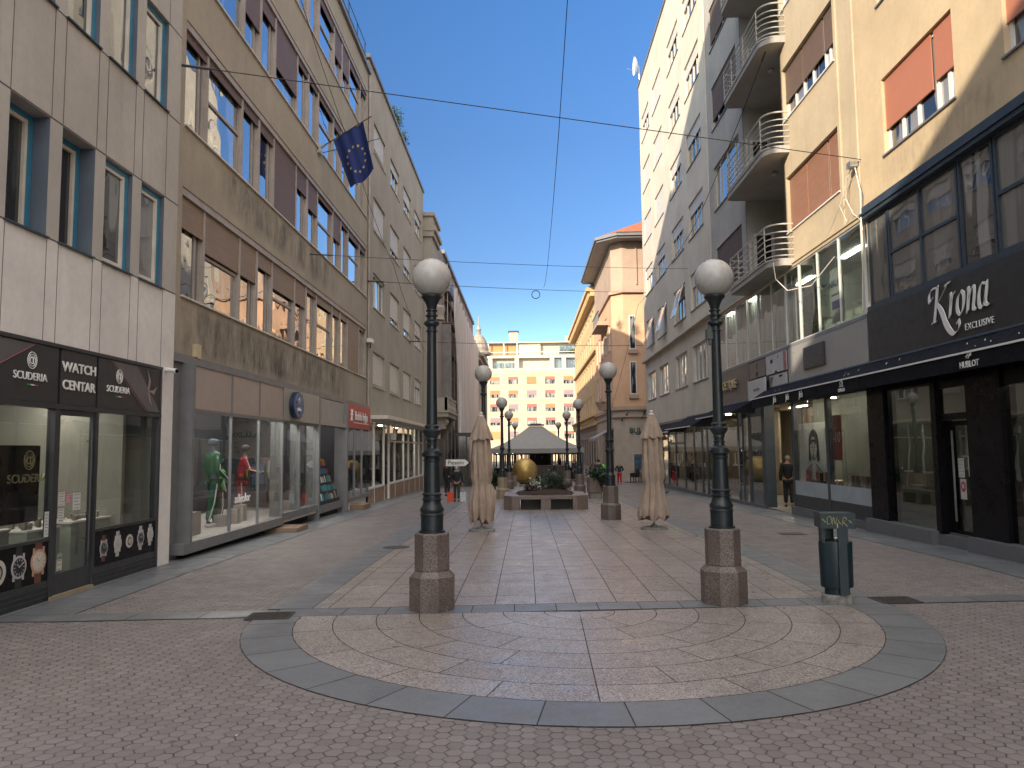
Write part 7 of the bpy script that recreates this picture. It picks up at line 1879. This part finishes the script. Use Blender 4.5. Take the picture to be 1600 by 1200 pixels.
# winter garden on the left
t = root('glass_terrace', 'dark framed glazed cafe terrace left of the grey tent, in front of the netted building', 'terrace', (-3.6, 56, gz(58)))
m = MB()
for i in range(15): y = i * 1.3; m.box(-.05, .05, y, y + .1, 0, 3.75 + .02 * i)
for z in (.9, 2.45, 3.75): m.box(-.06, .06, 0, 18.3, z, z + .1)
for i in range(14):
    for q in (0.4, 0.8): y = i * 1.3 + q; m.box(-.03, .03, y, y + .05, 2.45, 3.75)
m.box(-1.6, .06, -.02, .08, 3.7, 3.85); m.box(-1.6, -1.5, -.02, .08, 0, 3.75); m.box(-.8, -.7, -.02, .08, 0, 3.75)
m.build('frame', dark_p, t); MB().box(-.01, .01, .05, 18.3, .2, 3.75).build('glazing', glassK, t); MB().box(-1.6, .1, 0, 18.4, 3.86, 3.95).build('roof', dark_p, t)
# wicker chairs by the lettered wall
def wicker(label, x, y, rz):
    t = root('wicker_chair', label, 'chair', (x, y, -.6), rz, 'wicker chairs by the salmon house wall'); wk = M('black wicker', (.02, .018, .016), .8, var=.4, scale=20)
    MB().box(-.28, .28, -.28, .28, .38, .45).build('seat', wk, t); MB().prism([(-.28, .22), (.28, .22), (.28, .32), (-.28, .32)], .45, 1.02).build('backrest', wk, t)
    MB().box(-.32, -.26, -.25, .3, .45, .70).build('armrest', wk, t); MB().box(.26, .32, -.25, .3, .45, .70).build('armrest', wk, t)
    for sx in (-1, 1):
        for sy in (-1, 1): MB().box(sx * .25 - .03, sx * .25 + .03, sy * .24 - .03, sy * .24 + .03, 0, .38).build('leg', wk, t)
wicker('black wicker chair nearest the woman in red trousers', 8.7, 62.3, -1.2); wicker('black wicker chair in the middle of the row by the pale wall', 9.5, 62.0, -1.2); wicker('black wicker chair half behind the right parasol', 10.2, 61.0, -1.0)
# letter box / info post
t = root('info_post', 'dark info post with a white sheet left of the seated worker', 'post', (4.1, 60.5, -.6)); MB().box(-.22, .22, -.1, .1, .75, 1.65).tube([(0, 0, 0), (0, 0, .8)], .05).build('cabinet', teal_p, t); MB().box(-.15, .15, -.12, -.105, 1.2, 1.5).build('sheet', pap, t)
# pigeon
t = root('pigeon', 'small dark pigeon standing on the paving right of the right parasol', 'bird', (7.4, 41.0, gz(41) + .006), 1.0)
pg_ = M('pigeon slate', (.05, .055, .065), .6, var=.4, scale=20)
skin_mesh('body', [(0, -.13, .22), (0, -.10, .20), (0, -.05, .14), (0, .04, .11), (0, .13, .09), (0, .24, .07), (.025, .02, .06), (.025, .01, .005), (-.025, .02, .06), (-.025, .01, .005)], [(0, 1), (1, 2), (2, 3), (3, 4), (4, 5), (3, 6), (6, 7), (3, 8), (8, 9)], [.012, .028, .05, .065, .045, .02, .012, .007, .012, .007], pg_, t, 3)
# bicycle / dark scooter by lamp omitted: build the dark parked stroller-like cart seen behind the pot
# ---- people
LS = None
def bag_on(label, x, y, z, m, h=.42, w_=.3):
    t = root('carrier_bag', label, 'bag', (x, y, z)); MB().prism([(-w_ / 2, -.05), (w_ / 2, -.06), (w_ / 2, .05), (-w_ / 2, .06)], -h - .16, -.16).build('bag_body', m, t); MB().tube([(-.07, 0, -.17), (-.03, 0, -.02), (.03, 0, -.02), (.07, 0, -.17)], .008, 5).build('strap', m, t)
dn = ((.09, 0, -.29), (.12, .0, -.55))
figure('person', 'man seen from behind in a black jacket and dark trousers carrying two shopping bags', 'person', (-3.25, 36.0, gz(36) + .006), PI, 1.64, (.010, .012, .018), (.035, .035, .038), (.35, .35, .34), stride=.14, armL=((.10, .02, -.28), (.11, 0, -.52)), armR=((-.10, .02, -.28), (-.11, 0, -.52)))
bag_on('orange red carrier bag in the left hand of the man in black', -3.25 - .29, 36.0, gz(36) + .60, M('orange bag', (.55, .06, .02), .6)); bag_on('white patterned carrier bag in the right hand of the man in black', -3.25 + .29, 36.0, gz(36) + .60, M('white bag', (.50, .52, .56), .6, var=.5, scale=14), .46)
figure('person', 'person in a dark coat with a reddish scarf, half hidden behind the near left lamp', 'person', (-4.3, 42.0, gz(42) + .006), PI * .8, 1.85, (.012, .014, .02), (.02, .02, .025), (.20, .09, .06), long_hair=True, coat=True)
figure('person', 'blonde woman walking in red trousers and a dark jacket near the pale wall', 'person', (6.9, 57.5, -.594), PI, 1.66, (.025, .03, .035), (.45, .015, .03), (.33, .24, .13), long_hair=True, stride=.12, armL=((.12, .04, -.24), (.02, -.15, -.38)), armR=((-.12, .04, -.24), (-.02, -.15, -.38)))
figure('person', 'man in blue jeans and a dark top standing by the bar counter', 'person', (2.1, 57.0, -.594), -PI * .45, 1.80, (.03, .028, .028), (.13, .22, .36), (.22, .2, .18), stride=.10, armR=((-.04, -.1, -.27), (-.02, -.36, -.30)))
figure('person', 'worker in a dark jacket with a bright green vest, behind the plant pot', 'person', (4.9, 52.5, gz(52.5)), 2.6, 1.86, (.035, .03, .028), (.03, .03, .035), (.02, .02, .02), hat=True, armL=((.12, .02, -.26), (.05, -.2, -.35)))
m = MB(); m.lathe([(.20, .92), (.205, 1.2), (.20, 1.42), (.12, 1.52)], (0, 0, 0), 14, sq=.7); o = m.build('safety_vest', M('neon green', (.12, .75, .06), .6)); tag(o, 'neon green safety vest worn on the right side of the worker behind the plant pot', 'vest'); o.location = (5.18, 52.6, gz(52.5) + .02)
figure('person', 'person in a dark puffer jacket facing the worker with the green vest', 'person', (5.3, 58.5, -.594), .3, 1.78, (.018, .022, .035), (.02, .02, .025), (.1, .07, .05))
figure('person', 'person in dark clothes standing under the right edge of the tent', 'person', (4.0, 64.5, -.594), .8, 1.80, (.02, .024, .034), (.03, .03, .035), (.05, .04, .035))
figure('person', 'grey haired person in dark clothes standing inside the shoe shop entrance', 'person', (9.75, 29.0, -.15), PI * .9, 1.90, (.012, .012, .014), (.015, .015, .018), (.30, .29, .28), stride=.06)
figure('person', 'person in a bright green jacket inside the SHOETIQUE shop', 'person', (9.6, 30.4, -.15), PI * .5, 1.72, (.10, .60, .08), (.03, .05, .05), (.03, .025, .02))
# ---- mannequins
grey_sk = M('grey blue mannequin', (.07, .10, .15), .5); dk_sk = M('dark mannequin', (.05, .045, .045), .5)
def stripes(c):
    mt = M('white jersey stripe', (.65, .65, .63), .7)
    def f(k, L, sh, aL, aR, stt):
        out = []
        for sx, A in ((1, aL), (-1, aR)):
            s0 = Vector((sx * .21, L(sh) - .02, sh + .05)); e0 = Vector((sx * .185 + A[0][0] + sx * .05, L(sh) + A[0][1] - .03, sh + A[0][2])); w0 = Vector((sx * .185 + A[1][0] + sx * .03, L(sh) + A[1][1] - .02, sh + A[1][2]))
            out.append(('sleeve_stripe', [tuple(s0), tuple(e0), tuple(w0)], .014, mt))
            out.append(('leg_stripe', [(sx * .20, 0, .86), (sx * .18, -sx * stt * .5 - .02, .49), (sx * .165, -sx * stt * .9 + .03, .14)], .014, mt))
        return out
    return f
def mann(label, y, d, rz, H, j, tr, sk, **kw):
    t = figure('mannequin', label, 'mannequin', (-7.1 - d, y, .302), rz, H, j, tr, kw.pop('hair', None), skin=sk, face=False, stripe=stripes(0), shoe=(.6, .58, .55), **kw)
    return t
mann('tall mannequin in a green tracksuit with white stripes in the sports shop window', 18.75, .55, PI * .75, 2.12, (.012, .12, .065), (.01, .11, .06), grey_sk, hair=(.05, .08, .12), stride=.12, armL=((.06, .08, -.27), (.02, -.1, -.5)), armR=((-.06, .02, -.28), (-.02, -.2, -.48)))
mann('mannequin in a red tracksuit jacket and red shorts in the sports shop window', 20.75, .60, PI * .62, 1.98, (.30, .015, .02), (.25, .015, .02), dk_sk, hair=(.02, .02, .02), lean=.12, armL=((.05, -.1, -.25), (.02, -.36, -.32)), armR=((-.05, -.1, -.25), (-.02, -.36, -.32)))
mann('shorter mannequin in a white and lime top between the green and red ones', 19.75, .75, PI * .7, 1.6, (.16, .42, .08), (.10, .09, .09), dk_sk, hair=(.02, .02, .02), armL=((.05, -.1, -.25), (.02, -.3, -.3)))
mann('mannequin in a white jacket and dark leggings in the narrow sports shop window', 23.0, .45, PI * .75, 1.85, (.45, .43, .38), (.03, .028, .03), M('ochre mannequin', (.40, .27, .04), .5), hair=(.04, .03, .02), stride=.08)
mann('mannequin in a crimson top farther back in the narrow sports shop window', 24.6, .8, PI * .6, 1.85, (.32, .03, .06), (.03, .04, .07), dk_sk, hair=(.02, .02, .02))
for k, (y, d, h) in enumerate(((18.9, .4, .28), (19.6, .35, .36), (20.3, .45, .42), (23.9, .3, .3))):
    t = tag(MB().box(-.13, .13, -.13, .13, 0, h).build('shoe_plinth', platf), ('short white plinth at the feet of the green mannequin', 'white plinth between the green and red mannequins', 'taller white plinth at the feet of the red mannequin', 'white plinth beside the white jacket mannequin')[k], 'plinth'); t.location = (-7.1 - d, y, .302)

# ---- clothes racks and stands behind shop windows
gcol = [M('garment %d' % i, c, .9) for i, c in enumerate(((.03, .035, .05), (.28, .26, .23), (.12, .05, .05), (.05, .09, .16), (.16, .13, .10), (.35, .05, .06), (.02, .02, .02)))]
def rack(label, x, y, z, rz, n=12, seed=1, L=1.5):
    r = random.Random(seed); t = root('clothes_rack', label, 'rack', (x, y, z), rz)
    m = MB(); m.tube([(-L / 2, 0, 0), (-L / 2, 0, 1.6), (L / 2, 0, 1.6), (L / 2, 0, 0)], .018, 6); m.build('rail', steel, t)
    for i in range(n):
        u = -L / 2 + .1 + (L - .2) * i / (n - 1); h = r.uniform(.6, 1.05)
        m = MB(); m.prism([(-.02, -.20), (.02, -.20), (.02, .20), (-.02, .20)], 1.5 - h, 1.42); m.plate([(-.02, 1.42), (.02, 1.42), (.0, 1.58)], -.05, .05)
        o = m.build('garment', r.choice(gcol), t); o.location = (u, 0, 0); o.rotation_euler.z = r.uniform(-.25, .25)
rack('rack of dark and red garments in the shop window below the canopy', -7.75, 37.1, gz(37), LZ, 12, 3)
rack('second rack of garments farther along the canopy shop', -7.75, 43.0, gz(43), LZ, 12, 4)
rack('rack of garments in the first shop under the tower', 9.8, 39.8, -.40, RZ, 13, 5, 1.8)
rack('rack of garments in the second shop under the tower', 9.8, 45.0, -.45, RZ, 13, 6, 1.8)
rack('rack of garments near the far end of the tower shops', 9.8, 51.5, -.5, RZ, 13, 7, 1.8)
rack('short garment rack behind the crimson mannequin', -8.3, 24.3, .302, LZ, 10, 8, 1.2)
figure('mannequin', 'mannequin in a blue suit behind the glass of the shop below the canopy', 'mannequin', (-7.6, 36.4, gz(36)+.1), PI * .7, 1.8, (.03, .07, .14), (.02, .03, .06), (.02, .02, .02), skin=dk_sk, face=False)
figure('mannequin', 'mannequin in a red dress top behind the far glass of the canopy shop', 'mannequin', (-7.6, 42.2, gz(42)+.1), PI * .7, 1.8, (.3, .03, .04), (.03, .03, .03), (.02, .02, .02), skin=dk_sk, face=False)
figure('mannequin', 'pale jacket mannequin in the window nearest the tower awnings', 'mannequin', (9.5, 37.6, -.35), -PI * .45, 1.8, (.35, .33, .30), (.03, .03, .04), (.02, .02, .02), skin=dk_sk, face=False)
# stock on the shelves of the watch shop
t = root('wall_shelves', 'lit wall shelves with small boxes at the back of the watch shop', 'shelf', (-10.6, 11.6, .03), LZ)
m = MB(); g = MB(); r = random.Random(31)
for k in range(5):
    m.box(-2.0, 2.0, -.25, .0, .6 + .42 * k, .62 + .42 * k); u = -1.9
    while u < 1.9: g.box(u, u + .1, -.2, -.08, .621 + .42 * k, .621 + .42 * k + r.uniform(.06, .2)); u += r.uniform(.15, .35)
m.build('boards', white_p, t); g.build('boxes', gcol[4], t)
